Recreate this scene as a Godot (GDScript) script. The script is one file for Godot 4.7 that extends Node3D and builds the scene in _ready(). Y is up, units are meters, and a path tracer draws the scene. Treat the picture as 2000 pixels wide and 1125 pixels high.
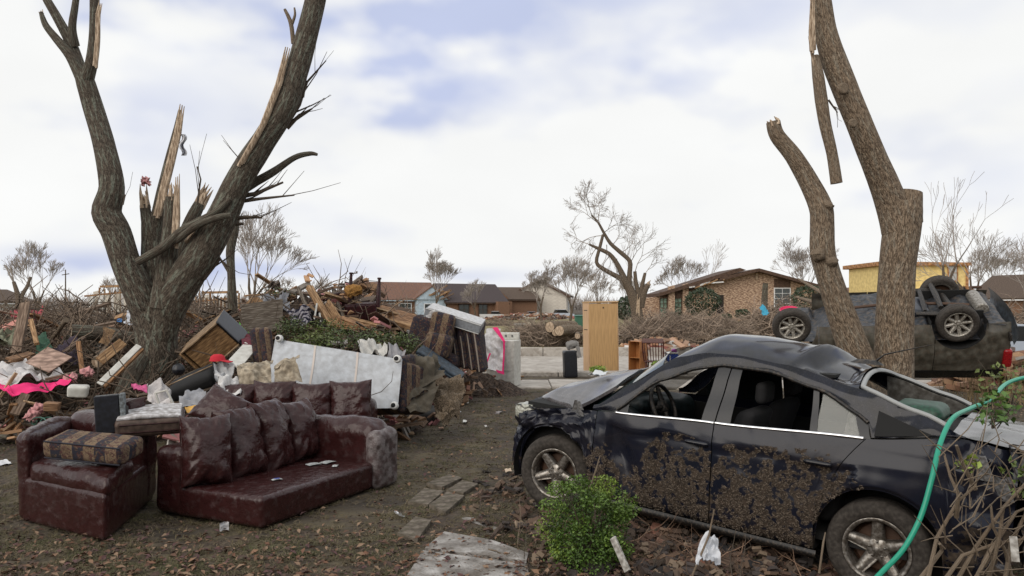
extends Node3D
# A yard after a tornado. Photo pixels (2000 wide) are turned into metres by at(): lens 1500 px, eye 1.85 m, horizon row 600.

class MB:
	var v := PackedVector3Array()
	var uv := PackedVector2Array()
	var col := PackedColorArray()
	var ix := PackedInt32Array()
	var use_col := false
	var c := Color.WHITE
	func p(a: Vector3, t := Vector2.ZERO) -> int:
		v.append(a); uv.append(t); col.append(c)
		return v.size() - 1
	func tri(a: Vector3, b: Vector3, d: Vector3) -> void:
		var i := v.size()
		p(a, Vector2(0, 0)); p(b, Vector2(1, 0)); p(d, Vector2(1, 1))
		ix.append_array([i, i + 1, i + 2])
	func quad(a: Vector3, b: Vector3, d: Vector3, e: Vector3) -> void:
		var i := v.size()
		p(a, Vector2(0, 0)); p(b, Vector2(1, 0)); p(d, Vector2(1, 1)); p(e, Vector2(0, 1))
		ix.append_array([i, i + 1, i + 2, i, i + 2, i + 3])
	func grid(nu: int, nv: int, f: Callable) -> void:   # f(u, v) -> Vector3, u and v in 0..1
		var s := v.size()
		for j in nv + 1:
			for i in nu + 1:
				var t := Vector2(float(i) / nu, float(j) / nv)
				p(f.call(t.x, t.y), t)
		for j in nv:
			for i in nu:
				var a := s + j * (nu + 1) + i
				var b := a + nu + 1
				ix.append_array([a, a + 1, b + 1, a, b + 1, b])
	func tube(pts: Array, rad: Array, sides := 8, bump := 0.0, freq := 6.0, noise: FastNoiseLite = null, caps := true) -> void:
		var n := pts.size()
		var s := v.size()
		var t0: Vector3 = (pts[1] - pts[0]).normalized()
		var side := t0.cross(Vector3.UP if absf(t0.y) < 0.9 else Vector3.RIGHT).normalized()
		var run := 0.0
		for i in n:
			var a: Vector3 = pts[maxi(i - 1, 0)]
			var b: Vector3 = pts[mini(i + 1, n - 1)]
			var t := (b - a).normalized()
			side = (side - t * side.dot(t)).normalized()
			var up := t.cross(side)
			if i > 0:
				run += (pts[i] as Vector3).distance_to(pts[i - 1])
			for k in sides + 1:
				var g := TAU * float(k % sides) / sides
				var dir := side * cos(g) + up * sin(g)
				var r: float = rad[i]
				var q: Vector3 = pts[i] + dir * r
				if noise:
					q += dir * r * bump * (noise.get_noise_3d(q.x * freq, q.y * freq * 0.35, q.z * freq) + 0.5 * noise.get_noise_3d(q.x * freq * 3.0, q.y * freq * 0.9, q.z * freq * 3.0))
				p(q, Vector2(float(k) / sides, run))
		for i in n - 1:
			for k in sides:
				var a := s + i * (sides + 1) + k
				var b := a + sides + 1
				ix.append_array([a, a + 1, b + 1, a, b + 1, b])
		if caps:
			for e in [0, n - 1]:
				var m := p(pts[e], Vector2(0.5, 0.5))
				var o := v.size()
				for k in sides:
					p(v[s + e * (sides + 1) + k], Vector2(0.5, 0.5))
				for k in sides:
					if e == 0:
						ix.append_array([m, o + (k + 1) % sides, o + k])
					else:
						ix.append_array([m, o + k, o + (k + 1) % sides])
	func box(x: Transform3D, s: Vector3, bev := 0.0) -> void:
		var h := s * 0.5
		if bev <= 0.0:
			for f in 6:
				var ax := f / 2
				var sg := 1.0 if f % 2 == 0 else -1.0
				var n := Vector3.ZERO; n[ax] = h[ax] * sg
				var a := Vector3.ZERO; a[(ax + 1) % 3] = h[(ax + 1) % 3]
				var b := Vector3.ZERO; b[(ax + 2) % 3] = h[(ax + 2) % 3] * sg
				quad(x * (n - a - b), x * (n - a + b), x * (n + a + b), x * (n + a - b))
			return
		var r := minf(bev, minf(h.x, minf(h.y, h.z)) * 0.9)
		for f in 6:
			var ax := f / 2
			var sg := 1.0 if f % 2 == 0 else -1.0
			var n := Vector3.ZERO; n[ax] = h[ax] * sg
			var a := Vector3.ZERO; a[(ax + 1) % 3] = h[(ax + 1) % 3] - r
			var b := Vector3.ZERO; b[(ax + 2) % 3] = (h[(ax + 2) % 3] - r) * sg
			quad(x * (n - a - b), x * (n - a + b), x * (n + a + b), x * (n + a - b))
		for e in 3:   # bevel strips
			var b1 := (e + 1) % 3
			var b2 := (e + 2) % 3
			for s1 in [-1.0, 1.0]:
				for s2 in [-1.0, 1.0]:
					var l := Vector3.ZERO; l[e] = h[e] - r
					var q1 := Vector3.ZERO; q1[b1] = h[b1] * s1; q1[b2] = (h[b2] - r) * s2
					var q2 := Vector3.ZERO; q2[b1] = (h[b1] - r) * s1; q2[b2] = h[b2] * s2
					if s1 * s2 > 0:
						quad(x * (q1 - l), x * (q2 - l), x * (q2 + l), x * (q1 + l))
					else:
						quad(x * (q1 - l), x * (q1 + l), x * (q2 + l), x * (q2 - l))
		for sx in [-1.0, 1.0]:
			for sy in [-1.0, 1.0]:
				for sz in [-1.0, 1.0]:
					var a := Vector3(h.x * sx, (h.y - r) * sy, (h.z - r) * sz)
					var b := Vector3((h.x - r) * sx, h.y * sy, (h.z - r) * sz)
					var d := Vector3((h.x - r) * sx, (h.y - r) * sy, h.z * sz)
					if sx * sy * sz > 0: tri(x * a, x * d, x * b)
					else: tri(x * a, x * b, x * d)
	func rbox(n: int, s: Vector3, r: float, f: Callable) -> void:   # rounded box, each point passed through f(point, normal)
		var h := s * 0.5
		for face in 6:
			var ax := face / 2
			var sg := 1.0 if face % 2 == 0 else -1.0
			var st := v.size()
			for j in n + 1:
				for i in n + 1:
					var q := Vector3.ZERO
					q[ax] = h[ax] * sg
					q[(ax + 1) % 3] = h[(ax + 1) % 3] * _e(float(i) / n * 2.0 - 1.0, r / h[(ax + 1) % 3])
					q[(ax + 2) % 3] = h[(ax + 2) % 3] * _e((float(j) / n * 2.0 - 1.0) * sg, r / h[(ax + 2) % 3])
					var inner := Vector3(clampf(q.x, -h.x + r, h.x - r), clampf(q.y, -h.y + r, h.y - r), clampf(q.z, -h.z + r, h.z - r))
					var d := (q - inner).normalized()
					p(f.call(inner + d * r, d), Vector2(q[(ax + 1) % 3], q[(ax + 2) % 3]))
			for j in n:
				for i in n:
					var a := st + j * (n + 1) + i
					var b := a + n + 1
					ix.append_array([a, b + 1, a + 1, a, b, b + 1])
	func _e(t: float, k: float) -> float:   # more rows near the rounded edges
		var e := clampf(k, 0.02, 0.9)
		var a := absf(t)
		return signf(t) * (a / 0.6 * (1.0 - e) if a < 0.6 else 1.0 - e + (a - 0.6) / 0.4 * e)
	func lathe(prof: Array, seg: int, x: Transform3D) -> void:   # prof of Vector2(radius, height along y)
		grid(seg, prof.size() - 1, func(u: float, w: float) -> Vector3:
			var q: Vector2 = prof[roundi(w * (prof.size() - 1))]
			return x * Vector3(cos(TAU * u) * q.x, q.y, sin(TAU * u) * q.x))
	func prism(poly: PackedVector2Array, x: Transform3D, t: float) -> void:   # flat outline in xy, thickness t along z
		var k := Geometry2D.triangulate_polygon(poly)
		for z in [t * 0.5, -t * 0.5]:
			for i in range(0, k.size(), 3):
				var a := poly[k[i]]; var b := poly[k[i + 1]]; var d := poly[k[i + 2]]
				var f := v.size()
				p(x * Vector3(a.x, a.y, z), a); p(x * Vector3(b.x, b.y, z), b); p(x * Vector3(d.x, d.y, z), d)
				ix.append_array([f, f + 1, f + 2])
		for i in poly.size():
			var a := poly[i]; var b := poly[(i + 1) % poly.size()]
			quad(x * Vector3(a.x, a.y, t * 0.5), x * Vector3(b.x, b.y, t * 0.5), x * Vector3(b.x, b.y, -t * 0.5), x * Vector3(a.x, a.y, -t * 0.5))
	func mesh(weld := false) -> ArrayMesh:
		var nr := PackedVector3Array()
		nr.resize(v.size())
		var key := {}
		var rep := PackedInt32Array()
		rep.resize(v.size())
		for i in v.size():
			rep[i] = i
			if weld:
				var k := Vector3i((v[i] * 5000.0).round())
				if key.has(k): rep[i] = key[k]
				else: key[k] = i
		for i in range(0, ix.size(), 3):
			var a := ix[i]; var b := ix[i + 1]; var d := ix[i + 2]
			var n := (v[d] - v[a]).cross(v[b] - v[a])
			nr[rep[a]] += n; nr[rep[b]] += n; nr[rep[d]] += n
		for i in v.size():
			nr[i] = nr[rep[i]].normalized() if nr[rep[i]].length_squared() > 1e-20 else Vector3.UP
		for i in v.size():
			if nr[i].length_squared() < 0.5: nr[i] = Vector3.UP
		var a := []
		a.resize(Mesh.ARRAY_MAX)
		a[Mesh.ARRAY_VERTEX] = v; a[Mesh.ARRAY_NORMAL] = nr; a[Mesh.ARRAY_TEX_UV] = uv; a[Mesh.ARRAY_INDEX] = ix
		if use_col: a[Mesh.ARRAY_COLOR] = col
		var m := ArrayMesh.new()
		m.add_surface_from_arrays(Mesh.PRIMITIVE_TRIANGLES, a)
		return m

const LENS := 1500.0
const EYE := 1.85
var rng := RandomNumberGenerator.new()
var nz := FastNoiseLite.new()
var mats := {}
var texs := {}
var taken := {}

func at(x: float, y: float, d: float) -> Vector3:
	return Vector3((x - 1000.0) / LENS * d, EYE - (y - 600.0) / LENS * d, -d)
func on_ground(x: float, y: float) -> Vector3:
	var d := LENS * EYE / (y - 600.0)
	for i in 3:
		var q := at(x, y, d)
		d = LENS * (EYE - land(q.x, q.z)) / (y - 600.0)
	var r := at(x, y, d)
	r.y = land(r.x, r.z)
	return r
func rn(a: float, b: float) -> float: return rng.randf_range(a, b)
func ss(a: float, b: float, t: float) -> float: return smoothstep(a, b, t) if a < b else 1.0 - smoothstep(b, a, t)
func n3(q: Vector3, f: float) -> float: return nz.get_noise_3d(q.x * f, q.y * f, q.z * f)
func land(x: float, z: float) -> float:   # height of the ground
	var d := -z
	var h := 0.02 * nz.get_noise_2d(x * 14.0, z * 14.0) * ss(60, 20, d)
	h -= 0.13 * exp(-((x - 2.9) * (x - 2.9) / 1.6 + (d - 5.0) * (d - 5.0) / 1.2))
	h += 0.07 * exp(-((x - 0.7) * (x - 0.7) + (d - 6.9) * (d - 6.9)) / 0.5)
	if d > 31.0: h += 0.15 + 0.3 * ss(36, 70, d) * ss(2, 10, x) - 0.7 * ss(80, 150, d)
	elif d > 20.6: h -= 0.13
	return h + 0.2 * ss(60, 120, d) * nz.get_noise_2d(x * 0.4, z * 0.4)
func numbered(s: String) -> String:
	var k: int = taken.get(s, 0)
	taken[s] = k + 1
	return s if k == 0 else "%s_%03d" % [s, k]
func tag(o: Node3D, label: String, category: String, group := "") -> Node3D:
	o.set_meta("label", label); o.set_meta("category", category)
	if group: o.set_meta("group", group)
	return o
func thing(called: String, label: String, category: String, where := Vector3.ZERO, group := "") -> Node3D:
	var o := Node3D.new()
	o.name = numbered(called); add_child(o); o.position = where
	return tag(o, label, category, group)
func part(par: Node, called: String, m: Mesh, mt: Material, x := Transform3D()) -> MeshInstance3D:
	var o := MeshInstance3D.new()
	o.name = called; o.mesh = m; o.material_override = mt; o.transform = x
	par.add_child(o, true)
	return o
func solo(called: String, m: Mesh, mt: Material, x: Transform3D, label: String, category: String, group := "") -> MeshInstance3D:
	var o := part(self, numbered(called), m, mt, x)
	tag(o, label, category, group)
	return o
func struct(called: String, m: Mesh, mt: Material) -> MeshInstance3D:
	var o := part(self, numbered(called), m, mt)
	o.set_meta("kind", "structure"); o.set_meta("label", called.replace("_", " ") + " of the street after the storm"); o.set_meta("category", called.replace("_", " "))
	return o
func scatter(par: Node, called: String, m: Mesh, mt: Material, xs: Array, cols := []) -> MultiMeshInstance3D:
	var mm := MultiMesh.new()
	mm.transform_format = MultiMesh.TRANSFORM_3D
	mm.use_colors = cols.size() > 0
	mm.mesh = m; mm.instance_count = xs.size()
	for i in xs.size():
		mm.set_instance_transform(i, xs[i])
		if cols: mm.set_instance_color(i, cols[i])
	var o := MultiMeshInstance3D.new()
	o.name = called if par != self else numbered(called); o.multimesh = mm; o.material_override = mt
	o.set_meta("kind", "stuff")
	par.add_child(o, true)
	return o
func frame(o: Vector3, x: Vector3, y: Vector3) -> Transform3D:   # x kept, y made square to it
	x = x.normalized()
	var z := x.cross(y).normalized()
	return Transform3D(Basis(x, z.cross(x), z), o)
func turned(o: Vector3, yaw: float, pitch := 0.0, roll := 0.0) -> Transform3D:
	return Transform3D(Basis.from_euler(Vector3(deg_to_rad(pitch), deg_to_rad(yaw), deg_to_rad(roll))), o)

# ---- materials: colours are linear, real-world values
func lin(r: float, g: float, b: float) -> Color: return Color(r, g, b).linear_to_srgb()
func tex(key: String, freq: float, lo: Color, hi: Color, kind := 0, oct := 4, cut := -1.0, size := 512, blur := 0.05) -> NoiseTexture2D:
	if texs.has(key): return texs[key]
	var n := FastNoiseLite.new()
	n.seed = hash(key) % 1000
	n.noise_type = [FastNoiseLite.TYPE_SIMPLEX_SMOOTH, FastNoiseLite.TYPE_CELLULAR, FastNoiseLite.TYPE_PERLIN][kind]
	n.frequency = freq; n.fractal_octaves = oct
	if kind == 1:
		n.cellular_return_type = FastNoiseLite.RETURN_CELL_VALUE if cut < -1.5 else FastNoiseLite.RETURN_DISTANCE2_SUB
	var g := Gradient.new()
	g.set_color(0, lo); g.set_color(1, hi)
	if cut >= 0.0:
		g.set_offset(0, cut - blur); g.set_offset(1, cut + blur)
	else:
		g.set_offset(0, 0.12); g.set_offset(1, 0.88)
	var t := NoiseTexture2D.new()
	t.width = size; t.height = size; t.seamless = true; t.noise = n; t.color_ramp = g
	texs[key] = t
	return t
func bumps(key: String, freq: float, strength := 6.0, kind := 0) -> NoiseTexture2D:
	if texs.has(key): return texs[key]
	var n := FastNoiseLite.new()
	n.seed = hash(key) % 1000; n.frequency = freq; n.fractal_octaves = 4
	n.noise_type = [FastNoiseLite.TYPE_SIMPLEX_SMOOTH, FastNoiseLite.TYPE_CELLULAR, FastNoiseLite.TYPE_PERLIN][kind]
	var t := NoiseTexture2D.new()
	t.width = 512; t.height = 512; t.seamless = true; t.noise = n; t.as_normal_map = true; t.bump_strength = strength
	texs[key] = t
	return t
func mat(key: String, c := Color.WHITE, rough := 0.8, t: Texture2D = null, scale := Vector3.ONE, nm: Texture2D = null, ns := 0.6, metal := 0.0, tri := true) -> StandardMaterial3D:
	if mats.has(key): return mats[key]
	var m := StandardMaterial3D.new()
	m.resource_name = key; m.albedo_color = c; m.roughness = rough; m.metallic = metal
	if t: m.albedo_texture = t
	if t or nm:
		m.uv1_triplanar = tri; m.uv1_scale = scale; m.uv1_triplanar_sharpness = 4.0
	if nm:
		m.normal_enabled = true; m.normal_texture = nm; m.normal_scale = ns
	mats[key] = m
	return m
func over(m: StandardMaterial3D, mask: Texture2D, t: Texture2D) -> StandardMaterial3D:   # a second layer of matter (dust, mud)
	m.detail_enabled = true; m.detail_mask = mask; m.detail_albedo = t
	return m

func sky_image() -> ImageTexture:
	var w := 1536
	var h := 768
	var im := Image.create(w, h, false, Image.FORMAT_RGBF)
	var n := FastNoiseLite.new()
	n.seed = 5; n.frequency = 1.0; n.fractal_octaves = 5; n.fractal_gain = 0.48
	# broad blue-lavender openings between clouds: azimuth, elevation (degrees), half sizes, strength
	var lobes := [[-2, 21, 11, 4.5, 1.5], [-7, 16, 8, 3.5, 0.7], [-21, 22, 8, 3, 0.75], [14, 19, 6, 4, 0.3], [20, 20, 9, 6, 0.45], [-24, 13, 5, 2.5, 0.35], [-29, 3.0, 9, 1.0, 0.9], [-18, 2.6, 7, 0.8, 0.7], [-4, 2.4, 9, 0.5, 0.3], [30, 12, 5, 4, 0.25], [60, 20, 12, 6, 0.8], [95, 15, 14, 6, 0.7], [150, 22, 14, 7, 0.8], [-60, 17, 12, 5, 0.8], [-110, 20, 14, 6, 0.7], [-155, 14, 12, 5, 0.7], [10, 45, 30, 8, 0.6], [-120, 50, 30, 9, 0.6], [130, 55, 30, 9, 0.6]]
	for j in h / 2 + 2:
		var el := 90.0 - 180.0 * (j + 0.5) / h
		for i in w:
			var az := wrapf(360.0 * (i + 0.5) / w, -180.0, 180.0)   # column 0 looks down -z
			var ce := cos(deg_to_rad(el))
			var q := Vector3(sin(deg_to_rad(az)) * ce, sin(deg_to_rad(el)) * 2.4, -cos(deg_to_rad(az)) * ce)
			var a := n.get_noise_3d(q.x * 2.3, q.y * 2.3, q.z * 2.3)
			var b := n.get_noise_3d(q.x * 6.0 + 9.0, q.y * 6.0, q.z * 6.0)
			var m := -0.06 + 0.42 * a + 0.25 * b
			for l: Array in lobes:
				var dx: float = wrapf(az - l[0] + 9.0 * b, -180, 180) / l[2]
				var dy: float = (el - l[1] + 3.0 * b * minf(1.0, l[3] / 3.0)) / l[3]
				var r := dx * dx + dy * dy
				if r < 6.0: m += l[4] * exp(-r) * (0.85 + 0.5 * a + 0.6 * b)
			m = clampf(m, 0.0, 1.0)
			var c := Color(0.755, 0.76, 0.755).lerp(Color(0.44, 0.49, 0.66), m)
			c *= 1.0 + 0.05 * n.get_noise_3d(q.x * 3.1 - 4.0, q.y * 3.1, q.z * 3.1)
			im.set_pixel(i, j, c)
	for j in range(h / 2 + 2, h):
		im.fill_rect(Rect2i(0, j, w, 1), Color(0.25, 0.23, 0.2))
	return ImageTexture.create_from_image(im)

var bark: StandardMaterial3D
var bark_warm: StandardMaterial3D
var raw: StandardMaterial3D
var twig: StandardMaterial3D
var far_twig: StandardMaterial3D
var boards: Array
var leather: StandardMaterial3D
var floral: StandardMaterial3D
var rubber: StandardMaterial3D

func materials() -> void:
	nz.seed = 11; nz.frequency = 0.11; nz.fractal_octaves = 3
	var wt := Color.WHITE
	tex("grain", 0.012, Color(0.55, 0.5, 0.46), wt, 0, 5)
	tex("blotch", 0.008, Color(0.62, 0.6, 0.58), wt, 0, 5)
	tex("fine", 0.05, Color(0.6, 0.59, 0.57), wt, 0, 4)
	tex("bark", 0.02, Color(0.50, 0.47, 0.44), Color(1, 0.98, 0.94), 0, 5)
	tex("soft", 0.01, Color(0.86, 0.85, 0.84), wt, 0, 5)
	tex("cloth", 0.09, Color(0.75, 0.75, 0.75), wt, 0, 3)
	bumps("b_grain", 0.02, 5.0); bumps("b_fine", 0.06, 5.0); bumps("b_bark", 0.03, 14.0); bumps("b_soft", 0.012, 6.0)
	bark = mat("bark", lin(0.15, 0.128, 0.105), 0.95, texs.bark, Vector3(6, 0.75, 1), texs.b_bark, 1.5, 0, false)
	over(bark, tex("lichen_mask", 0.006, Color.BLACK, Color(0.55, 0.55, 0.55), 0, 6, 0.62, 512, 0.1), tex("lichen", 0.05, Color(0.42, 0.45, 0.40), Color(0.62, 0.64, 0.58)))
	bark_warm = mat("bark_warm", lin(0.33, 0.262, 0.20), 0.95, texs.bark, Vector3(6, 0.75, 1), texs.b_bark, 1.5, 0, false)
	over(bark_warm, texs.lichen_mask, tex("lichen2", 0.05, Color(0.47, 0.44, 0.39), Color(0.66, 0.63, 0.57)))
	raw = mat("raw_wood", lin(0.62, 0.50, 0.37), 0.8, texs.grain, Vector3(5, 0.8, 5), texs.b_grain, 0.9)
	twig = mat("twig", lin(0.13, 0.10, 0.075), 0.9, texs.fine, Vector3(3, 3, 3))
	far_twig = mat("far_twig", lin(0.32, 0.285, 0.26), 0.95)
	for c: Color in [lin(0.50, 0.32, 0.17), lin(0.34, 0.20, 0.11), lin(0.25, 0.18, 0.13), lin(0.42, 0.24, 0.12), lin(0.16, 0.11, 0.08), lin(0.58, 0.42, 0.26)]:
		boards.append(mat("board_%d" % boards.size(), c, 0.85, texs.grain, Vector3(0.5, 5, 5), texs.b_grain, 0.7))
	leather = mat("leather", lin(0.038, 0.0115, 0.0115), 0.27, texs.soft, Vector3(1.6, 1.6, 1.6), bumps("b_wrinkle", 0.014, 9.0), 0.45)
	leather.metallic_specular = 0.42
	over(leather, tex("dust_mask", 0.004, Color.BLACK, Color(0.13, 0.13, 0.13), 0, 6, 0.72, 1024, 0.16), tex("dust", 0.07, Color(0.36, 0.33, 0.33), Color(0.62, 0.6, 0.6)))
	rubber = mat("rubber", lin(0.028, 0.026, 0.025), 0.8, texs.fine, Vector3(4, 4, 4), texs.b_fine, 0.6)
	floral = mat("floral_fabric", wt, 0.95, floral_image(), Vector3(1.6, 1.6, 1.6), texs.b_fine, 0.4)

func floral_image(pale := false) -> ImageTexture:
	var n := FastNoiseLite.new()
	n.seed = 3; n.frequency = 0.022; n.fractal_octaves = 3
	var k := FastNoiseLite.new()
	k.seed = 9; k.frequency = 0.035; k.noise_type = FastNoiseLite.TYPE_CELLULAR; k.cellular_return_type = FastNoiseLite.RETURN_CELL_VALUE
	var pal := [Color(0.15, 0.15, 0.20), Color(0.20, 0.14, 0.14), Color(0.32, 0.19, 0.18), Color(0.43, 0.36, 0.27), Color(0.18, 0.16, 0.18), Color(0.24, 0.25, 0.17), Color(0.5, 0.42, 0.33)]
	var im := Image.create(384, 384, false, Image.FORMAT_RGB8)
	for j in 384:
		for i in 384:
			var a := n.get_noise_2d(i, j)
			var b := k.get_noise_2d(i + 18.0 * a, j + 14.0 * a)
			var s := int(absf(b) * 6.9)
			if a < -0.18: s = 0
			if pale and (i / 48) % 2 == 0: s = [6, 3, 2, 6, 6, 3, 6][s]
			im.set_pixel(i, j, (pal[s] as Color).lerp(Color(0.08, 0.07, 0.09), 0.35 * absf(n.get_noise_2d(i * 5.0, j * 5.0)) * 2.0))
	return ImageTexture.create_from_image(im)

func _ready() -> void:
	rng.seed = 7
	var cam := Camera3D.new()
	cam.name = "camera"
	cam.projection = Camera3D.PROJECTION_FRUSTUM
	cam.near = 0.1; cam.far = 1500.0
	cam.size = 0.1 * 1125.0 / LENS
	cam.frustum_offset = Vector2(0, 0.1 * 37.5 / LENS)
	cam.position = Vector3(0, EYE, 0)
	add_child(cam)
	var env := Environment.new()
	var pano := PanoramaSkyMaterial.new()
	pano.panorama = sky_image()
	env.sky = Sky.new(); env.sky.sky_material = pano
	env.background_mode = Environment.BG_SKY
	env.tonemap_mode = Environment.TONE_MAPPER_LINEAR
	env.tonemap_exposure = 1.25
	env.sdfgi_enabled = true; env.ssao_enabled = true; env.ssil_enabled = true
	var we := WorldEnvironment.new()
	we.name = "world"; we.environment = env
	add_child(we)
	var sun := DirectionalLight3D.new()
	sun.name = "sun"
	sun.light_energy = 0.5; sun.light_angular_distance = 60.0; sun.light_color = Color(1.0, 0.96, 0.91); sun.shadow_enabled = true
	sun.rotation_degrees = Vector3(-30, -38, 0)   # low veiled sun behind the camera, to its left
	add_child(sun)
	materials()
	ground()
	broken_trees()
	sedan()
	overturned_suv()
	houses()
	far_trees()
	far_things()
	heap()
	leather_set()
	pile_things()
	heap_things()
	kerb_things()
	foreground()

func ground() -> void:
	var m := MB.new()
	var zs := []
	var d := -3.0
	while d < 900.0:
		zs.append(d)
		d += 0.16 if d < 14.0 else (0.5 if d < 40.0 else d * 0.08)
	for e in [20.59, 20.61, 30.99, 31.01]: zs.append(e)
	zs.sort()
	var nx := 150
	m.grid(nx, zs.size() - 1, func(u: float, w: float) -> Vector3:
		var dd: float = zs[roundi(w * (zs.size() - 1))]
		var s := u * 2.0 - 1.0
		var x := (absf(s) * 0.45 + 0.55 * absf(s) ** 3) * signf(s) * (14.0 + maxf(dd, 0.0) * 1.6)
		return Vector3(x, land(x, -dd), -dd))
	var soil := mat("soil", Color.WHITE, 0.95, tex("soil", 0.006, Color(0.215, 0.185, 0.155), Color(0.36, 0.325, 0.25), 0, 6), Vector3(0.35, 0.35, 0.35), texs.b_fine, 1.0)
	soil.uv1_world_triplanar = true
	over(soil, tex("soil_mask", 0.011, Color.BLACK, Color(0.8, 0.8, 0.8), 0, 5, 0.55), tex("soil2", 0.06, Color(0.20, 0.16, 0.135), Color(0.34, 0.29, 0.24)))
	struct("ground", m.mesh(), soil)
	# winter lawns beyond the far kerb
	m = MB.new()
	m.grid(60, 50, func(u: float, w: float) -> Vector3:
		var dd := lerpf(31.3, 140.0, w * w)
		var x := lerpf(-1.3, 1.3, u) * dd
		return Vector3(x, land(x, -dd) + 0.03, -dd))
	var turf := mat("winter_turf", Color.WHITE, 0.95, tex("turf", 0.012, Color(0.38, 0.35, 0.22), Color(0.56, 0.51, 0.36), 0, 6), Vector3(0.12, 0.12, 0.12))
	turf.uv1_world_triplanar = true
	struct("lawn", m.mesh(), turf)
	# road, kerbs and pavement across the view
	var con := mat("concrete", lin(0.47, 0.44, 0.40), 0.9, texs.soft, Vector3(0.2, 0.2, 0.2), texs.b_fine, 0.5)
	over(con, tex("dirt_mask", 0.02, Color.BLACK, Color(0.3, 0.3, 0.3), 0, 5, 0.6), tex("dirt", 0.05, Color(0.33, 0.28, 0.23), Color(0.45, 0.40, 0.35)))
	m = MB.new()
	m.box(Transform3D(Basis(), Vector3(0, -0.14, -25.8)), Vector3(160, 0.05, 10.0))
	struct("road", m.mesh(), con)
	for z in [-20.7, -31.0]:
		m = MB.new()
		for i in 60:
			m.box(Transform3D(Basis(), Vector3(-75 + i * 2.5, -0.02, z)), Vector3(2.485, 0.3 if z > -30 else 0.5, 0.32), 0.03)
		struct("kerb", m.mesh(), con)
	var walk := Node3D.new()
	walk.name = "pavement"; walk.set_meta("kind", "structure"); walk.set_meta("label", "concrete pavement slabs along the near side of the street"); walk.set_meta("category", "pavement")
	add_child(walk)
	m = MB.new()
	m.box(Transform3D(), Vector3(1.785, 0.1, 1.75), 0.012)
	var slab := m.mesh()
	for i in 22:
		part(walk, "slab", slab, con, turned(Vector3(-12.6 + i * 1.8, 0.0 + rn(-0.008, 0.008), -18.2), 0, rn(-0.4, 0.4), rn(-0.4, 0.4)))
	# front path, two broken slabs at the bottom of the picture, with a gap between them
	var path := Node3D.new()
	path.name = "path"; path.set_meta("kind", "structure"); path.set_meta("label", "pale concrete garden path slabs beside the green shrub"); path.set_meta("category", "path")
	add_child(path)
	var pale := mat("pale_concrete", lin(0.43, 0.415, 0.40), 0.9, texs.blotch, Vector3(0.9, 0.9, 0.9), texs.b_fine, 0.9)
	over(pale, tex("grit_mask", 0.01, Color.BLACK, Color(0.6, 0.6, 0.6), 0, 6, 0.6, 512, 0.12), tex("grit", 0.08, Color(0.27, 0.23, 0.19), Color(0.42, 0.38, 0.34)))
	for s in [[[[785, 1150], [826, 1081], [1030, 1108], [1036, 1150]], 0.03], [[[830, 1077], [868, 1047], [960, 1060], [1032, 1088], [1028, 1103]], 0.034], [[[900, 1012], [960, 985], [1010, 1000], [968, 1036]], 0.012]]:
		var poly := PackedVector2Array()
		for q in s[0]:
			var g := on_ground(q[0], q[1])
			poly.append(Vector2(g.x, -g.z))
		m = MB.new()
		m.prism(poly, Transform3D(Basis(Vector3.RIGHT, Vector3(0, 0, -1), Vector3.UP), Vector3(0, s[1] - 0.04, 0)), 0.08)
		part(path, "slab", m.mesh(), pale)
	# paving stones lifted out of the lawn
	var stone := mat("paver", lin(0.20, 0.17, 0.135), 0.95, texs.blotch, Vector3(2.2, 2.2, 2.2), texs.b_fine, 1.0)
	over(stone, texs.grit_mask, tex("moss", 0.06, Color(0.24, 0.23, 0.17), Color(0.34, 0.31, 0.25)))
	var where := ["farthest of the five loose", "right-hand of the five loose", "left-hand of the group of four", "nearest of the group of four", "single one lying apart from the four"]
	var k := 0
	for s in [[[833, 950], [877, 931], [904, 938], [863, 960]], [[872, 963], [903, 945], [935, 951], [905, 970]], [[797, 986], [829, 960], [868, 966], [836, 993]], [[838, 994], [874, 966], [908, 975], [870, 1007]], [[775, 1050], [811, 1017], [843, 1022], [815, 1062]]]:
		var poly := PackedVector2Array()
		var mid := Vector3.ZERO
		for q in s:
			mid += on_ground(q[0], q[1]) * 0.25
		for q in s:
			var g := on_ground(q[0], q[1]) - mid
			poly.append(Vector2(g.x, -g.z))
		m = MB.new()
		m.prism(poly, Transform3D(Basis(Vector3.RIGHT, Vector3(0, 0, -1), Vector3.UP), Vector3(0, 0.006, 0)), 0.05)
		var small := PackedVector2Array()
		for q in poly: small.append(q * 0.97)
		m.prism(small, Transform3D(Basis(Vector3.RIGHT, Vector3(0, 0, -1), Vector3.UP), Vector3(0, 0.032, 0)), 0.008)
		solo("paving_stone", m.mesh(), stone, turned(mid, 0, rn(-2, 2), rn(-2, 2)), "brown-grey square paving stone on the lawn, " + where[k], "paving stone", "loose paving stones")
		k += 1
	grass()

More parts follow.
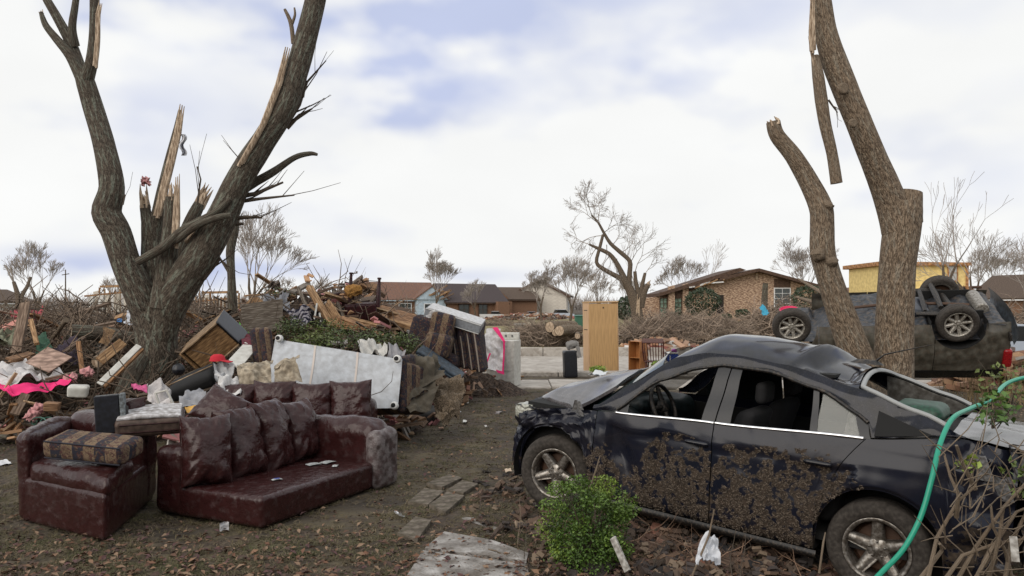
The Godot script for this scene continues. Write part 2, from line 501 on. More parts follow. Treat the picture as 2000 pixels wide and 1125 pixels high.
func grass() -> void:
	var tuft := MB.new()
	tuft.use_col = true
	var r := RandomNumberGenerator.new()
	r.seed = 21
	for i in 9:
		var a := r.randf() * TAU
		var b := Vector3(r.randf_range(-0.03, 0.03), -0.005, r.randf_range(-0.03, 0.03))
		var dir := Vector3(cos(a), 0, sin(a))
		var w := dir.cross(Vector3.UP) * 0.0022
		var l := r.randf_range(0.025, 0.06)
		var q := b + dir * l * 0.4 + Vector3.UP * l * 0.42
		var e := b + dir * l * 1.1 + Vector3.UP * l * 0.38
		tuft.quad(b - w, b + w, q + w, q - w)
		tuft.tri(q - w, q + w, e)
	var gm := mat("grass", Color.WHITE, 0.9)
	gm.vertex_color_use_as_albedo = true
	var xs := []
	var cs := []
	for i in 46000:
		var d := 4.6 + 14.5 * r.randf() ** 1.5
		var x := r.randf_range(-0.72, 0.72) * d
		var cover := nz.get_noise_2d(x * 9.0, d * 9.0) + 0.6 * nz.get_noise_2d(x * 30.0 + 50.0, d * 30.0)
		if cover < -0.16 and r.randf() < 0.85: continue
		if d > 17.2: continue
		var g := Vector3(x, land(x, -d), -d)
		var s := r.randf_range(0.7, 1.35)
		xs.append(Transform3D(Basis(Vector3.UP, r.randf() * TAU).scaled(Vector3(s, s * r.randf_range(0.5, 1.1), s)), g))
		var c := Color(0.11, 0.088, 0.045).lerp(Color(0.072, 0.072, 0.026), clampf(cover * 1.6 + r.randf_range(-0.3, 0.4), 0, 1))
		if r.randf() < 0.25: c = Color(0.17, 0.135, 0.085)
		cs.append(c)
	var o := scatter(self, "grass", tuft.mesh(), gm, xs, cs)
	tag(o, "short dead winter grass over the muddy lawn", "grass")
	# fallen leaves and crumbs of debris
	var leaf := MB.new()
	leaf.use_col = true
	leaf.quad(Vector3(-0.02, 0, 0), Vector3(0, 0.007, -0.011), Vector3(0.024, 0.002, 0), Vector3(0, 0.008, 0.011))
	xs = []; cs = []
	var pal := [Color(0.15, 0.075, 0.045), Color(0.11, 0.06, 0.04), Color(0.22, 0.13, 0.08), Color(0.07, 0.045, 0.035), Color(0.24, 0.16, 0.105), Color(0.10, 0.05, 0.05)]
	for i in 24000:
		var d := 4.6 + 12.0 * r.randf() ** 1.8
		var x := r.randf_range(-0.72, 0.72) * d
		var thick := 0.22 + 0.5 * exp(-((x - 0.6) ** 2 / 1.1 + (d - 6.3) ** 2 / 1.5)) + 1.0 * ss(6.8, 5.0, d) + (0.6 if x > 0.9 else 0.0)
		if r.randf() > thick: continue
		var s := r.randf_range(0.5, 1.7)
		xs.append(Transform3D(Basis.from_euler(Vector3(r.randf_range(-0.5, 0.5), r.randf() * TAU, r.randf_range(-0.5, 0.5))).scaled(Vector3(s, s, s)), Vector3(x, land(x, -d) + 0.014 + 0.02 * r.randf(), -d)))
		cs.append(pal[r.randi() % 6])
	o = scatter(self, "leaf_litter", leaf.mesh(), gm, xs, cs)
	tag(o, "brown fallen leaves and wood crumbs strewn over the yard", "leaf litter")

# ---- trees
func limb(o: Node, called: String, pix: Array, m: Material, sides := 20, bump := 0.16, sub := 5) -> Array:
	# pix: [x, y, depth, radius in pixels]; smoothed to a tube. Returns [end point, end direction, end radius]
	var pts := []
	var rad := []
	var n := pix.size()
	for i in n - 1:
		var a: Array = pix[maxi(i - 1, 0)]; var b: Array = pix[i]; var c: Array = pix[i + 1]; var e: Array = pix[mini(i + 2, n - 1)]
		for s in sub:
			var t := float(s) / sub
			pts.append(at(b[0], b[1], b[2]).cubic_interpolate(at(c[0], c[1], c[2]), at(a[0], a[1], a[2]), at(e[0], e[1], e[2]), t) - (o as Node3D).position)
			rad.append(lerpf(b[3] * b[2], c[3] * c[2], t) / LENS * 0.92)
	var l: Array = pix[n - 1]
	pts.append(at(l[0], l[1], l[2]) - (o as Node3D).position); rad.append(l[3] * l[2] / LENS * 0.92)
	var mb := MB.new()
	mb.tube(pts, rad, sides, bump, 5.0, nz)
	part(o, called, mb.mesh(), m)
	return [pts[-1], ((pts[-1] as Vector3) - pts[-2]).normalized(), rad[-1]]
func torn(o: Node, e: Array, long: float, n := 9) -> void:   # splinters of bare wood at a broken end
	var mb := MB.new()
	var dir: Vector3 = e[1]
	var s := dir.cross(Vector3(0.3, 0.2, 1)).normalized()
	var u := dir.cross(s)
	for i in n:
		var g := TAU * i / n + rn(-0.2, 0.2)
		var q: float = e[2] * rn(0.35, 0.85)
		var b: Vector3 = e[0] + (s * cos(g) + u * sin(g)) * q - dir * 0.06
		var l := long * rn(0.25, 1.0)
		mb.tube([b, b + dir * l * 0.6 + s * rn(-0.02, 0.02), b + dir * l + s * rn(-0.03, 0.03)], [e[2] * 0.45, e[2] * 0.3, 0.004], 5)
	part(o, "splintered_end", mb.mesh(), raw)
func strip(o: Node, pix: Array, wide: float) -> void:   # a long torn strip of bare wood
	var mb := MB.new()
	var n := pix.size()
	for k in 3:
		var pts := []
		var rad := []
		for i in n:
			var q: Array = pix[i]
			pts.append(at(q[0] + (k - 1) * wide * 0.5, q[1] + rn(-6, 6), q[2]) - (o as Node3D).position)
			rad.append(wide * q[2] / LENS * (0.5 if i < n - 1 else 0.12) * rn(0.7, 1.1))
		mb.tube(pts, rad, 6, 0.3, 12.0, nz)
	part(o, "torn_strip", mb.mesh(), raw)
func twigs(o: Node, pix: Array, m: Material) -> void:   # a side twig with offshoots
	var mb := MB.new()
	var pts := []
	var rad := []
	for i in pix.size():
		pts.append(at(pix[i][0], pix[i][1], pix[i][2]) - (o as Node3D).position)
		rad.append(pix[i][3] * pix[i][2] / LENS)
	mb.tube(pts, rad, 6)
	for i in range(1, pts.size()):
		for k in 2:
			var a: Vector3 = (pts[i - 1] as Vector3).lerp(pts[i], rn(0.2, 0.9))
			var dir: Vector3 = ((pts[i] as Vector3) - pts[i - 1]).normalized() + Vector3(rn(-0.7, 0.7), rn(-0.2, 0.7), rn(-0.5, 0.5))
			var l := rn(0.15, 0.5)
			mb.tube([a, a + dir * l * 0.5, a + dir * l + Vector3(rn(-0.04, 0.04), rn(0, 0.08), 0)], [rad[i] * 0.6, rad[i] * 0.4, 0.003], 4, 0, 1, null, false)
	part(o, "twig", mb.mesh(), m)

func broken_trees() -> void:
	var d := 12.0
	var t := thing("broken_tree", "large storm-broken tree with several split limbs rising behind the leather sofas", "tree", Vector3(-5.5, 0, -d))
	limb(t, "trunk", [[306, 850, d, 52], [306, 800, d, 43], [308, 720, d, 39], [307, 660, d, 40], [304, 615, d, 45], [303, 575, d, 36]], bark, 30, 0.12)
	limb(t, "limb", [[303, 650, d, 30], [278, 585, d - 0.15, 31], [250, 525, d - 0.2, 29], [228, 455, d - 0.2, 28], [208, 415, d - 0.2, 27], [218, 365, d - 0.2, 23], [205, 290, d - 0.1, 21], [185, 220, d, 20], [168, 165, d, 19], [160, 140, d, 16]], bark, 22)
	torn(t, limb(t, "limb", [[160, 155, d, 13], [138, 110, d, 11], [112, 78, d, 9], [90, 50, d, 7], [80, 24, d, 4]], bark, 12), 0.12, 5)
	limb(t, "limb", [[160, 150, d, 14], [138, 85, d + 0.2, 12], [112, 35, d + 0.2, 10], [92, 0, d + 0.2, 9], [78, -30, d + 0.3, 8]], bark, 12)
	limb(t, "limb", [[148, 90, d + 0.1, 8], [141, 55, d, 8], [146, 15, d, 7], [152, -25, d, 6]], bark, 10)
	limb(t, "limb", [[166, 165, d, 15], [178, 125, d - 0.1, 12], [184, 80, d - 0.1, 11], [185, 30, d - 0.1, 10], [184, -25, d - 0.1, 9]], bark, 12)
	strip(t, [[186, 130, d - 0.2, 0], [190, 80, d - 0.22, 0], [192, 25, d - 0.22, 0], [197, 5, d - 0.2, 0]], 5)
	limb(t, "limb", [[308, 620, d + 0.1, 34], [302, 540, d + 0.15, 26], [297, 470, d + 0.2, 21], [295, 425, d + 0.2, 19]], bark, 20)
	torn(t, limb(t, "limb", [[292, 450, d + 0.2, 15], [285, 415, d + 0.2, 11], [283, 400, d + 0.2, 10]], bark, 12), 0.45, 10)
	var fl := MB.new()
	for i in 26:
		fl.tube([at(284 + rn(-7, 7), 352 + rn(-6, 10), d + 0.15 + rn(-0.05, 0.05)) - t.position, at(284 + rn(-12, 12), 352 + rn(-10, 12), d + 0.15 + rn(-0.06, 0.06)) - t.position], [0.02, 0.008], 4)
	solo("insulation_tuft", fl.mesh(), mat("pink_fluff", lin(0.50, 0.25, 0.25), 1.0), Transform3D(Basis(), t.position), "pink insulation tuft caught on a broken limb stub", "insulation")
	limb(t, "limb", [[298, 465, d + 0.2, 17], [308, 420, d + 0.2, 13], [320, 360, d + 0.2, 11], [334, 300, d + 0.2, 9], [345, 250, d + 0.2, 6], [352, 215, d + 0.2, 4]], bark, 12)
	strip(t, [[308, 425, d + 0.08, 0], [320, 370, d + 0.08, 0], [335, 310, d + 0.1, 0], [347, 262, d + 0.1, 0], [356, 205, d + 0.1, 0]], 8)
	fl = MB.new()
	fl.grid(6, 8, func(u: float, w: float) -> Vector3: return at(352 + 10 * u + 4 * sin(w * 9), 262 + 42 * w, d + 0.08 + 0.07 * sin(u * 7 + w * 5)) - t.position)
	solo("plastic_shred", fl.mesh(), mat("film", lin(0.55, 0.56, 0.60), 0.5), Transform3D(Basis(), t.position), "torn grey plastic shred hanging from the tallest splintered limb", "plastic sheet")
	torn(t, limb(t, "limb", [[318, 600, d - 0.2, 28], [328, 500, d - 0.25, 18], [333, 440, d - 0.25, 15], [335, 385, d - 0.25, 13]], bark, 14), 0.35, 9)
	strip(t, [[341, 480, d - 0.42, 0], [345, 420, d - 0.42, 0], [347, 345, d - 0.4, 0]], 7)
	torn(t, limb(t, "limb", [[330, 580, d + 0.2, 26], [350, 500, d + 0.3, 18], [370, 440, d + 0.35, 15], [390, 398, d + 0.4, 12]], bark, 14), 0.42, 9)
	limb(t, "limb", [[312, 660, d - 0.05, 30], [340, 582, d - 0.15, 34], [392, 500, d - 0.3, 33], [432, 430, d - 0.35, 31], [468, 350, d - 0.4, 28], [515, 275, d - 0.45, 24], [555, 210, d - 0.5, 23], [582, 130, d - 0.5, 24], [606, 40, d - 0.5, 24], [622, -30, d - 0.5, 22]], bark, 24)
	strip(t, [[470, 320, d - 0.62, 0], [515, 240, d - 0.66, 0], [545, 165, d - 0.68, 0], [562, 95, d - 0.68, 0]], 8)
	limb(t, "limb", [[573, 85, d - 0.45, 5], [568, 45, d - 0.45, 5], [556, 18, d - 0.45, 3]], bark_warm, 8)
	limb(t, "limb", [[569, 50, d - 0.45, 4], [576, 30, d - 0.45, 3], [575, 15, d - 0.45, 2]], bark_warm, 6)
	limb(t, "limb", [[470, 372, d - 0.2, 12], [500, 355, d - 0.2, 9], [535, 335, d - 0.2, 8], [575, 308, d - 0.2, 6], [605, 300, d - 0.2, 5], [620, 302, d - 0.2, 3]], bark, 10)
	for q in [[[462, 385, 6], [500, 378, 4], [553, 356, 2]], [[455, 395, 5], [510, 388, 3], [575, 381, 1.5]], [[440, 430, 5], [480, 424, 4], [512, 425, 2]], [[430, 440, 5], [475, 437, 3]], [[398, 545, 4], [430, 505, 3], [445, 520, 1.5]], [[560, 250, 5], [585, 225, 3], [610, 212, 1.5]], [[558, 245, 5], [585, 205, 3], [600, 160, 2.2], [637, 118, 1]], [[592, 190, 2.5], [598, 150, 1.8], [603, 125, 0.8]], [[478, 322, 3], [466, 308, 1.5]], [[240, 400, 1.5], [245, 380, 1]], [[385, 400, 2], [392, 350, 1.5], [385, 325, 1]]]:
		var pix := []
		for s in q: pix.append([s[0], s[1], d - 0.3, s[2]])
		twigs(t, pix, twig)
	# broken branch wedged across the fork
	limb(t, "limb", [[268, 512, d - 0.5, 8], [320, 482, d - 0.5, 10], [360, 448, d - 0.55, 9], [420, 415, d - 0.6, 7], [450, 388, d - 0.6, 5]], bark, 12)
	limb(t, "limb", [[345, 470, d - 0.5, 7], [385, 440, d - 0.7, 8], [425, 425, d - 0.72, 7], [450, 420, d - 0.7, 5]], bark, 10)
	strip(t, [[372, 480, d - 0.35, 0], [405, 430, d - 0.4, 0], [440, 385, d - 0.45, 0]], 13)
	# right tree, two stems
	d = 10.5
	t = thing("two_stemmed_tree", "tall warm-barked tree with two bare stems standing behind the dark sedan", "tree", Vector3(4.9, 0, -d))
	limb(t, "trunk", [[1744, 880, d, 48], [1744, 800, d, 40], [1746, 700, d, 38], [1748, 600, d, 36], [1752, 520, d, 35], [1760, 455, d, 37], [1764, 415, d, 37], [1765, 395, d, 35]], bark_warm, 30, 0.1)
	limb(t, "cut_stub", [[1768, 430, d, 34], [1774, 398, d, 28], [1779, 374, d, 23]], bark_warm, 20, 0.08, 3)
	var top := limb(t, "limb", [[1755, 450, d, 34], [1736, 385, d, 30], [1708, 315, d - 0.1, 26], [1682, 250, d - 0.2, 25], [1652, 175, d - 0.2, 25], [1628, 115, d - 0.2, 24], [1612, 60, d - 0.2, 22], [1603, 0, d - 0.2, 21], [1596, -40, d - 0.2, 20]], bark_warm, 24, 0.12)
	strip(t, [[1588, 100, d - 0.38, 0], [1586, 60, d - 0.4, 0], [1587, -10, d - 0.4, 0]], 7)
	strip(t, [[1592, 130, d - 0.3, 0], [1585, 100, d - 0.32, 0], [1580, 72, d - 0.32, 0]], 3)
	limb(t, "hanging_limb", [[1592, 110, d - 0.25, 8], [1598, 150, d - 0.3, 12], [1604, 195, d - 0.3, 13], [1612, 245, d - 0.3, 12], [1625, 300, d - 0.3, 11], [1634, 358, d - 0.3, 12]], bark_warm, 14, 0.1)
	for kn in [[1649, 172, d - 0.43, 9], [1668, 240, d - 0.43, 7]]:
		var mb := MB.new()
		mb.lathe([Vector2(0.0, 0.03), Vector2(0.6, 0.03), Vector2(0.75, 0.08), Vector2(1.0, 0.06), Vector2(1.15, -0.1), Vector2(1.3, -0.6)], 16, Transform3D(Basis.from_euler(Vector3(PI / 2, 0.2, 0)).scaled(Vector3.ONE * kn[3] * d / LENS), at(kn[0], kn[1], kn[2]) - t.position))
		part(t, "knot", mb.mesh(), bark_warm)
	twigs(t, [[1618, 195, d - 0.3, 2], [1630, 212, d - 0.3, 1.5], [1636, 220, d - 0.3, 1]], twig)
	torn(t, limb(t, "stem", [[1722, 860, d - 0.1, 38], [1694, 760, d - 0.1, 34], [1664, 670, d - 0.15, 30], [1638, 600, d - 0.15, 27], [1618, 535, d - 0.15, 25], [1607, 490, d - 0.15, 25], [1606, 440, d - 0.15, 23], [1603, 405, d - 0.15, 22], [1582, 360, d - 0.1, 19], [1550, 305, d - 0.1, 17], [1518, 265, d - 0.1, 15], [1510, 238, d - 0.1, 14]], bark_warm, 24, 0.14), 0.13, 8)
	for kn in [[1618, 402, 9], [1598, 497, 13], [1622, 512, 12]]:
		var mb := MB.new()
		mb.rbox(6, Vector3.ONE * 2.0, 0.98, func(q: Vector3, n: Vector3) -> Vector3: return at(kn[0], kn[1], d - 0.28) - t.position + q * kn[2] * d / LENS * (1.0 + 0.5 * n3(q + Vector3(kn[0], 0, 0), 14.0)))
		part(t, "knot", mb.mesh(true), bark_warm)
	# slender trunk behind the left tree
	t = thing("slender_tree", "slender bare trunk rising out of the debris beside the large broken tree", "tree", Vector3(-5.5, 0, -15.0))
	limb(t, "trunk", [[458, 800, 15, 13], [455, 620, 15, 10], [452, 540, 15, 8], [450, 490, 15, 9], [458, 450, 15, 9], [462, 425, 15, 6]], bark, 12)
	twigs(t, [[452, 540, 15, 3], [430, 505, 15, 2], [418, 480, 15, 1]], twig)

func bare(par: Node3D, base: Vector3, h: float, spread: float, seed_: int, lean := Vector3.ZERO, thick := 0.035, levels := 5, fork := 3, droop := 0.0, cut := 0.0, least := 0.006) -> void:
	var r := RandomNumberGenerator.new()
	r.seed = seed_
	var tr := MB.new()
	var tw := MB.new()
	var todo := [[base, (Vector3.UP + lean).normalized(), h * 0.34, h * thick, 0]]
	while todo:
		var b: Array = todo.pop_back()
		var p0: Vector3 = b[0]
		var dir: Vector3 = b[1]
		var lv: int = b[4]
		var pts := [p0]
		var rad := [b[3]]
		var n := 3
		for i in n:
			dir = (dir + Vector3(r.randf_range(-1, 1), r.randf_range(-0.5, 0.8) - droop * lv * 0.12, r.randf_range(-1, 1)) * 0.17).normalized()
			p0 += dir * b[2] / n
			pts.append(p0); rad.append(maxf(b[3] * (1.0 - 0.42 * (i + 1) / n), least))
		if lv < 2: tr.tube(pts, rad, 7, 0.15, 3.0, nz)
		else: tw.tube(pts, rad, 3, 0, 1, null, false)
		if lv >= levels: continue
		if lv >= 1 and r.randf() < cut: continue
		var k := fork + (1 if r.randf() < 0.4 else 0)
		for i in k:
			var g := TAU * (i + r.randf()) / k
			var side := dir.cross(Vector3(cos(g), 0.1, sin(g))).normalized()
			var nd := (dir + side * spread * r.randf_range(0.5, 1.2) + Vector3.UP * (0.12 - droop * 0.2)).normalized()
			var from: Vector3 = p0 if i < 2 else (pts[2] as Vector3).lerp(pts[3], r.randf())
			todo.append([from, nd, b[2] * r.randf_range(0.6, 0.85), rad[-1] * r.randf_range(0.6, 0.9), lv + 1])
	part(par, "trunk", tr.mesh(), mats.get("far_bark", bark))
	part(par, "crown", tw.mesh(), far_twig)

func far_trees() -> void:
	mat("far_bark", lin(0.19, 0.155, 0.125), 0.95, texs.bark, Vector3(3, 1.1, 1), null, 0, 0, false)
	# pixel x, base y, top y, depth, spread, seed, lean, levels, forks, label
	var rows := [
		[35, 640, 490, 45, 0.55, 3, 0.0, 3, 2, "broken grey tree at the far left beyond the debris", 0.55],
		[72, 625, 495, 60, 0.4, 4, 0.05, 6, 3, "bushy bare tree right beside the broken tree at the far left", 0.0],
		[478, 640, 438, 38, 0.42, 5, 0.0, 6, 3, "fine-branched bare tree seen between the broken tree and the slender trunk", 0.0],
		[843, 600, 512, 95, 0.36, 6, 0.0, 6, 3, "rounded bare tree behind the reddish roof", 0.0],
		[928, 600, 550, 130, 0.5, 7, 0.0, 5, 3, "small distant bare tree behind the dark-roofed house", 0.0],
		[1058, 625, 530, 78, 0.5, 8, 0.0, 6, 3, "bare tree in front of the tan gabled house", 0.0],
		[1112, 625, 520, 72, 0.5, 9, 0.0, 6, 3, "dense bare tree left of the tall wooden dresser", 0.0],
		[1325, 600, 515, 100, 0.55, 11, 0.0, 6, 3, "bare spreading tree behind the left end of the brick house", 0.0],
		[1385, 600, 490, 95, 0.45, 12, 0.05, 5, 2, "thin bare tree behind the ridge of the brick house", 0.0],
		[1575, 600, 488, 92, 0.5, 13, 0.05, 6, 3, "reddish bare tree behind the right end of the brick house", 0.0],
		[1815, 640, 395, 32, 0.42, 14, 0.03, 5, 2, "dark bare tree in front of the yellow house", 0.15],
		[1905, 640, 440, 40, 0.55, 15, -0.12, 5, 3, "leaning bare tree between yellow house and right edge", 0.1],
		[1975, 650, 470, 36, 0.6, 16, 0.2, 5, 3, "spreading bare tree at the right edge", 0.1],
		[1940, 620, 500, 80, 0.5, 17, 0.0, 6, 3, "brownish thicket tree behind the right-hand trees", 0.0],
		[1250, 620, 470, 60, 0.3, 18, 0.0, 5, 2, "thin upright bare tree behind the broken leaning tree", 0.2],
		[605, 600, 540, 120, 0.5, 19, 0.0, 5, 3, "faint distant bare tree above the middle debris heap", 0.0],
		[535, 600, 545, 120, 0.5, 20, 0.0, 5, 3, "faint distant bare tree left of the middle debris heap", 0.0],
		[225, 600, 545, 120, 0.5, 26, 0.0, 5, 3, "faint distant bare tree above the wrecked house", 0.0],
		[1165, 600, 540, 120, 0.6, 22, 0.0, 5, 3, "low distant bare tree behind the tall wooden dresser", 0.0],
		[1210, 600, 545, 115, 0.6, 23, 0.0, 5, 3, "low distant bare tree behind the broken leaning tree", 0.0],
	]
	for q: Array in rows:
		var g := at(q[0], q[1], q[3])
		g.y = land(g.x, g.z)
		var h: float = EYE + (600.0 - q[2]) / LENS * q[3] - g.y
		var t := thing("bare_tree", q[9], "tree", g, "bare winter trees along the street")
		var th := 0.028 if q[10] < 0.3 else 0.05
		bare(t, Vector3(0, -0.2, 0), h * (1.02 if q[7] > 4 else 1.25), q[4], q[5], Vector3(q[6], 0, 0), th, q[7], q[8], 0.0, q[10], 0.004 + q[3] * 0.00012)
	# distant low woods along the horizon
	for w in [[-180, 0], [-110, 1], [-60, 2], [-20, 3], [40, 4], [95, 5], [150, 6]]:
		var t := thing("distant_wood", "low band of distant bare woods on the horizon, " + ["far left end", "left of the broken tree", "behind the wrecked house", "behind the middle rooftops", "behind the brick house", "right of the yellow house", "far right end"][w[1]], "woods", Vector3(w[0], 0.9, -240))
		var tw := MB.new()
		var r := RandomNumberGenerator.new()
		r.seed = 50 + w[1]
		for i in 420:
			var b := Vector3(r.randf_range(-38, 38), 0, r.randf_range(-12, 12))
			var hh := r.randf_range(3.5, 7.0) * (0.8 + 0.4 * nz.get_noise_2d(b.x * 0.6 + w[0], 3.0))
			for s in 4:
				var e := b + Vector3(r.randf_range(-2.2, 2.2), hh * r.randf_range(0.6, 1.0), r.randf_range(-1, 1))
				tw.tube([b, b.lerp(e, 0.5) + Vector3(r.randf_range(-0.4, 0.4), 0.4, 0), e], [0.16, 0.1, 0.03], 3, 0, 1, null, false)
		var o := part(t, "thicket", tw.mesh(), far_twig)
		o.set_meta("kind", "stuff")
	# the big leaning tree left of the brick house, crown thrown over to the left
	var d := 52.0
	var t := thing("leaning_tree", "big broken tree with twisted limbs bent left, in front of the brick house", "tree", at(1240, 640, d))
	var fb: StandardMaterial3D = mats.far_bark
	limb(t, "trunk", [[1246, 645, d, 14], [1244, 610, d, 12], [1238, 585, d, 11], [1228, 562, d, 9], [1216, 545, d, 8]], fb, 14, 0.1, 3)
	limb(t, "limb", [[1218, 548, d, 7], [1205, 540, d, 5], [1178, 525, d, 4.5], [1165, 512, d, 4], [1171, 485, d, 3.5], [1178, 458, d, 3]], fb, 8, 0.1, 3)
	limb(t, "limb", [[1224, 555, d, 7], [1215, 535, d, 6], [1203, 512, d, 5], [1190, 496, d, 4.5], [1170, 486, d, 4], [1150, 477, d, 2]], fb, 8, 0.1, 3)
	limb(t, "limb", [[1228, 560, d, 6], [1230, 530, d, 5], [1230, 510, d, 4.5], [1212, 493, d, 4.5], [1192, 475, d, 4], [1178, 452, d, 3], [1168, 434, d, 2.4], [1155, 420, d, 2]], fb, 8, 0.1, 3)
	torn(t, limb(t, "limb", [[1250, 600, d, 9], [1258, 570, d, 7], [1266, 556, d, 5.5]], fb, 8, 0.1, 3), 0.5, 6)
	limb(t, "limb", [[1248, 580, d, 6], [1242, 550, d, 4], [1240, 530, d, 3.5]], fb, 8, 0.1, 3)
	limb(t, "limb", [[1250, 575, d, 5], [1256, 550, d, 4], [1260, 533, d, 3]], fb, 8, 0.1, 3)
	strip(t, [[1246, 612, d - 0.35, 0], [1246, 595, d - 0.35, 0], [1247, 580, d - 0.35, 0]], 4)
	var tw := MB.new()
	for q in [[1156, 420, -0.5, 0.9, 1.9, 5], [1168, 434, 0.3, 1.0, 1.8, 5], [1168, 436, -0.9, 0.5, 1.8, 5], [1178, 455, 0.5, 0.6, 1.8, 4], [1178, 460, -0.9, 0.1, 1.8, 4], [1150, 477, -0.9, 0.3, 1.8, 4], [1165, 484, -0.5, -0.7, 1.6, 4], [1185, 478, 0.2, -0.9, 1.9, 4], [1195, 480, 0.7, 0.5, 1.8, 4], [1212, 494, 0.9, 0.6, 2.0, 4], [1205, 505, -0.3, -0.9, 1.6, 4], [1190, 500, -0.6, -0.8, 1.7, 4], [1230, 515, 0.7, 0.8, 1.9, 4], [1178, 525, -0.5, -0.7, 1.5, 4], [1240, 532, 0.2, 1.0, 2.4, 4], [1260, 535, 0.5, 0.9, 1.6, 3]]:
		sprout(tw, at(q[0], q[1], d) - t.position, Vector3(q[2], q[3], rn(-0.5, 0.5)).normalized(), q[4], 0.035, q[5], q[3] < 0.2)
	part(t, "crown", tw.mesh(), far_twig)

func sprout(mb: MB, p: Vector3, dir: Vector3, l: float, r: float, lv: int, hangs := false) -> void:
	var e := p
	var pts := [p]
	for i in 2:
		dir = (dir + Vector3(rn(-0.25, 0.25), rn(-0.2, 0.2) - (0.25 if hangs else 0.0), rn(-0.25, 0.25))).normalized()
		e += dir * l * 0.25
		pts.append(e)
	mb.tube(pts, [r, r * 0.8, r * 0.6], 3, 0, 1, null, false)
	if lv <= 0: return
	for i in 3:
		sprout(mb, pts[2] if i < 2 else pts[1], (dir + Vector3(rn(-0.8, 0.8), rn(-0.5, 0.6), rn(-0.8, 0.8))).normalized(), l * rn(0.6, 0.85), maxf(r * 0.6, 0.01), lv - 1, hangs)

# ---- vehicles
func pw(t: Array, x: float) -> float:   # piecewise line through [x, y] pairs, x rising
	if x <= t[0][0]: return t[0][1]
	for i in t.size() - 1:
		if x <= t[i + 1][0]: return lerpf(t[i][1], t[i + 1][1], smoothstep(0, 1, (x - t[i][0]) / (t[i + 1][0] - t[i][0])) * 0.5 + 0.5 * (x - t[i][0]) / (t[i + 1][0] - t[i][0]))
	return t[-1][1]
var mud_top := [[-1.45, 0.60], [-1.3, 0.68], [-1.15, 0.80], [-1.05, 0.92], [-0.9, 0.93], [-0.6, 0.90], [-0.25, 0.86], [-0.18, 0.74], [-0.1, 0.84], [0.12, 0.88], [0.38, 0.84], [0.46, 0.56], [0.62, 0.52], [0.8, 0.70], [0.92, 0.66], [1.0, 0.5], [1.2, 0.4]]
func mud_at(x: float, y: float) -> float:
	var e := pw(mud_top, x) - y
	var n := nz.get_noise_2d(x * 60, y * 60) + 0.7 * nz.get_noise_2d(x * 170 + 31, y * 170)
	return smoothstep(-0.16, 0.05, n + clampf(e * 1.3 - 0.20, -1.0, 0.24)) if e > -0.02 else 0.0
func belt(x: float) -> float: return pw([[-2.15, 1.10], [-1.75, 1.15], [-1.17, 1.07], [-0.14, 1.01], [0.69, 0.965], [1.2, 0.93], [1.85, 0.80]], x)
func rail(x: float) -> float: return pw([[-1.78, 1.17], [-1.5, 1.27], [-1.1, 1.39], [-0.6, 1.49], [-0.2, 1.525], [0.05, 1.52], [0.3, 1.46], [0.6, 1.23], [0.9, 1.0]], x)
func pane_top(x: float) -> float: return pw([[-1.25, 1.09], [-1.18, 1.2], [-0.84, 1.35], [-0.45, 1.43], [-0.1, 1.435], [0.1, 1.39], [0.39, 1.26], [0.72, 0.98]], x)
func wide(x: float, y: float) -> float:
	var w := pw([[0.2, 0.82], [0.32, 0.86], [0.55, 0.885], [0.78, 0.885], [0.9, 0.865], [1.02, 0.83], [1.3, 0.685], [1.5, 0.575], [1.7, 0.5]], y)
	if x > 1.2: w *= 1.0 - 0.30 * ((x - 1.2) / 0.75) ** 2
	if x < -1.3: w *= 1.0 - 0.20 * ((-1.3 - x) / 0.85) ** 2
	return w
func dents(x: float, y: float) -> float:   # how far the left skin is pushed in
	var k := 0.0
	var e := 0.875 + 0.02 * sin(x * 9.0) - y
	if x < 0.75 and x > -1.15: k += 0.030 * smoothstep(0.0, 0.05, e) * (1.0 - 0.6 * smoothstep(0.1, 0.5, e))
	k += 0.012 * nz.get_noise_2d(x * 22, y * 22) * smoothstep(-1.3, -1.0, x)
	k += 0.05 * exp(-((x - 0.28) ** 2 / 0.004 + (y - 0.62) ** 2 / 0.05)) + 0.055 * exp(-((x - 0.62) ** 2 / 0.02 + (y - 0.62 - (x - 0.62)) ** 2 / 0.03))
	if x > 0.75:
		k += smoothstep(0.75, 1.1, x) * (0.055 * absf(nz.get_noise_2d(x * 26 + 7, y * 34)) * 2.0 + 0.05 * nz.get_noise_2d(x * 60, y * 55 + 9)) * smoothstep(0.35, 0.7, y)
	if x < -1.55: k += smoothstep(-1.55, -1.9, x) * (0.10 * nz.get_noise_2d(x * 30 + 3, y * 40) + 0.05)
	return k
func smear(m: MB, side: float) -> MB:   # uv of the car's flank in metres
	for i in m.v.size():
		m.uv[i] = Vector2((m.v[i].x + 2.4) / 4.8, 1.0 - m.v[i].y / 1.6) if side < 0 else Vector2(0.97, 0.03)
	return m

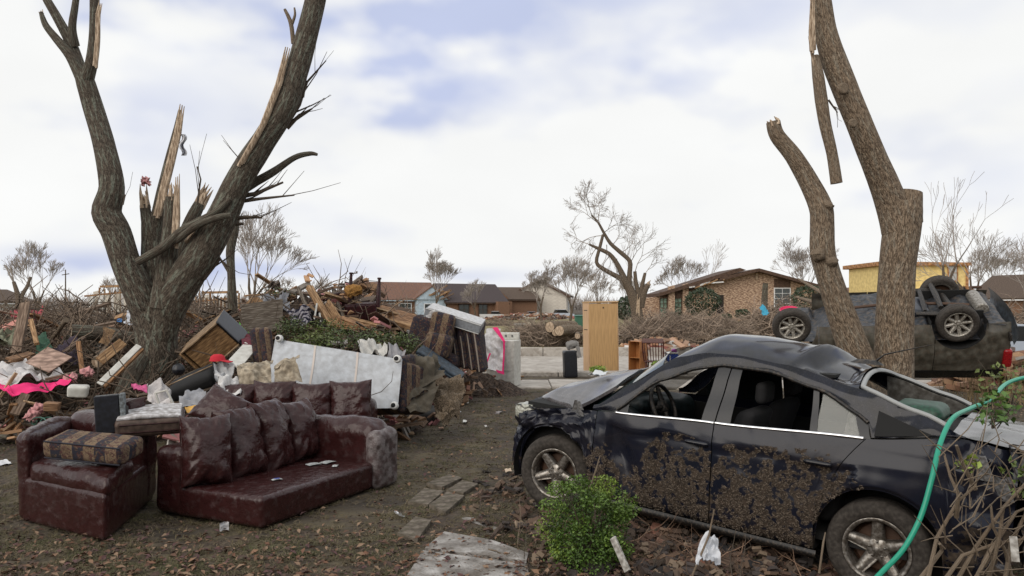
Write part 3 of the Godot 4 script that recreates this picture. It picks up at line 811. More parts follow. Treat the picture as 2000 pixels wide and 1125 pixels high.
func wheel(par: Node3D, hub: Vector3, out: Vector3, r: float, w: float, rr: float, spokes: int, spin: float, steer := 0.0, rimc: StandardMaterial3D = null) -> Node3D:
	var o := Node3D.new()
	o.name = "wheel"
	par.add_child(o, true)
	var b := Basis(Vector3.UP, steer)
	o.transform = Transform3D(Basis(), hub) * Transform3D(b, Vector3.ZERO) * frame(Vector3.ZERO, Vector3(0, 0, 1).cross(out).normalized() if absf(out.z) < 0.9 else Vector3.RIGHT, out)
	# local: y points out of the wheel
	var t := MB.new()
	var h := w * 0.5
	t.lathe([Vector2(rr, h * 0.7), Vector2(rr + 0.015, h * 0.92), Vector2(lerpf(rr, r, 0.45), h * 1.02), Vector2(r - 0.035, h * 0.95), Vector2(r - 0.012, h * 0.8), Vector2(r, h * 0.5), Vector2(r - 0.006, h * 0.45), Vector2(r, h * 0.4), Vector2(r, h * 0.08), Vector2(r - 0.008, h * 0.04), Vector2(r - 0.008, -h * 0.04), Vector2(r, -h * 0.08), Vector2(r, -h * 0.5), Vector2(r - 0.012, -h * 0.8), Vector2(r - 0.035, -h * 0.95), Vector2(lerpf(rr, r, 0.45), -h), Vector2(rr, -h * 0.9)], 48, Transform3D())
	part(o, "tyre", t.mesh(true), mats.get("muddy_rubber", rubber))
	var m := MB.new()
	m.lathe([Vector2(rr + 0.004, h * 0.86), Vector2(rr - 0.006, h * 0.9), Vector2(rr - 0.022, h * 0.78), Vector2(rr - 0.028, h * 0.2), Vector2(rr - 0.03, -h * 0.8), Vector2(rr, -h * 0.9)], 40, Transform3D())
	m.lathe([Vector2(0.0, h * 0.62), Vector2(0.028, h * 0.64), Vector2(0.034, h * 0.5), Vector2(0.068, h * 0.5), Vector2(0.078, h * 0.3)], 20, Transform3D())
	for i in spokes:
		var g := TAU * i / spokes + spin
		var q := Transform3D(Basis(Vector3.UP, g), Vector3.ZERO)
		var wi := rr * (0.19 if spokes < 6 else 0.15)
		for s in [[0.045, rr - 0.018]]:
			m.grid(4, 4, func(u: float, v: float) -> Vector3:
				var rad := lerpf(s[0], s[1], v)
				var half := lerpf(wi * 1.15, wi * 0.8, v)
				return q * Vector3(rad, h * (0.50 + 0.26 * v) - 0.02 * (2.0 * absf(u - 0.5)) ** 2, (u - 0.5) * 2.0 * half))
			for e in [-1.0, 1.0]:
				m.grid(1, 4, func(u: float, v: float) -> Vector3:
					var rad := lerpf(s[0], s[1], v)
					return q * Vector3(rad, h * (0.50 + 0.26 * v) - 0.02 - 0.035 * u, e * lerpf(wi * 1.15, wi * 0.8, v)))
		m.lathe([Vector2(0.0, h * 0.66), Vector2(0.009, h * 0.66), Vector2(0.01, h * 0.45)], 6, Transform3D(Basis(), q * Vector3(0.052, 0, 0)))
	part(o, "rim", m.mesh(true), rimc if rimc else mats.get("alloy", null))
	m = MB.new()
	m.lathe([Vector2(0.0, -h * 0.15), Vector2(rr * 0.72, -h * 0.15), Vector2(rr * 0.72, -h * 0.3), Vector2(rr - 0.03, -h * 0.5)], 24, Transform3D())
	part(o, "brake_disc", m.mesh(), mat("rusty_disc", lin(0.11, 0.055, 0.03), 0.7, texs.fine, Vector3(8, 8, 8)))
	return o

func sedan() -> void:
	var fw := Vector3(-0.79871, 0.06893, -0.59775).normalized()
	var x := frame(Vector3(1.87380, -0.0348, -6.64412), fw, Vector3.UP)
	var car := thing("wrecked_sedan", "crumpled black sedan plastered with mud and dead grass on its side", "car")
	car.transform = x
	# paint with the smear of mud on the left flank
	var im := Image.create(1024, 342, false, Image.FORMAT_RGBA8)
	var ro := Image.create(1024, 342, false, Image.FORMAT_L8)
	for j in 342:
		for i in 1024:
			var px := 4.8 * i / 1024.0 - 2.4
			var py := 1.6 * (1.0 - j / 342.0)
			var a := mud_at(px, py)
			var n := 0.5 + 0.5 * nz.get_noise_2d(px * 210, py * 210)
			var c := Color(0.13, 0.11, 0.095).lerp(Color(0.33, 0.28, 0.235), n)
			var thin := clampf(0.03 + 0.25 * nz.get_noise_2d(px * 12 + 40, py * 30), 0.0, 0.12) if py < 1.0 else 0.02   # film of dried dirt
			c.a = maxf(a, thin)
			im.set_pixel(i, j, c)
			var g := maxf(a * 0.95, 0.16 + thin)
			ro.set_pixel(i, j, Color(g, g, g))
	var paint := mat("black_paint", lin(0.009, 0.0105, 0.019), 1.0)
	paint.detail_enabled = true; paint.detail_albedo = ImageTexture.create_from_image(im)
	paint.roughness_texture = ImageTexture.create_from_image(ro)
	paint.metallic_specular = 0.4
	paint.texture_repeat = false
	var gloss := mat("black_gloss", lin(0.010, 0.012, 0.022), 0.13, texs.blotch, Vector3(1.5, 1.5, 1.5))
	gloss.metallic_specular = 0.42
	over(gloss, tex("spots", 0.05, Color.BLACK, Color(0.07, 0.07, 0.07), 0, 5, 0.72), texs.dust)
	var trim := mat("black_trim", lin(0.018, 0.018, 0.019), 0.55, texs.fine, Vector3(6, 6, 6))
	over(trim, texs.grit_mask, texs.grit)
	var liner := mat("black_liner", lin(0.008, 0.008, 0.008), 0.9)
	var chrome := mat("chrome", lin(0.75, 0.76, 0.78), 0.12, null, Vector3.ONE, null, 0, 1.0)
	mat("muddy_rubber", lin(0.062, 0.053, 0.045), 0.85, texs.blotch, Vector3(5, 5, 5), texs.b_fine, 0.8)
	mat("alloy", lin(0.42, 0.40, 0.37), 0.45, texs.blotch, Vector3(6, 6, 6), null, 0, 0.75)
	over(mats.alloy, texs.grit_mask, texs.grit)
	var low := func(px: float) -> float:
		for h in [1.32, -1.32]:
			if absf(px - h) < 0.40: return maxf(0.235, 0.35 + sqrt(0.16 - (px - h) ** 2))
		return 0.235
	for s: float in [-1.0, 1.0]:
		for pn in [["front_fender", 0.888, 0.888, 1.88, 1.84, 40], ["front_door", -0.146, -0.135, 0.88, 0.88, 44], ["rear_door", -0.905, -1.20, -0.154, -0.143, 44], ["rear_quarter", -2.06, -2.08, -0.913, -1.208, 44]]:
			var m := MB.new()
			m.grid(pn[5], 30, func(u: float, v: float) -> Vector3:
				var px := lerpf(lerpf(pn[1], pn[2], v), lerpf(pn[3], pn[4], v), u)
				var lo: float = low.call(px)
				var py := lerpf(lo, belt(px), v)
				var w := wide(px, py) - (dents(px, py) if s < 0 else 0.0)
				if py - lo < 0.02: w -= 0.02
				return Vector3(px, py, s * w))
			part(car, pn[0], smear(m, s).mesh(), paint)
		# chrome strip below the windows
		var m := MB.new()
		for seg in [[0.70, -0.135], [-0.146, -1.19]]:
			m.grid(20, 4, func(u: float, v: float) -> Vector3:
				var px := lerpf(seg[0], seg[1], u)
				var g := PI * v
				return Vector3(px, belt(px) + 0.004 + 0.011 * cos(g), s * (wide(px, belt(px)) + 0.002 + 0.010 * sin(g))))
		part(car, "chrome_strip", m.mesh(), chrome)
		# roof rail, pillars
		m = MB.new()
		m.grid(60, 6, func(u: float, v: float) -> Vector3:
			var px := lerpf(0.92, -1.78, u)
			var lo := maxf(pane_top(px) if px > -1.22 and px < 0.70 else belt(px), belt(px)) + 0.012
			var py := lerpf(lo, maxf(rail(px), lo + 0.01), v)
			return Vector3(px, py, s * (wide(px, py) + 0.012 * sin(PI * v) - (0.025 if s < 0 and px < -1.2 else 0.0) * nz.get_noise_2d(px * 50, py * 50))))
		part(car, "roof_rail", m.mesh(), gloss)
		m = MB.new()   # weather strip along the top of the windows
		var pts := []
		for i in 32:
			var px := lerpf(0.70, -1.2, i / 31.0)
			pts.append(Vector3(px, pane_top(px) + 0.004, s * (wide(px, pane_top(px)) + 0.004)))
		var rr := []
		rr.resize(32); rr.fill(0.014)
		m.tube(pts, rr, 6, 0.35, 30.0, nz)
		part(car, "weather_strip", m.mesh(), trim)
		for q in [[-0.03, -0.135, -0.06, -0.16], [-0.146, -0.26, -0.17, -0.25], [-0.835, -0.885, -0.80, -0.84], [-1.17, -1.235, -1.1, -1.2], [0.60, 0.735, 0.60, 0.70]]:
			m = MB.new()
			m.grid(2, 8, func(u: float, v: float) -> Vector3:
				var px := lerpf(lerpf(q[0], q[1], u), lerpf(q[2], q[3], u), v)
				var py := lerpf(belt(px), maxf(pane_top(px) + 0.012, belt(px) + 0.012), v)
				return Vector3(px, py, s * (wide(px, py) - 0.004)))
			part(car, "pillar", m.mesh(), mat("satin_black", lin(0.014, 0.015, 0.018), 0.4, texs.soft, Vector3(6, 6, 6)))
		if s > 0:   # tinted panes left in the far doors
			for q in [[0.60, -0.06], [-0.25, -0.80]]:
				m = MB.new()
				m.grid(12, 5, func(u: float, v: float) -> Vector3:
					var px := lerpf(q[0], q[1], u)
					var py := lerpf(belt(px), pane_top(px), v)
					return Vector3(px, py, s * (wide(px, py) - 0.015)))
				part(car, "side_window", m.mesh(), mat("tinted_glass", lin(0.010, 0.014, 0.016), 0.1))
		m = MB.new()   # small fixed rear side window, dusty
		m.grid(6, 4, func(u: float, v: float) -> Vector3:
			var px := lerpf(-0.87, -1.19, u)
			var py := lerpf(belt(px) + 0.01, pane_top(px), v)
			return Vector3(px, py, s * (wide(px, py) - 0.012)))
		var g1 := mat("dusty_glass", Color(0.55, 0.56, 0.54, 0.45), 0.2)
		g1.transparency = BaseMaterial3D.TRANSPARENCY_ALPHA
		part(car, "quarter_window", m.mesh(), g1)
		for hx in [-0.02, -0.92]:
			m = MB.new()
			m.rbox(4, Vector3(0.19, 0.035, 0.03), 0.014, func(p: Vector3, _n: Vector3) -> Vector3: return p + Vector3(hx, 0.845 - 0.02 * hx, s * (wide(hx, 0.85) - (dents(hx, 0.85) if s < 0 else 0.0) + 0.012)))
			part(car, "handle", m.mesh(true), gloss)
		m = MB.new()   # dark recess where the corner trim has torn off behind the rear door
		m.grid(8, 4, func(u: float, v: float) -> Vector3:
			var px := lerpf(-1.255, -1.60, u)
			var py := lerpf(belt(px) + 0.022, maxf(belt(px) + 0.024, lerpf(1.265, 1.155, u)), v)
			return Vector3(px, py, s * (wide(px, py) + 0.02)))
		part(car, "trim_recess", m.mesh(), liner)
		m = MB.new()   # sill
		m.grid(24, 6, func(u: float, v: float) -> Vector3:
			var px := lerpf(0.94, -0.94, u)
			return Vector3(px, 0.235 - 0.09 * v, s * (0.83 + 0.025 * sin(PI * v) - 0.1 * v * v + 0.008 * nz.get_noise_2d(px * 30, v * 9))))
		part(car, "sill", m.mesh(), trim)
		m = MB.new()   # dark inner skin and wheel wells
		m.box(Transform3D(Basis(), Vector3(0.0, 0.55, s * 0.755)), Vector3(1.75, 0.72, 0.02))
		m.box(Transform3D(Basis(), Vector3(-1.87, 0.7, s * 0.62)), Vector3(0.3, 0.6, 0.02))
		for h in [1.32, -1.32]:
			m.grid(20, 1, func(u: float, v: float) -> Vector3:
				var g := -0.3 + (PI + 0.6) * u
				return Vector3(h + 0.43 * cos(g), 0.35 + 0.43 * sin(g), s * lerpf(0.80, 0.50, v)))
			m.box(Transform3D(Basis(), Vector3(h, 0.42, s * 0.50)), Vector3(0.86, 0.8, 0.02))
		part(car, "inner_skin", m.mesh(), liner)
		for h in [1.32, -1.32]:
			wheel(car, Vector3(h, 0.33, s * 0.715), Vector3(0, 0, s), 0.335, 0.21, 0.215, 5, 0.35 if h > 0 else 1.0, (0.16 if h > 0 else 0.0))
	# roof with a sharp buckle at the rear
	var m := MB.new()
	m.grid(50, 36, func(u: float, v: float) -> Vector3:
		var z := (v - 0.5) * 2.0
		var px := lerpf(0.40 + 0.12 * (1 - z * z), -1.10 + 0.05 * (1 - z * z), u)
		var r := rail(px)
		var py := r + 0.135 * (1.0 - z * z) * smoothstep(0.55, 0.1, px)
		py += 0.035 * (1 - absf(z)) * exp(-((px + 0.72 + 0.1 * z) ** 2) / 0.004)
		py -= 0.075 * smoothstep(-0.74, -0.84, px + 0.15 * z) * smoothstep(-1.12, -0.98, px) * smoothstep(0.95, 0.55, absf(z + 0.1))
		py += 0.006 * nz.get_noise_2d(px * 16, z * 10)
		return Vector3(px, py, z * wide(px, r)))
	part(car, "roof", m.mesh(), gloss)
	m = MB.new()
	m.lathe([Vector2(0.0, 0.028), Vector2(0.05, 0.024), Vector2(0.085, 0.0)], 14, Transform3D(Basis().scaled(Vector3(1.5, 1.2, 0.7)), Vector3(-1.0, 1.515, 0.05)))
	m.tube([Vector3(-1.05, 1.53, 0.05), Vector3(-1.12, 1.60, 0.05), Vector3(-1.42, 1.70, 0.25)], [0.011, 0.007, 0.003], 6)
	part(car, "aerial", m.mesh(), trim)
	# rim of the empty rear window opening, and the light trim inside it
	m = MB.new()
	var rim := []
	for i in 40:
		var t := i / 39.0
		var z := lerpf(-1.0, 1.0, clampf(t * 2.0 - 0.5, 0, 1))
		var px: float
		if t < 0.25: px = lerpf(-1.66, -1.12, t * 4.0)
		elif t > 0.75: px = lerpf(-1.12, -1.66, (t - 0.75) * 4.0)
		else: px = -1.12 + 0.05 * (1 - z * z)
		var r := rail(px)
		var zz := z * (wide(px, r) - 0.03)
		rim.append(Vector3(px, r + 0.01 + (0.115 * (1 - z * z) if t > 0.25 and t < 0.75 else 0.0) - 0.05 * (1 - z * z), zz))
	var rad := []
	rad.resize(40); rad.fill(0.018)
	m.tube(rim, rad, 6)
	part(car, "rear_window_frame", m.mesh(), mat("pale_seal", lin(0.30, 0.31, 0.31), 0.5))
	for s: float in [-1.0, 1.0]:
		m = MB.new()
		m.grid(14, 6, func(u: float, v: float) -> Vector3:
			var px := lerpf(-1.05, -1.72, u)
			var py := lerpf(belt(px), rail(px) - 0.01, v)
			return Vector3(px, py, s * (wide(px, py) - 0.06)))
		part(car, "pillar_trim", m.mesh(), mat("grey_trim", lin(0.24, 0.235, 0.22), 0.8, texs.blotch, Vector3(3, 3, 3)))
	m = MB.new()   # parcel shelf, seats, dashboard, floor
	m.box(turned(Vector3(-1.42, 1.085, 0), 0, 0, -3), Vector3(0.62, 0.03, 1.42))
	m.box(Transform3D(Basis(), Vector3(-0.2, 0.32, 0)), Vector3(2.6, 0.05, 1.5))
	m.box(Transform3D(Basis(), Vector3(1.28, 0.62, 0)), Vector3(0.9, 0.56, 1.30))
	m.box(Transform3D(Basis(), Vector3(-0.3, 1.44, 0)), Vector3(1.2, 0.02, 1.0))
	m.box(Transform3D(Basis(), Vector3(-1.55, 0.6, 0)), Vector3(0.9, 0.6, 0.95))
	part(car, "floor_pan", m.mesh(), liner)
	var cloth := mat("seat_cloth", lin(0.016, 0.016, 0.018), 0.9, texs.cloth, Vector3(8, 8, 8))
	for q in [[-0.22, -0.38, 0.5, 1.22], [-0.22, 0.38, 0.5, 1.22], [-1.0, 0.0, 1.3, 1.12]]:
		m = MB.new()
		m.rbox(8, Vector3(0.16, 0.62, q[2]), 0.07, func(p: Vector3, _n: Vector3) -> Vector3: return Vector3(p.x - p.y * 0.28, p.y, p.z) + Vector3(q[0], q[3] - 0.42, q[1]))
		m.rbox(8, Vector3(0.5, 0.16, q[2]), 0.07, func(p: Vector3, _n: Vector3) -> Vector3: return p + Vector3(q[0] + 0.25, 0.5, q[1]))
		if q[2] < 1: m.rbox(6, Vector3(0.09, 0.17, 0.26), 0.04, func(p: Vector3, _n: Vector3) -> Vector3: return p + Vector3(q[0] - 0.14, q[3] + 0.02, q[1]))
		part(car, "seat", m.mesh(true), cloth)
	m = MB.new()
	m.rbox(10, Vector3(0.42, 0.34, 1.36), 0.12, func(p: Vector3, _n: Vector3) -> Vector3: return p + Vector3(0.83, 0.84 + 0.03 * cos(p.z * 7.0), 0))
	m.rbox(6, Vector3(0.2, 0.14, 0.36), 0.06, func(p: Vector3, _n: Vector3) -> Vector3: return p + Vector3(0.70, 1.0, -0.38))
	part(car, "dashboard", m.mesh(true), mat("dash_teal", lin(0.025, 0.04, 0.045), 0.45, texs.blotch, Vector3(3, 3, 3)))
	m = MB.new()
	var sw := Transform3D(Basis.from_euler(Vector3(0, 0, 1.15)), Vector3(0.50, 1.0, -0.38))
	pts_ring(m, sw, 0.195, 0.018)
	for g in [0.0, PI, -PI / 2]:
		m.tube([sw.origin, sw * Vector3(cos(g) * 0.18, 0, sin(g) * 0.18)], [0.028, 0.016], 6)
	m.lathe([Vector2(0, 0.03), Vector2(0.05, 0.025), Vector2(0.065, -0.02)], 14, sw)
	part(car, "steering_wheel", m.mesh(), trim)
	m = MB.new()   # windscreen
	m.grid(20, 10, func(u: float, v: float) -> Vector3:
		var z := (u - 0.5) * 2.0
		var px := lerpf(0.93 + 0.17 * (1 - z * z), 0.41 + 0.12 * (1 - z * z), v)
		var py := lerpf(0.985, rail(0.41) + 0.11 * (1 - z * z), v)
		return Vector3(px, py, z * lerpf(0.80, wide(0.41, rail(0.41)) - 0.01, v)))
	var glass := mat("windscreen_glass", Color(0.16, 0.25, 0.26, 0.6), 0.06)
	glass.transparency = BaseMaterial3D.TRANSPARENCY_ALPHA
	part(car, "windscreen", m.mesh(), glass)
	m = MB.new()   # inside mirror
	m.rbox(4, Vector3(0.03, 0.06, 0.2), 0.012, func(p: Vector3, _n: Vector3) -> Vector3: return p + Vector3(0.42, 1.38, -0.1))
	part(car, "rear_view_mirror", m.mesh(true), trim)
	# bonnet, lifted and shoved back
	m = MB.new()
	var bonnet := func(u: float, v: float) -> Vector3:
		var z := (v - 0.5) * 2.0
		var nose := pw([[-1.0, 1.20], [-0.5, 1.78], [0.0, 1.94], [1.0, 1.84]], z)
		var px := lerpf(0.78, nose, u)
		var py := pw([[0.75, 1.29], [1.1, 1.215], [1.6, 1.05], [1.95, 0.87]], px)
		if z < 0: py -= z * z * lerpf(0.10, 0.27, clampf((px - 0.75) / 0.4, 0, 1))
		else: py -= 0.09 * z * z
		py += 0.014 * exp(-((z + 0.45) ** 2) / 0.008)
		return Vector3(px, py + 0.010 * nz.get_noise_2d(px * 20, z * 12), z * 0.72)
	m.grid(36, 30, bonnet)
	m.grid(36, 30, func(u: float, v: float) -> Vector3: return bonnet.call(u, v) - Vector3(0, 0.03, 0))
	for e in [0.0, 1.0]:
		m.grid(30, 1, func(u: float, v: float) -> Vector3: return bonnet.call(e, u) - Vector3(0, 0.03 * v, 0))
		m.grid(36, 1, func(u: float, v: float) -> Vector3: return bonnet.call(u, e) - Vector3(0, 0.03 * v, 0))
	m.grid(30, 3, func(u: float, v: float) -> Vector3: return (bonnet.call(1.0, u) as Vector3) + Vector3(0.012 * sin(v * 3.0), -0.085 * v, 0))   # front lip
	var hoodm := mat("bonnet_paint", lin(0.02, 0.021, 0.028), 0.2, texs.blotch, Vector3(1.5, 1.5, 1.5))
	hoodm.metallic_specular = 0.8
	over(hoodm, tex("film_mask", 0.01, Color(0.12, 0.12, 0.12), Color(0.35, 0.35, 0.35), 0, 5), texs.dust)
	part(car, "bonnet", m.mesh(), hoodm)
	m = MB.new()   # crushed nose
	m.grid(40, 24, func(u: float, v: float) -> Vector3:
		var z := (u - 0.5) * 2.0
		var py := lerpf(0.22, 0.86, v)
		var px := 1.86 - 0.22 * z * z + 0.06 * sin(PI * v) + 0.12 * nz.get_noise_2d(z * 22, py * 30) + 0.05 * nz.get_noise_2d(z * 60, py * 70)
		return Vector3(px, py + 0.03 * nz.get_noise_2d(z * 30 + 9, py * 20), z * 0.70))
	m.grid(24, 8, func(u: float, v: float) -> Vector3:
		return Vector3(lerpf(1.84, 1.2, u), 0.86 + 0.06 * (1 - u) * v + 0.05 * nz.get_noise_2d(u * 40, v * 30), lerpf(-0.72, 0.72, v)))
	part(car, "front_bumper", m.mesh(), paint_plain())
	m = MB.new()
	m.rbox(6, Vector3(0.22, 0.14, 0.24), 0.05, func(p: Vector3, _n: Vector3) -> Vector3: return p + Vector3(1.74, 0.80, -0.60) + Vector3(0.01, 0.01, 0) * n3(p, 60))
	var lens := mat("lamp_lens", Color(0.75, 0.76, 0.72), 0.25, texs.blotch, Vector3(8, 8, 8))
	part(car, "headlight", m.mesh(true), lens)
	m = MB.new()   # boot lid and crumpled tail
	m.grid(24, 24, func(u: float, v: float) -> Vector3:
		var z := (v - 0.5) * 2.0
		return Vector3(lerpf(-1.69, -2.10, u), 1.165 + 0.03 * (1 - z * z) - 0.03 * u + 0.012 * nz.get_noise_2d(u * 9, z * 14), z * lerpf(0.70, 0.64, u)))
	part(car, "boot_lid", m.mesh(), hoodm)
	m = MB.new()
	m.grid(36, 26, func(u: float, v: float) -> Vector3:
		var z := (u - 0.5) * 2.0
		var py := lerpf(0.38, 1.15, v)
		return Vector3(-2.10 - 0.05 * (1 - z * z) - 0.05 * sin(v * 5) + 0.10 * nz.get_noise_2d(z * 20, py * 26), py + 0.02 * nz.get_noise_2d(z * 30, v * 11), z * 0.71))
	part(car, "rear_bumper", m.mesh(), paint_plain())
	m = MB.new()
	m.rbox(6, Vector3(0.1, 0.16, 0.2), 0.04, func(p: Vector3, _n: Vector3) -> Vector3: return p + Vector3(-2.12, 1.0, -0.52))
	part(car, "tail_light", m.mesh(true), mat("grey_plastic", lin(0.2, 0.2, 0.2), 0.4, texs.blotch, Vector3(6, 6, 6)))
	for q in [["torn_metal", Vector3(-1.86, 1.0, -0.74), 0.10], ["torn_metal", Vector3(-1.98, 0.88, -0.72), 0.09], ["torn_metal", Vector3(1.08, 0.95, -0.82), 0.08]]:
		m = MB.new()
		m.grid(4, 4, func(u: float, v: float) -> Vector3: return q[1] + Vector3((u - 0.5) * q[2] * 2.0 * (1 - 0.6 * v), (v - 0.5) * q[2] * 1.6, -0.03 * sin(u * 6) - 0.03 * v))
		part(car, q[0], m.mesh(), mat("bare_metal", lin(0.42, 0.43, 0.45), 0.35, texs.blotch, Vector3(8, 8, 8), null, 0, 0.6))
	# caked mud and grass: flakes standing proud of the skin
	var fl := MB.new()
	fl.use_col = true
	fl.tube([Vector3(-0.012, 0, 0), Vector3(0, 0.004, 0), Vector3(0.013, 0, 0)], [0.0015, 0.0055, 0.001], 5)
	var xs := []
	var cs := []
	while xs.size() < 6500:
		var px := rn(-1.45, 1.1)
		var py := rn(0.24, 0.95)
		if mud_at(px, py) < 0.45 or py < low.call(px): continue
		if absf(px + 0.15) < 0.012: continue
		var s := rn(0.25, 0.85)
		xs.append(Transform3D(Basis.from_euler(Vector3(rn(-0.6, 0.6), rn(-0.5, 0.5), rn(0, TAU))).scaled(Vector3(s * 1.2, s, s)), Vector3(px, py, -(wide(px, py) - dents(px, py)) - 0.002)))
		var g := rn(0.35, 1.6)
		cs.append(Color(0.095, 0.074, 0.056) * g)
	var cm := mat("mud_flake", Color.WHITE, 1.0)
	cm.vertex_color_use_as_albedo = true
	scatter(car, "caked_mud", fl.mesh(), cm, xs, cs)
	# green cushion on the parcel shelf
	var c := MB.new()
	c.rbox(10, Vector3(0.34, 0.14, 0.46), 0.068, func(p: Vector3, _n: Vector3) -> Vector3: return p + Vector3(0, 0.006 * n3(p, 60), 0))
	var cu := thing("boat_cushion", "green vinyl cushion with brown underside lying in the sedan's rear window", "cushion", x * Vector3(-1.44, 1.235, -0.25))
	cu.basis = x.basis
	part(cu, "top_cover", c.mesh(true), mat("green_vinyl", lin(0.008, 0.075, 0.04), 0.5, texs.blotch, Vector3(5, 5, 5)))
	c = MB.new()
	c.rbox(8, Vector3(0.33, 0.05, 0.45), 0.02, func(p: Vector3, _n: Vector3) -> Vector3: return p + Vector3(0, -0.06, 0))
	part(cu, "underside", c.mesh(true), mat("brown_vinyl", lin(0.16, 0.11, 0.06), 0.7, texs.blotch, Vector3(5, 5, 5)))
func paint_plain() -> StandardMaterial3D:
	var m := mat("scuffed_black", lin(0.016, 0.0165, 0.022), 0.3, texs.blotch, Vector3(2, 2, 2), texs.b_soft, 0.7)
	m.metallic_specular = 0.42
	return over(m, tex("scuff_mask", 0.014, Color.BLACK, Color(0.5, 0.5, 0.5), 0, 5, 0.63), texs.grit)
func pts_ring(m: MB, x: Transform3D, r: float, t: float, seg := 28, from := 0.0, to := TAU) -> void:
	var pts := []
	var rad := []
	for i in seg + 1:
		var g := lerpf(from, to, float(i) / seg)
		pts.append(x * Vector3(cos(g) * r, 0, sin(g) * r)); rad.append(t)
	m.tube(pts, rad, 6, 0, 1, null, false)

func overturned_suv() -> void:
	var a := at(1877, 634, 13.5)
	var c := at(1542, 640, 14.35)
	var b := at(1831, 566, 15.0)
	var fw := (c - a).normalized()
	var up := fw.cross(b - a).normalized()
	if up.y > 0: up = -up
	var o := (a + c) * 0.5
	var x := frame(o, fw, up)
	var near := signf(x.basis.z.dot(a - b))
	x.origin = o - x.basis.z * near * 0.80 - x.basis.y * 0.34
	var car := thing("overturned_suv", "dark grey sport utility vehicle lying upside down behind the tree, wheels in the air", "car")
	car.transform = x
	var body := mat("olive_paint", lin(0.125, 0.118, 0.098), 0.3, texs.blotch, Vector3(1.2, 1.2, 1.2), texs.b_soft, 0.25)
	body.metallic_specular = 0.6
	over(body, texs.scuff_mask, texs.grit)
	var under := mat("underbody", lin(0.035, 0.042, 0.055), 0.5, texs.blotch, Vector3(2, 2, 2), texs.b_soft, 1.0)
	over(under, texs.grit_mask, texs.grit)
	var blue := mat("blue_grey_metal", lin(0.10, 0.125, 0.155), 0.35, texs.blotch, Vector3(2, 2, 2))
	var low := func(px: float) -> float:
		for h in [1.38, -1.38]:
			if absf(px - h) < 0.43: return maxf(0.32, 0.34 + sqrt(0.185 - (px - h) ** 2))
		return 0.32
	var wd := func(px: float, py: float) -> float:
		return pw([[0.3, 0.83], [0.5, 0.91], [0.85, 0.92], [1.22, 0.84], [1.5, 0.66]], py) * (1.0 - 0.10 * pow(clampf(absf(px) - 1.5, 0, 1) / 0.7, 2.0))
	for s: float in [-1.0, 1.0]:
		for pn in [["front_fender", 0.92, 1.50, 28], ["front_door", -0.12, 0.91, 16], ["rear_door", -1.0, -0.13, 16], ["rear_quarter", -2.2, -1.01, 34]]:
			if pn[0] == "front_fender" and s != near: continue
			var m := MB.new()
			m.grid(pn[3], 16, func(u: float, v: float) -> Vector3:
				var px := lerpf(pn[1], pn[2], u)
				var py := lerpf(low.call(px), 1.22, v)
				return Vector3(px, py, s * (wd.call(px, py) + 0.02 * nz.get_noise_2d(px * 14, py * 14))))
			part(car, pn[0], m.mesh(), body)
		var m := MB.new()   # crushed greenhouse
		m.grid(40, 8, func(u: float, v: float) -> Vector3:
			var px := lerpf(1.05, -2.15, u)
			var py := lerpf(1.22, minf(1.45, 1.22 + 1.1 * (1.1 - px)), v)
			return Vector3(px, py, s * (wd.call(px, py) + 0.04 * nz.get_noise_2d(px * 20, py * 20))))
		part(car, "window_side", m.mesh(), mat("dark_glass", lin(0.012, 0.013, 0.014), 0.15))
		for h in [1.38, -1.38]:
			if h > 0: continue
			m = MB.new()
			m.grid(20, 1, func(u: float, v: float) -> Vector3:
				var g := -0.2 + (PI + 0.4) * u
				return Vector3(h + 0.45 * cos(g), 0.34 + 0.45 * sin(g), s * lerpf(0.86, 0.5, v)))
			if h < 0: m.box(Transform3D(Basis(), Vector3(h, 0.5, s * 0.5)), Vector3(0.9, 0.6, 0.03))
			part(car, "wheel_well", m.mesh(), mats.black_liner)
		for h in [1.38, -1.38]:
			if h > 0 and s != near: continue   # torn off
			wheel(car, Vector3(h, 0.34, s * 0.72), Vector3(0, 0, s), 0.345, 0.22, 0.225, 8, 0.2, 0.0, mat("suv_alloy", lin(0.62, 0.60, 0.55), 0.4, texs.blotch, Vector3(6, 6, 6), null, 0, 0.5))
	var m := MB.new()
	m.grid(40, 14, func(u: float, v: float) -> Vector3: return Vector3(lerpf(0.75, -2.15, u), 1.40 + 0.05 * nz.get_noise_2d(u * 40, v * 20), lerpf(-0.68, 0.68, v)))
	part(car, "roof", m.mesh(), body)
	m = MB.new()   # floor pan seen from below, with ribs and pressings
	m.grid(70, 30, func(u: float, v: float) -> Vector3:
		var px := lerpf(1.25, -2.12, u)
		var z := lerpf(-0.82, 0.82, v)
		var py := 0.34 + 0.4 * smoothstep(0.1, 1.1, px) + 0.03 * sin(px * 16.0) * smoothstep(0.8, 0.5, absf(z)) + 0.04 * nz.get_noise_2d(px * 16, z * 16)
		for h in [1.38, -1.38]:
			if absf(px - h) < 0.45 and absf(z) > 0.5: py = 0.62
		return Vector3(px, py, z))
	part(car, "floor_pan", m.mesh(), under)
	m = MB.new()
	m.rbox(10, Vector3(0.62, 0.2, 0.75), 0.09, func(p: Vector3, n: Vector3) -> Vector3: return p + n * 0.02 * n3(p, 40) + Vector3(-0.72, 0.30, near * 0.1))
	part(car, "fuel_tank", m.mesh(true), mat("tank_plastic", lin(0.02, 0.025, 0.04), 0.3, texs.blotch, Vector3(2, 2, 2)))
	m = MB.new()
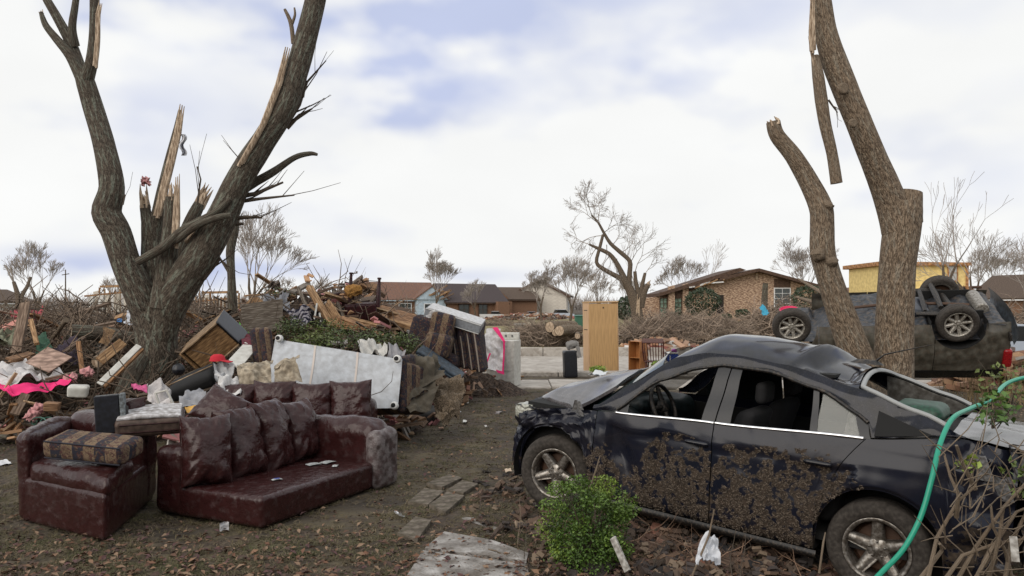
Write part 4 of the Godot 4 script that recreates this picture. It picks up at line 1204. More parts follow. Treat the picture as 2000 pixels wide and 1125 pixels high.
	m.lathe([Vector2(0.0, -0.36), Vector2(0.10, -0.36), Vector2(0.115, -0.34), Vector2(0.115, 0.34), Vector2(0.10, 0.36), Vector2(0.0, 0.36)], 20, frame(Vector3(-1.88, 0.30, -near * 0.1), Vector3(1, 0, 0), Vector3(0, 0, 1)))
	part(car, "muffler", m.mesh(), mat("galvanised", lin(0.42, 0.40, 0.36), 0.4, texs.blotch, Vector3(4, 4, 4), null, 0, 0.5))
	m = MB.new()
	m.tube([Vector3(-1.88, 0.26, -near * 0.42), Vector3(-1.9, 0.24, -near * 0.7), Vector3(-2.1, 0.26, -near * 0.76)], [0.03, 0.03, 0.03], 8)
	m.tube([Vector3(-1.7, 0.26, near * 0.1), Vector3(-1.2, 0.24, near * 0.05), Vector3(-0.4, 0.24, 0), Vector3(0.4, 0.32, 0)], [0.03, 0.03, 0.03, 0.03], 8)
	part(car, "exhaust_pipe", m.mesh(), mats.rusty_disc)
	for q in [[Vector3(-1.38, 0.30, -0.7), Vector3(-1.38, 0.30, 0.7), 0.05], [Vector3(-1.38, 0.26, near * 0.62), Vector3(-0.75, 0.22, near * 0.55), 0.04], [Vector3(-1.38, 0.26, -near * 0.62), Vector3(-0.75, 0.22, -near * 0.55), 0.04], [Vector3(-1.2, 0.22, near * 0.3), Vector3(-1.2, 0.12, -near * 0.6), 0.045], [Vector3(1.38, 0.36, near * 0.66), Vector3(1.1, 0.7, near * 0.2), 0.05], [Vector3(-0.9, 0.2, near * 0.5), Vector3(-0.95, 0.12, -near * 0.3), 0.035]]:
		m = MB.new()
		m.tube([q[0], (q[0] + q[1]) * 0.5 + Vector3(0, -0.02, 0), q[1]], [q[2], q[2] * 1.2, q[2]], 8)
		part(car, "suspension_arm", m.mesh(), mats.black_trim)
	m = MB.new()
	m.grid(24, 10, func(u: float, v: float) -> Vector3:
		var z := (u - 0.5) * 2.0
		return Vector3(-2.24 - 0.08 * (1 - z * z) - 0.06 * sin(PI * v), lerpf(0.30, 0.72, v), z * 0.87))
	part(car, "rear_bumper", m.mesh(), blue)
	m = MB.new()
	m.grid(20, 10, func(u: float, v: float) -> Vector3:
		var z := (u - 0.5) * 2.0
		return Vector3(-2.2 - 0.05 * (1 - z * z) + 0.15 * v * v, lerpf(0.72, 1.40, v), z * lerpf(0.86, 0.66, v)))
	part(car, "tailgate", m.mesh(), body)
	m = MB.new()
	m.grid(24, 12, func(u: float, v: float) -> Vector3:
		var z := (u - 0.5) * 2.0
		return Vector3(1.2 + 0.05 * (1 - z * z) + 0.1 * nz.get_noise_2d(z * 30, v * 20), lerpf(0.76, 1.15, v), z * 0.8))
	part(car, "crushed_front", m.mesh(), mats.scuffed_black)
	m = MB.new()
	m.rbox(6, Vector3(0.14, 0.34, 0.18), 0.04, func(p: Vector3, _n: Vector3) -> Vector3: return p + Vector3(-2.17, 0.98, near * 0.80))
	part(car, "tail_light", m.mesh(true), mat("red_lens", lin(0.42, 0.015, 0.02), 0.15, texs.blotch, Vector3(10, 10, 10)))
	m = MB.new()
	m.rbox(4, Vector3(0.04, 0.14, 0.2), 0.015, func(p: Vector3, _n: Vector3) -> Vector3: return p + Vector3(-2.17, 0.55, near * 0.84))
	part(car, "bumper_vent", m.mesh(true), mats.black_trim)

# ---- houses
func gable_house(t: Node3D, w: float, dep: float, hw: float, hr: float, wall: Material, gab: Material, roof: Material, trim: Material, low: Material = null) -> void:
	# ridge along x, front towards +z, origin at the middle of the footprint
	var m := MB.new()
	m.box(Transform3D(Basis(), Vector3(0, hw * 0.5, 0)), Vector3(w, hw, dep))
	part(t, "wall", m.mesh(), wall)
	for s: float in [-1.0, 1.0]:
		m = MB.new()
		m.prism(PackedVector2Array([Vector2(-dep * 0.5, hw), Vector2(dep * 0.5, hw), Vector2(0, hw + hr)]), Transform3D(Basis(Vector3.UP, PI / 2), Vector3(s * (w * 0.5 - 0.08), 0, 0)), 0.2)
		part(t, "gable", m.mesh(), gab)
		m = MB.new()
		var l := sqrt(dep * dep * 0.25 + hr * hr) + 0.55
		var ang := atan2(hr, dep * 0.5)
		m.box(Transform3D(Basis(Vector3.RIGHT, s * ang), Vector3(0, hw + hr * 0.5 - 0.12, s * dep * 0.25) + Vector3(0, -0.20 * sin(ang), s * 0.25 * cos(ang)) + Vector3(0, 0.28, 0)), Vector3(w + 0.7, 0.16, l))
		part(t, "roof", m.mesh(), roof)
		m = MB.new()
		m.box(Transform3D(Basis(), Vector3(0, hw - 0.08, s * (dep * 0.5 + 0.42))), Vector3(w + 0.72, 0.2, 0.06))
		part(t, "fascia", m.mesh(), trim)
		for e: float in [-1.0, 1.0]:
			m = MB.new()
			m.box(Transform3D(Basis(Vector3.RIGHT, s * ang), Vector3(e * (w * 0.5 + 0.36), hw + hr * 0.5 + 0.06, s * dep * 0.25) + Vector3(0, -0.20 * sin(ang), s * 0.25 * cos(ang))), Vector3(0.05, 0.24, l))
			part(t, "barge_board", m.mesh(), trim)
func window(t: Node3D, c: Vector3, w: float, h: float, fr: Material, gl: Material, nx := 2, ny := 2, yaw := 0.0) -> void:
	var o := Node3D.new()
	o.name = "window"
	t.add_child(o, true)
	o.transform = Transform3D(Basis(Vector3.UP, yaw), c)
	var m := MB.new()
	m.box(Transform3D(), Vector3(w, h, 0.04))
	part(o, "pane", m.mesh(), gl)
	m = MB.new()
	for s in [-1, 1]:
		m.box(Transform3D(Basis(), Vector3(s * w * 0.5, 0, 0.02)), Vector3(0.09, h + 0.09, 0.12))
		m.box(Transform3D(Basis(), Vector3(0, s * h * 0.5, 0.023)), Vector3(w - 0.09, 0.09, 0.12))
	for i in range(1, nx): m.box(Transform3D(Basis(), Vector3(-w * 0.5 + w * i / nx, 0, 0.03)), Vector3(0.04, h - 0.09, 0.05))
	for i in range(1, ny): m.box(Transform3D(Basis(), Vector3(0, -h * 0.5 + h * i / ny, 0.033)), Vector3(w - 0.09, 0.04, 0.05))
	part(o, "frame", m.mesh(), fr)
func outline(t: Node3D, called: String, pix: Array, d: float, deep: float, m: Material, z := 0.0) -> void:   # an upright outline at depth d, given real depth behind it
	var poly := PackedVector2Array()
	for q in pix:
		var g := at(q[0], q[1], d) - t.position
		poly.append(Vector2(g.x, g.y))
	var mb := MB.new()
	mb.prism(poly, Transform3D(Basis(), Vector3(0, 0, -d - t.position.z - deep * 0.5 + z)), deep)
	part(t, called, mb.mesh(), m)

func houses() -> void:
	var brick := mat("tan_brick", lin(0.72, 0.585, 0.46), 0.95, tex("bricky", 0.05, Color(0.42, 0.34, 0.31), Color(1, 0.97, 0.93), 0, 3), Vector3(0.11, 0.42, 0.11))
	var brick2 := mat("brown_brick", lin(0.40, 0.26, 0.175), 0.95, texs.bricky, Vector3(0.35, 1.5, 0.35))
	var shing := mat("red_shingle", lin(0.30, 0.165, 0.115), 0.95, tex("shingle", 0.04, Color(0.55, 0.52, 0.5), Color.WHITE, 0, 3), Vector3(0.35, 1.2, 1.2))
	over(shing, tex("patch", 0.012, Color.BLACK, Color(0.6, 0.6, 0.6), 0, 4, 0.60), tex("felt", 0.05, Color(0.25, 0.23, 0.24), Color(0.40, 0.36, 0.35)))
	var dark := mat("dark_shingle", lin(0.105, 0.085, 0.09), 0.95, texs.shingle, Vector3(0.35, 1.2, 1.2))
	var brownr := mat("brown_shingle", lin(0.15, 0.11, 0.085), 0.95, texs.shingle, Vector3(0.35, 1.2, 1.2))
	var white := mat("white_siding", lin(0.66, 0.66, 0.65), 0.8, texs.soft, Vector3(0.3, 2.0, 0.3))
	var bluep := mat("pale_blue_paint", lin(0.46, 0.57, 0.66), 0.8, texs.soft, Vector3(0.4, 0.4, 0.4))
	var cream := mat("cream_siding", lin(0.62, 0.58, 0.51), 0.8, texs.soft, Vector3(0.3, 2.0, 0.3))
	var brown := mat("brown_trim", lin(0.12, 0.07, 0.045), 0.8, texs.grain, Vector3(0.5, 2, 2))
	var gl := mat("window_glass", lin(0.05, 0.06, 0.06), 0.08)
	var glg := mat("green_blind", lin(0.22, 0.33, 0.26), 0.2, texs.blotch, Vector3(0.6, 0.6, 0.6))
	var wf := mat("white_frame", lin(0.62, 0.63, 0.64), 0.6)
	var sheath := mat("orange_sheathing", lin(0.52, 0.27, 0.12), 0.9, texs.blotch, Vector3(0.5, 0.5, 0.5))
	var put := func(called: String, label: String, px: float, d: float, yaw: float) -> Node3D:
		var g := at(px, 600, d)
		g.y = land(g.x, g.z) - 0.05
		var t := thing(called, label, "house", g)
		t.rotation.y = deg_to_rad(yaw)
		t.scale = Vector3.ONE * (1.55 if d > 120 else 1.0)
		return t
	# red-roofed house, stripped shingles, white left gable and a torn blue gable on the right
	var t: Node3D = put.call("red_roofed_house", "brick house with storm-stripped reddish roof and white gable, beyond the middle heap", 770, 145, 24)
	gable_house(t, 8.6, 6.6, 2.5, 1.9, brick2, white, shing, bluep)
	window(t, Vector3(-1.6, 1.5, 3.33), 1.5, 1.1, wf, bluep)
	window(t, Vector3(0.4, 1.5, 3.33), 1.5, 1.1, wf, gl)
	var m := MB.new()
	m.prism(PackedVector2Array([Vector2(-2.1, 2.5), Vector2(2.1, 2.5), Vector2(0, 4.0)]), Transform3D(Basis(), Vector3(3.4, 0, 4.2)), 0.2)
	part(t, "porch_gable", m.mesh(), bluep)
	m = MB.new()
	m.box(Transform3D(Basis(), Vector3(3.4, 1.25, 3.5)), Vector3(3.6, 2.5, 1.3))
	part(t, "porch_wall", m.mesh(), bluep)
	for s: float in [-1.0, 1.0]:
		m = MB.new()
		m.box(turned(Vector3(3.4 + s * 1.1, 3.3, 2.6), 0, 0, -s * 35.5), Vector3(2.7, 0.14, 3.6))
		part(t, "porch_roof", m.mesh(), shing)
	window(t, Vector3(3.4, 1.4, 4.18), 1.8, 1.2, wf, gl)
	for i in 7:
		m = MB.new()
		m.box(turned(Vector3(4.7 + rn(-0.8, 0.8), 3.2 + rn(-0.5, 0.6), 4.3 + rn(-0.2, 0.5)), rn(-30, 30), rn(-20, 20), rn(10, 60)), Vector3(rn(1.2, 2.6), 0.15, 0.25))
		part(t, "torn_rafter", m.mesh(), boards[i % 3])
	# dark-roofed house with cream gable
	t = put.call("dark_roofed_house", "low house with dark shingle roof and cream gable, right of the red-roofed one", 908, 150, 30)
	gable_house(t, 8.0, 6.6, 2.2, 2.1, brick2, cream, dark, brown)
	window(t, Vector3(-1.8, 1.3, 3.33), 1.4, 1.3, brown, gl)
	window(t, Vector3(0.8, 1.3, 3.33), 1.2, 1.3, brown, gl)
	m = MB.new()
	m.box(Transform3D(Basis(), Vector3(3.2, 1.15, 3.6)), Vector3(1.6, 2.3, 1.4))
	part(t, "porch", m.mesh(), brick2)
	t = put.call("brown_house", "brown hipped-roof brick house with a pointed brick gable beside the dark-roofed one", 985, 165, 12)
	gable_house(t, 7.6, 7.0, 2.6, 1.5, brick2, brick2, brownr, brown)
	m = MB.new()
	m.prism(PackedVector2Array([Vector2(-1.9, 0), Vector2(1.9, 0), Vector2(1.9, 2.3), Vector2(0, 4.0), Vector2(-1.9, 2.3)]), Transform3D(Basis(), Vector3(-1.6, 0, 3.2)), 1.4)
	part(t, "front_gable", m.mesh(), brick2)
	t = put.call("tan_house", "tan gabled house partly hidden by bare trees, left of the tall dresser", 1058, 170, 82)
	gable_house(t, 8.0, 7.6, 3.0, 2.0, cream, cream, brownr, brown)
	window(t, Vector3(0, 1.6, 3.82), 1.4, 1.2, wf, gl)
	# the brick house across the street
	var d := 77.0
	t = thing("brick_house", "long low tan brick house with broken brown eaves across the street", "house", at(1430, 628, d))
	outline(t, "left_wing", [[1255, 635], [1255, 584], [1292, 578], [1292, 635]], d + 1.0, 6.0, brick)
	outline(t, "wall", [[1290, 635], [1290, 573], [1330, 562], [1400, 545], [1478, 529], [1540, 545], [1600, 560], [1600, 635]], d, 7.0, brick)
	outline(t, "roof", [[1284, 573], [1340, 555], [1440, 524], [1452, 528], [1345, 561], [1285, 579]], d, 8.0, brown, 0.9)
	outline(t, "roof", [[1400, 543], [1476, 525], [1535, 541], [1606, 560], [1606, 566], [1535, 547], [1476, 531], [1402, 549]], d, 9.0, brown, 1.1)
	for q in [[1288, 1303, 570, 580], [1317, 1331, 564, 581], [1512, 1543, 545, 561], [1344, 1358, 557, 572]]:
		outline(t, "panel", [[q[0], q[3]], [q[0], q[2]], [q[1], q[2] - 1], [q[1], q[3]]], d, 0.15, brown, 0.13)
	outline(t, "pier", [[1304, 634], [1304, 560], [1316, 557], [1316, 634]], d, 0.5, brick, 0.5)
	outline(t, "pier", [[1332, 634], [1332, 556], [1343, 553], [1343, 634]], d, 0.4, brick, 0.4)
	outline(t, "ridge_post", [[1475, 546], [1475, 533], [1479, 533], [1479, 546]], d, 0.2, raw, 0.2)
	outline(t, "doorway", [[1400, 612], [1400, 576], [1413, 576], [1413, 612]], d, 0.1, mat("dark_door", lin(0.02, 0.015, 0.012), 0.8), 0.06)
	var k := d / LENS
	for q in [[1295.5, 602, 14, 40, glg], [1324, 600, 14, 36, glg], [1527.5, 583, 31, 40, gl]]:
		window(t, at(q[0], q[1], d) - t.position + Vector3(0, 0, 0.04), q[2] * k, q[3] * k, brown if q[4] == glg else wf, q[4], 2, 4)
	for i in 9:   # torn soffit boards
		m = MB.new()
		m.box(turned(at(1352 + i * 8, 560 - i * 2.1 + rn(-3, 5), d - 0.9) - t.position, rn(-20, 20), rn(-20, 20), 14 + rn(-14, 14)), Vector3(rn(0.5, 1.4), 0.12, 0.3))
		part(t, "torn_board", m.mesh(), [white, brown, boards[0]][i % 3])
	# wrecked house with orange sheathing
	d = 80.0
	t = thing("orange_house", "wrecked house with bare orange roof sheathing between the two tree stems", "house", at(1685, 640, d))
	outline(t, "wall", [[1655, 645], [1655, 585], [1712, 585], [1712, 645]], d, 6, sheath)
	outline(t, "roof", [[1650, 588], [1682, 560], [1720, 588]], d, 7, shing, 0.5)
	outline(t, "gable", [[1660, 588], [1682, 566], [1708, 588]], d, 0.3, sheath, 0.7)
	# yellow two-storey house
	d = 72.0
	t = thing("yellow_house", "yellow two-storey house with orange trim behind the overturned vehicle", "house", at(1810, 640, d))
	var yel := mat("yellow_board", lin(0.80, 0.63, 0.27), 0.85, texs.soft, Vector3(0.4, 0.4, 0.4))
	outline(t, "wall", [[1722, 645], [1722, 518], [1889, 518], [1889, 645]], d, 7, yel)
	outline(t, "eave", [[1714, 519], [1714, 511], [1893, 513], [1893, 519]], d, 8, sheath, 0.4)
	outline(t, "corner_board", [[1886, 640], [1886, 519], [1891, 519], [1891, 640]], d, 0.4, sheath, 0.1)
	window(t, at(1860, 533, d) - t.position + Vector3(0, 0, 0.04), 0.85, 1.5, sheath, mat("pale_pane", lin(0.40, 0.42, 0.42), 0.2), 1, 2)
	outline(t, "porch_roof", [[1855, 560], [1889, 572], [1889, 578], [1848, 562]], d, 2.5, sheath, 2.4)
	outline(t, "porch_wall", [[1780, 645], [1780, 570], [1845, 560], [1889, 578], [1889, 645]], d, 2.0, yel, 2.0)
	# houses cut by the picture's edges
	t = put.call("edge_brick_house", "red brick house with white gable at the right edge", 2040, 58, -62)
	gable_house(t, 7, 6, 2.2, 1.6, brick2, white, brownr, wf)
	t = put.call("edge_white_house", "white house with sagging grey roof at the left edge", -75, 70, 70)
	gable_house(t, 8, 6.5, 2.2, 1.0, white, white, brownr, wf)
	# the yard's own house, behind the viewpoint: its wall is what the car's flank mirrors
	t = thing("yard_house", "brick house standing behind the viewpoint, outside the photo", "house", Vector3(0.5, 0, 9.8))
	t.rotation.y = PI
	gable_house(t, 21, 7.0, 3.0, 2.2, brick2, brick2, dark, brown)
	for wx in [-6.0, -2.2, 2.8, 6.5]: window(t, Vector3(wx, 1.5, 3.53), 1.6, 1.3, wf, gl)
	# two houses with only scraps of wall standing
	for w in [[0, 44.0, 172, 262, 562, "roofless wrecked house with white and cream wall scraps, left of the broken tree"], [1, 30.0, 372, 470, 574, "bare orange stud walls of a wrecked house, right of the broken tree"]]:
		d = w[1]
		t = thing("wrecked_house", w[5], "house", at((w[2] + w[3]) * 0.5, 640, d))
		var n := 9 if w[0] == 0 else 14
		for i in n:
			var px: float = lerpf(w[2], w[3], (i + 0.5) / n)
			var top: float = w[4] + rn(-4, 14)
			if w[0] == 0 or i % 4 == 0:
				outline(t, "wall_panel", [[px - 5, 630], [px - 5, top + 4], [px + 5, top + rn(0, 6)], [px + 5, 630]], d + rn(-1.5, 1.5), 0.15, [white, cream, white, cream][i % 4 if w[0] == 0 else 1])
			outline(t, "stud", [[px + 5.5, 630], [px + 5.5, top - 4], [px + 7.5, top - 4], [px + 7.5, 630]], d + rn(-1, 1), 0.1, boards[[0, 3, 5][i % 3]])
		outline(t, "top_plate", [[w[2] + 30, w[4]], [w[2] + 30, w[4] - 4], [w[3], w[4] - 6], [w[3], w[4] - 1]], d, 0.2, boards[0], 0.4)
		outline(t, "top_plate", [[w[2], w[4] + 18], [w[2], w[4] + 15], [w[3] - 20, w[4] + 8], [w[3] - 20, w[4] + 11]], d - 1, 0.2, boards[3], 0.4)

# ---- things along and beyond the street
func small_car(label: String, px: float, d: float, yaw: float, prof: Array, glassp: Array, c: Color, cat := "car") -> void:
	var g := at(px, 600, d)
	g.y = land(g.x, g.z)
	var t := thing("parked_car" if cat == "car" else "pickup_truck", label, cat, g, "vehicles along the far street")
	t.rotation.y = deg_to_rad(yaw)
	var poly := PackedVector2Array()
	for q in prof: poly.append(Vector2(q[0], q[1]))
	var m := MB.new()
	m.prism(poly, Transform3D(), 1.75)
	part(t, "body", m.mesh(), mat("car_" + label.left(12), c, 0.25))
	poly = PackedVector2Array()
	for q in glassp: poly.append(Vector2(q[0], q[1]))
	m = MB.new()
	m.prism(poly, Transform3D(), 1.5)
	part(t, "cabin_glass", m.mesh(), mats.dark_glass)
	var roof := PackedVector2Array()
	for q in glassp: roof.append(Vector2(q[0] * 0.9 + 0.02, maxf(q[1], 1.36) + (0.03 if q[1] > 1.2 else 0.0)))
	m = MB.new()
	m.box(Transform3D(Basis(), Vector3((glassp[1][0] + glassp[2][0]) * 0.5, glassp[1][1] + 0.03, 0)), Vector3(absf(glassp[2][0] - glassp[1][0]) + 0.1, 0.06, 1.45), 0.02)
	part(t, "roof", m.mesh(), mat("car_" + label.left(12)))
	for sx in [-1.35, 1.4]:
		for sz in [-0.8, 0.8]:
			m = MB.new()
			m.lathe([Vector2(0, 0.11), Vector2(0.2, 0.11), Vector2(0.33, 0.1), Vector2(0.34, 0), Vector2(0.33, -0.1), Vector2(0, -0.11)], 18, frame(Vector3(sx, 0.34, sz), Vector3.RIGHT, Vector3(0, 0, 1)))
			part(t, "wheel", m.mesh(), rubber)

var stick_meshes: Array
func sticks() -> void:
	for i in 5:
		var m := MB.new()
		var p := Vector3(-0.5, 0, 0)
		var pts := []
		var rad := []
		var dir := Vector3(1, 0, 0)
		for k in 6:
			pts.append(p); rad.append(0.011 * (1.1 - k * 0.16))
			dir = (dir + Vector3(0, rn(-0.4, 0.4), rn(-0.4, 0.4))).normalized()
			p += dir * 0.2
		m.tube(pts, rad, 4)
		for k in 3:
			var b: Vector3 = pts[k + 1]
			m.tube([b, b + Vector3(rn(0.1, 0.2), rn(-0.15, 0.15), rn(-0.15, 0.15)), b + Vector3(rn(0.2, 0.4), rn(-0.3, 0.3), rn(-0.3, 0.3))], [0.006, 0.005, 0.002], 3, 0, 1, null, false)
		stick_meshes.append(m.mesh())
func brush(called: String, label: String, c: Vector3, hx: float, hz: float, h: float, n: int, size: float, logs := 0) -> void:
	var t := thing(called, label, "brush pile", c, "piles of cut branches along the far kerb")
	var mb := MB.new()
	mb.grid(28, 14, func(u: float, v: float) -> Vector3:
		var q := Vector2(u * 2 - 1, v * 2 - 1)
		return Vector3(q.x * hx, h * 0.8 * maxf(0.0, 1.0 - q.x * q.x) ** 0.7 * maxf(0.0, 1.0 - q.y * q.y) * (0.85 + 0.5 * nz.get_noise_2d(q.x * 20 + c.x, q.y * 20)) - 0.05, q.y * hz))
	part(t, "litter", mb.mesh(), mat("brush_litter", lin(0.12, 0.09, 0.07), 1.0, texs.bark, Vector3(3, 3, 3), texs.b_bark, 1.5))
	var bm := mat("brush_twig", Color.WHITE, 0.95)
	bm.vertex_color_use_as_albedo = true
	for k in 5:
		var xs := []
		var cs := []
		for i in n / 5:
			var q := Vector2(rn(-1, 1), rn(-1, 1))
			if q.length() > 1.05: continue
			var y := h * maxf(0.0, 1.0 - q.x * q.x) ** 0.7 * maxf(0.0, 1.0 - q.y * q.y) * rn(0.6, 1.08) + 0.05
			var s := size * rn(0.6, 1.5)
			xs.append(Transform3D(Basis.from_euler(Vector3(rn(-0.4, 0.4), rn(-0.7, 0.7) + (PI if rn(0, 1) < 0.5 else 0.0), rn(-0.3, 0.45))).scaled(Vector3(s, s * 1.3, s * 1.3)), Vector3(q.x * hx, y, q.y * hz)))
			cs.append(Color(0.31, 0.24, 0.185) * rn(0.4, 1.25))
		(stick_meshes[k] as ArrayMesh)
		scatter(t, "branches", stick_meshes[k], bm, xs, cs)
	for i in logs:
		mb = MB.new()
		var a := Vector3(rn(-0.6, 0.6) * hx, h * rn(0.4, 0.9), rn(0.1, 0.7) * hz)
		mb.tube([Vector3(-0.7, 0, 0), Vector3(0, 0.03, 0), Vector3(0.7, 0, 0)], [0.16, 0.15, 0.14], 12, 0.1, 5.0, nz)
		part(t, "log", mb.mesh(), bark_warm, turned(a, rn(-70, 70), 0, rn(-8, 8)))

func far_things() -> void:
	sticks()
	var g := func(px: float, d: float) -> Vector3:
		var q := at(px, 600, d)
		return Vector3(q.x, land(q.x, q.z), q.z)
	brush("brush_pile", "pile of grey branches behind the far kerb left of the tall dresser", g.call(1060, 33.5), 1.75, 1.1, 0.72, 650, 0.9)
	brush("brush_pile", "longest pile of branches in front of the brick house, behind the rocking chair", g.call(1335, 34.5), 3.1, 1.8, 1.0, 1600, 1.05, 3)
	brush("brush_pile", "heap of branches in front of the brick house's right end, above the sedan roof", g.call(1530, 40.0), 2.2, 1.6, 1.5, 900, 1.3, 1)
	brush("brush_pile", "small heap of branches beside the red debris near the pickup truck", g.call(965, 70), 3.0, 1.2, 0.35, 260, 0.9)
	brush("brush_pile", "twiggy heap seen between the two stems of the right-hand tree", g.call(1660, 30.0), 1.6, 1.2, 1.5, 500, 1.2, 1)
	brush("brush_pile", "heap of branches under the bare trees at the right edge", g.call(1975, 26.0), 1.8, 1.6, 1.5, 600, 1.2)
	# rubble strips of broken boards and bricks on the far lawns
	var chip := MB.new()
	chip.use_col = true
	chip.box(Transform3D(), Vector3(0.5, 0.07, 0.12))
	var cm := mat("rubble_chip", Color.WHITE, 0.95)
	cm.vertex_color_use_as_albedo = true
	for s in [[1040, 110, 8.0, 1.1, 600, "reddish rubble with bright scraps in front of the tan house"], [1012, 112, 3.6, 0.6, 240, "low rubble beside the white pickup truck"], [1290, 31.9, 1.4, 0.35, 160, "broken orange boards on the far kerb beside the rocking chair"], [1690, 45, 2.5, 1.3, 260, "splintered orange boards between the tree stems"], [1960, 17.5, 1.3, 0.9, 220, "splintered lumber beyond the overturned vehicle's tail"]]:
		var c: Vector3 = g.call(s[0], s[1])
		var xs := []
		var cs := []
		for i in s[4]:
			var q := Vector2(rn(-1, 1), rn(-1, 1))
			xs.append(Transform3D(Basis.from_euler(Vector3(rn(-0.4, 0.4), rn(0, TAU), rn(-0.4, 0.4))).scaled(Vector3.ONE * rn(0.5, 1.8)), Vector3(q.x * s[2], s[3] * maxf(0, 1 - q.x * q.x) * rn(0.1, 1.0), q.y * 0.9)))
			cs.append([Color(0.38, 0.2, 0.12), Color(0.24, 0.14, 0.1), Color(0.45, 0.28, 0.17), Color(0.6, 0.58, 0.55), Color(0.3, 0.11, 0.09), Color(0.13, 0.1, 0.09), Color(0.35, 0.22, 0.15)][rng.randi() % 7] * rn(0.6, 1.1))
		var o := scatter(self, "rubble", chip.mesh(), cm, xs, cs)
		o.position = c
		tag(o, s[5], "rubble")
	var k := 0
	for q in [[1098, 638, 33.2, 0.24, 50], [1112, 645, 32.6, 0.22, 58], [1090, 648, 33.0, 0.16, 80], [1128, 655, 32.4, 0.12, 85]]:
		var m := MB.new()
		m.tube([Vector3(-0.9, 0, 0), Vector3(0, 0.03, 0), Vector3(0.9, 0, 0)], [q[3], q[3], q[3] * 0.95], 14, 0.08, 4.0, nz, false)
		var l := thing("sawn_log", ["thickest sawn log, on top by the tall dresser", "sawn log below the thickest one by the tall dresser", "middle-sized sawn log lying left of the others", "thinnest sawn log at the far kerb by the dresser"][k], "log", at(q[0], q[1], q[2]), "sawn logs by the far kerb")
		l.rotation.y = deg_to_rad(q[4])
		part(l, "bark", m.mesh(), bark_warm)
		for s: float in [-1.0, 1.0]:
			m = MB.new()
			m.lathe([Vector2(0, 0.0), Vector2(q[3] * 0.93, 0), Vector2(q[3] * 0.96, -0.02)], 16, frame(Vector3(s * 0.9, 0, 0), Vector3(0, 0, 1), Vector3(s, 0, 0)))
			part(l, "cut_face", m.mesh(), raw)
		k += 1
	var sedan_p := [[-2.1, 0.3], [2.1, 0.3], [2.15, 0.75], [1.1, 0.95], [-1.6, 0.98], [-2.15, 0.9]]
	small_car("white pickup truck with a load under black cover parked by the dark-roofed house", 964, 138, 8, [[-2.5, 0.4], [2.4, 0.4], [2.45, 0.85], [1.4, 1.05], [0.9, 1.08], [-2.5, 1.08]], [[1.3, 1.05], [0.85, 1.55], [-0.3, 1.55], [-0.4, 1.05]], lin(0.55, 0.55, 0.55), "truck")
	small_car("dusty silver car half buried in reddish rubble before the tan house", 1040, 150, 12, sedan_p, [[0.9, 0.95], [0.35, 1.4], [-0.9, 1.4], [-1.5, 0.97]], lin(0.35, 0.37, 0.42))
	small_car("pale blue van parked behind the rubble left of the tall dresser", 1100, 155, 8, sedan_p, [[1.0, 0.95], [0.4, 1.6], [-1.6, 1.6], [-1.9, 0.97]], lin(0.45, 0.49, 0.55))
	small_car("grey car behind brush at the right edge of the photo", 1972, 24, -18, sedan_p, [[0.9, 0.95], [0.35, 1.4], [-0.9, 1.4], [-1.5, 0.97]], lin(0.32, 0.36, 0.42))
	# clipped shrubs in front of the brick house
	leaf_meshes()
	for q in [[1372, 590, 72, 33, 27, "biggest round clipped evergreen shrub in front of the brick house"], [1583, 583, 68, 34, 26, "wide evergreen shrub at the brick house's right end"], [1220, 603, 66, 17, 22, "dark evergreen shrub behind the broken leaning tree"], [1419, 620, 70, 9, 7, "small round shrub left of the doorway path"], [1450, 613, 72, 13, 9, "small dark shrub under the brick wall"], [1321, 617, 72, 12, 8, "low shrub under the tall windows"], [1905, 615, 45, 16, 16, "dark evergreen shrub beyond the overturned vehicle"]]:
		var k2: float = q[2] / LENS
		var c := at(q[0], q[1], q[2])
		c.y = maxf(c.y - q[4] * k2, land(c.x, c.z))
		var t := thing("clipped_shrub", q[5], "shrub", c, "evergreen shrubs across the street")
		foliage(t, Vector3(0, q[4] * k2, 0), Vector3(q[3] * k2, q[4] * k2, q[3] * k2), int(1400 * q[3] * q[4] * k2 * k2) + 400, 0.2, Color(0.04, 0.058, 0.03), 0.9)
		var m := MB.new()
		m.tube([Vector3(0, -0.1, 0), Vector3(0, q[4] * k2, 0)], [0.06, 0.03], 6)
		part(t, "stem", m.mesh(), twig)
	# poles and bins
	var m := MB.new()
	m.tube([Vector3.ZERO, Vector3(0, 5.6, 0)], [0.10, 0.05], 8)
	var po := thing("utility_pole", "thin leaning utility pole on the left horizon", "pole", g.call(128, 80))
	part(po, "shaft", m.mesh(), twig)
	m = MB.new()
	m.box(turned(Vector3(0, 5.1, 0), 20, 0, 12), Vector3(0.7, 0.08, 0.06))
	part(po, "crossarm", m.mesh(), twig)
	for q in [[1015, 633, 40, 0.55, 0.75, "grey concrete letter box pillar on the far lawn", lin(0.35, 0.34, 0.32)], [1036, 625, 50, 0.6, 0.95, "cream letter box pillar behind the grey one", lin(0.5, 0.45, 0.36)]]:
		var b := thing("letter_box_pillar", q[5], "letter box", g.call(q[0], q[2]))
		m = MB.new()
		m.box(Transform3D(Basis(), Vector3(0, q[4] * 0.5, 0)), Vector3(q[3], q[4], q[3]), 0.03)
		part(b, "pillar", m.mesh(), mat("pillar_%d" % int(q[0]), q[6], 0.9, texs.blotch, Vector3.ONE))
		m = MB.new()
		m.box(Transform3D(Basis(), Vector3(0, q[4] + 0.04, 0)), Vector3(q[3] + 0.1, 0.1, q[3] + 0.1), 0.02)
		part(b, "cap", m.mesh(), mats["pillar_%d" % int(q[0])])
	m = MB.new()
	m.box(Transform3D(Basis(), Vector3(0, 0.5, 0)), Vector3(0.6, 1.0, 0.6), 0.06)
	var bin := thing("green_bin", "green wheeled bin beside the tall wooden dresser", "bin", g.call(1131, 55))
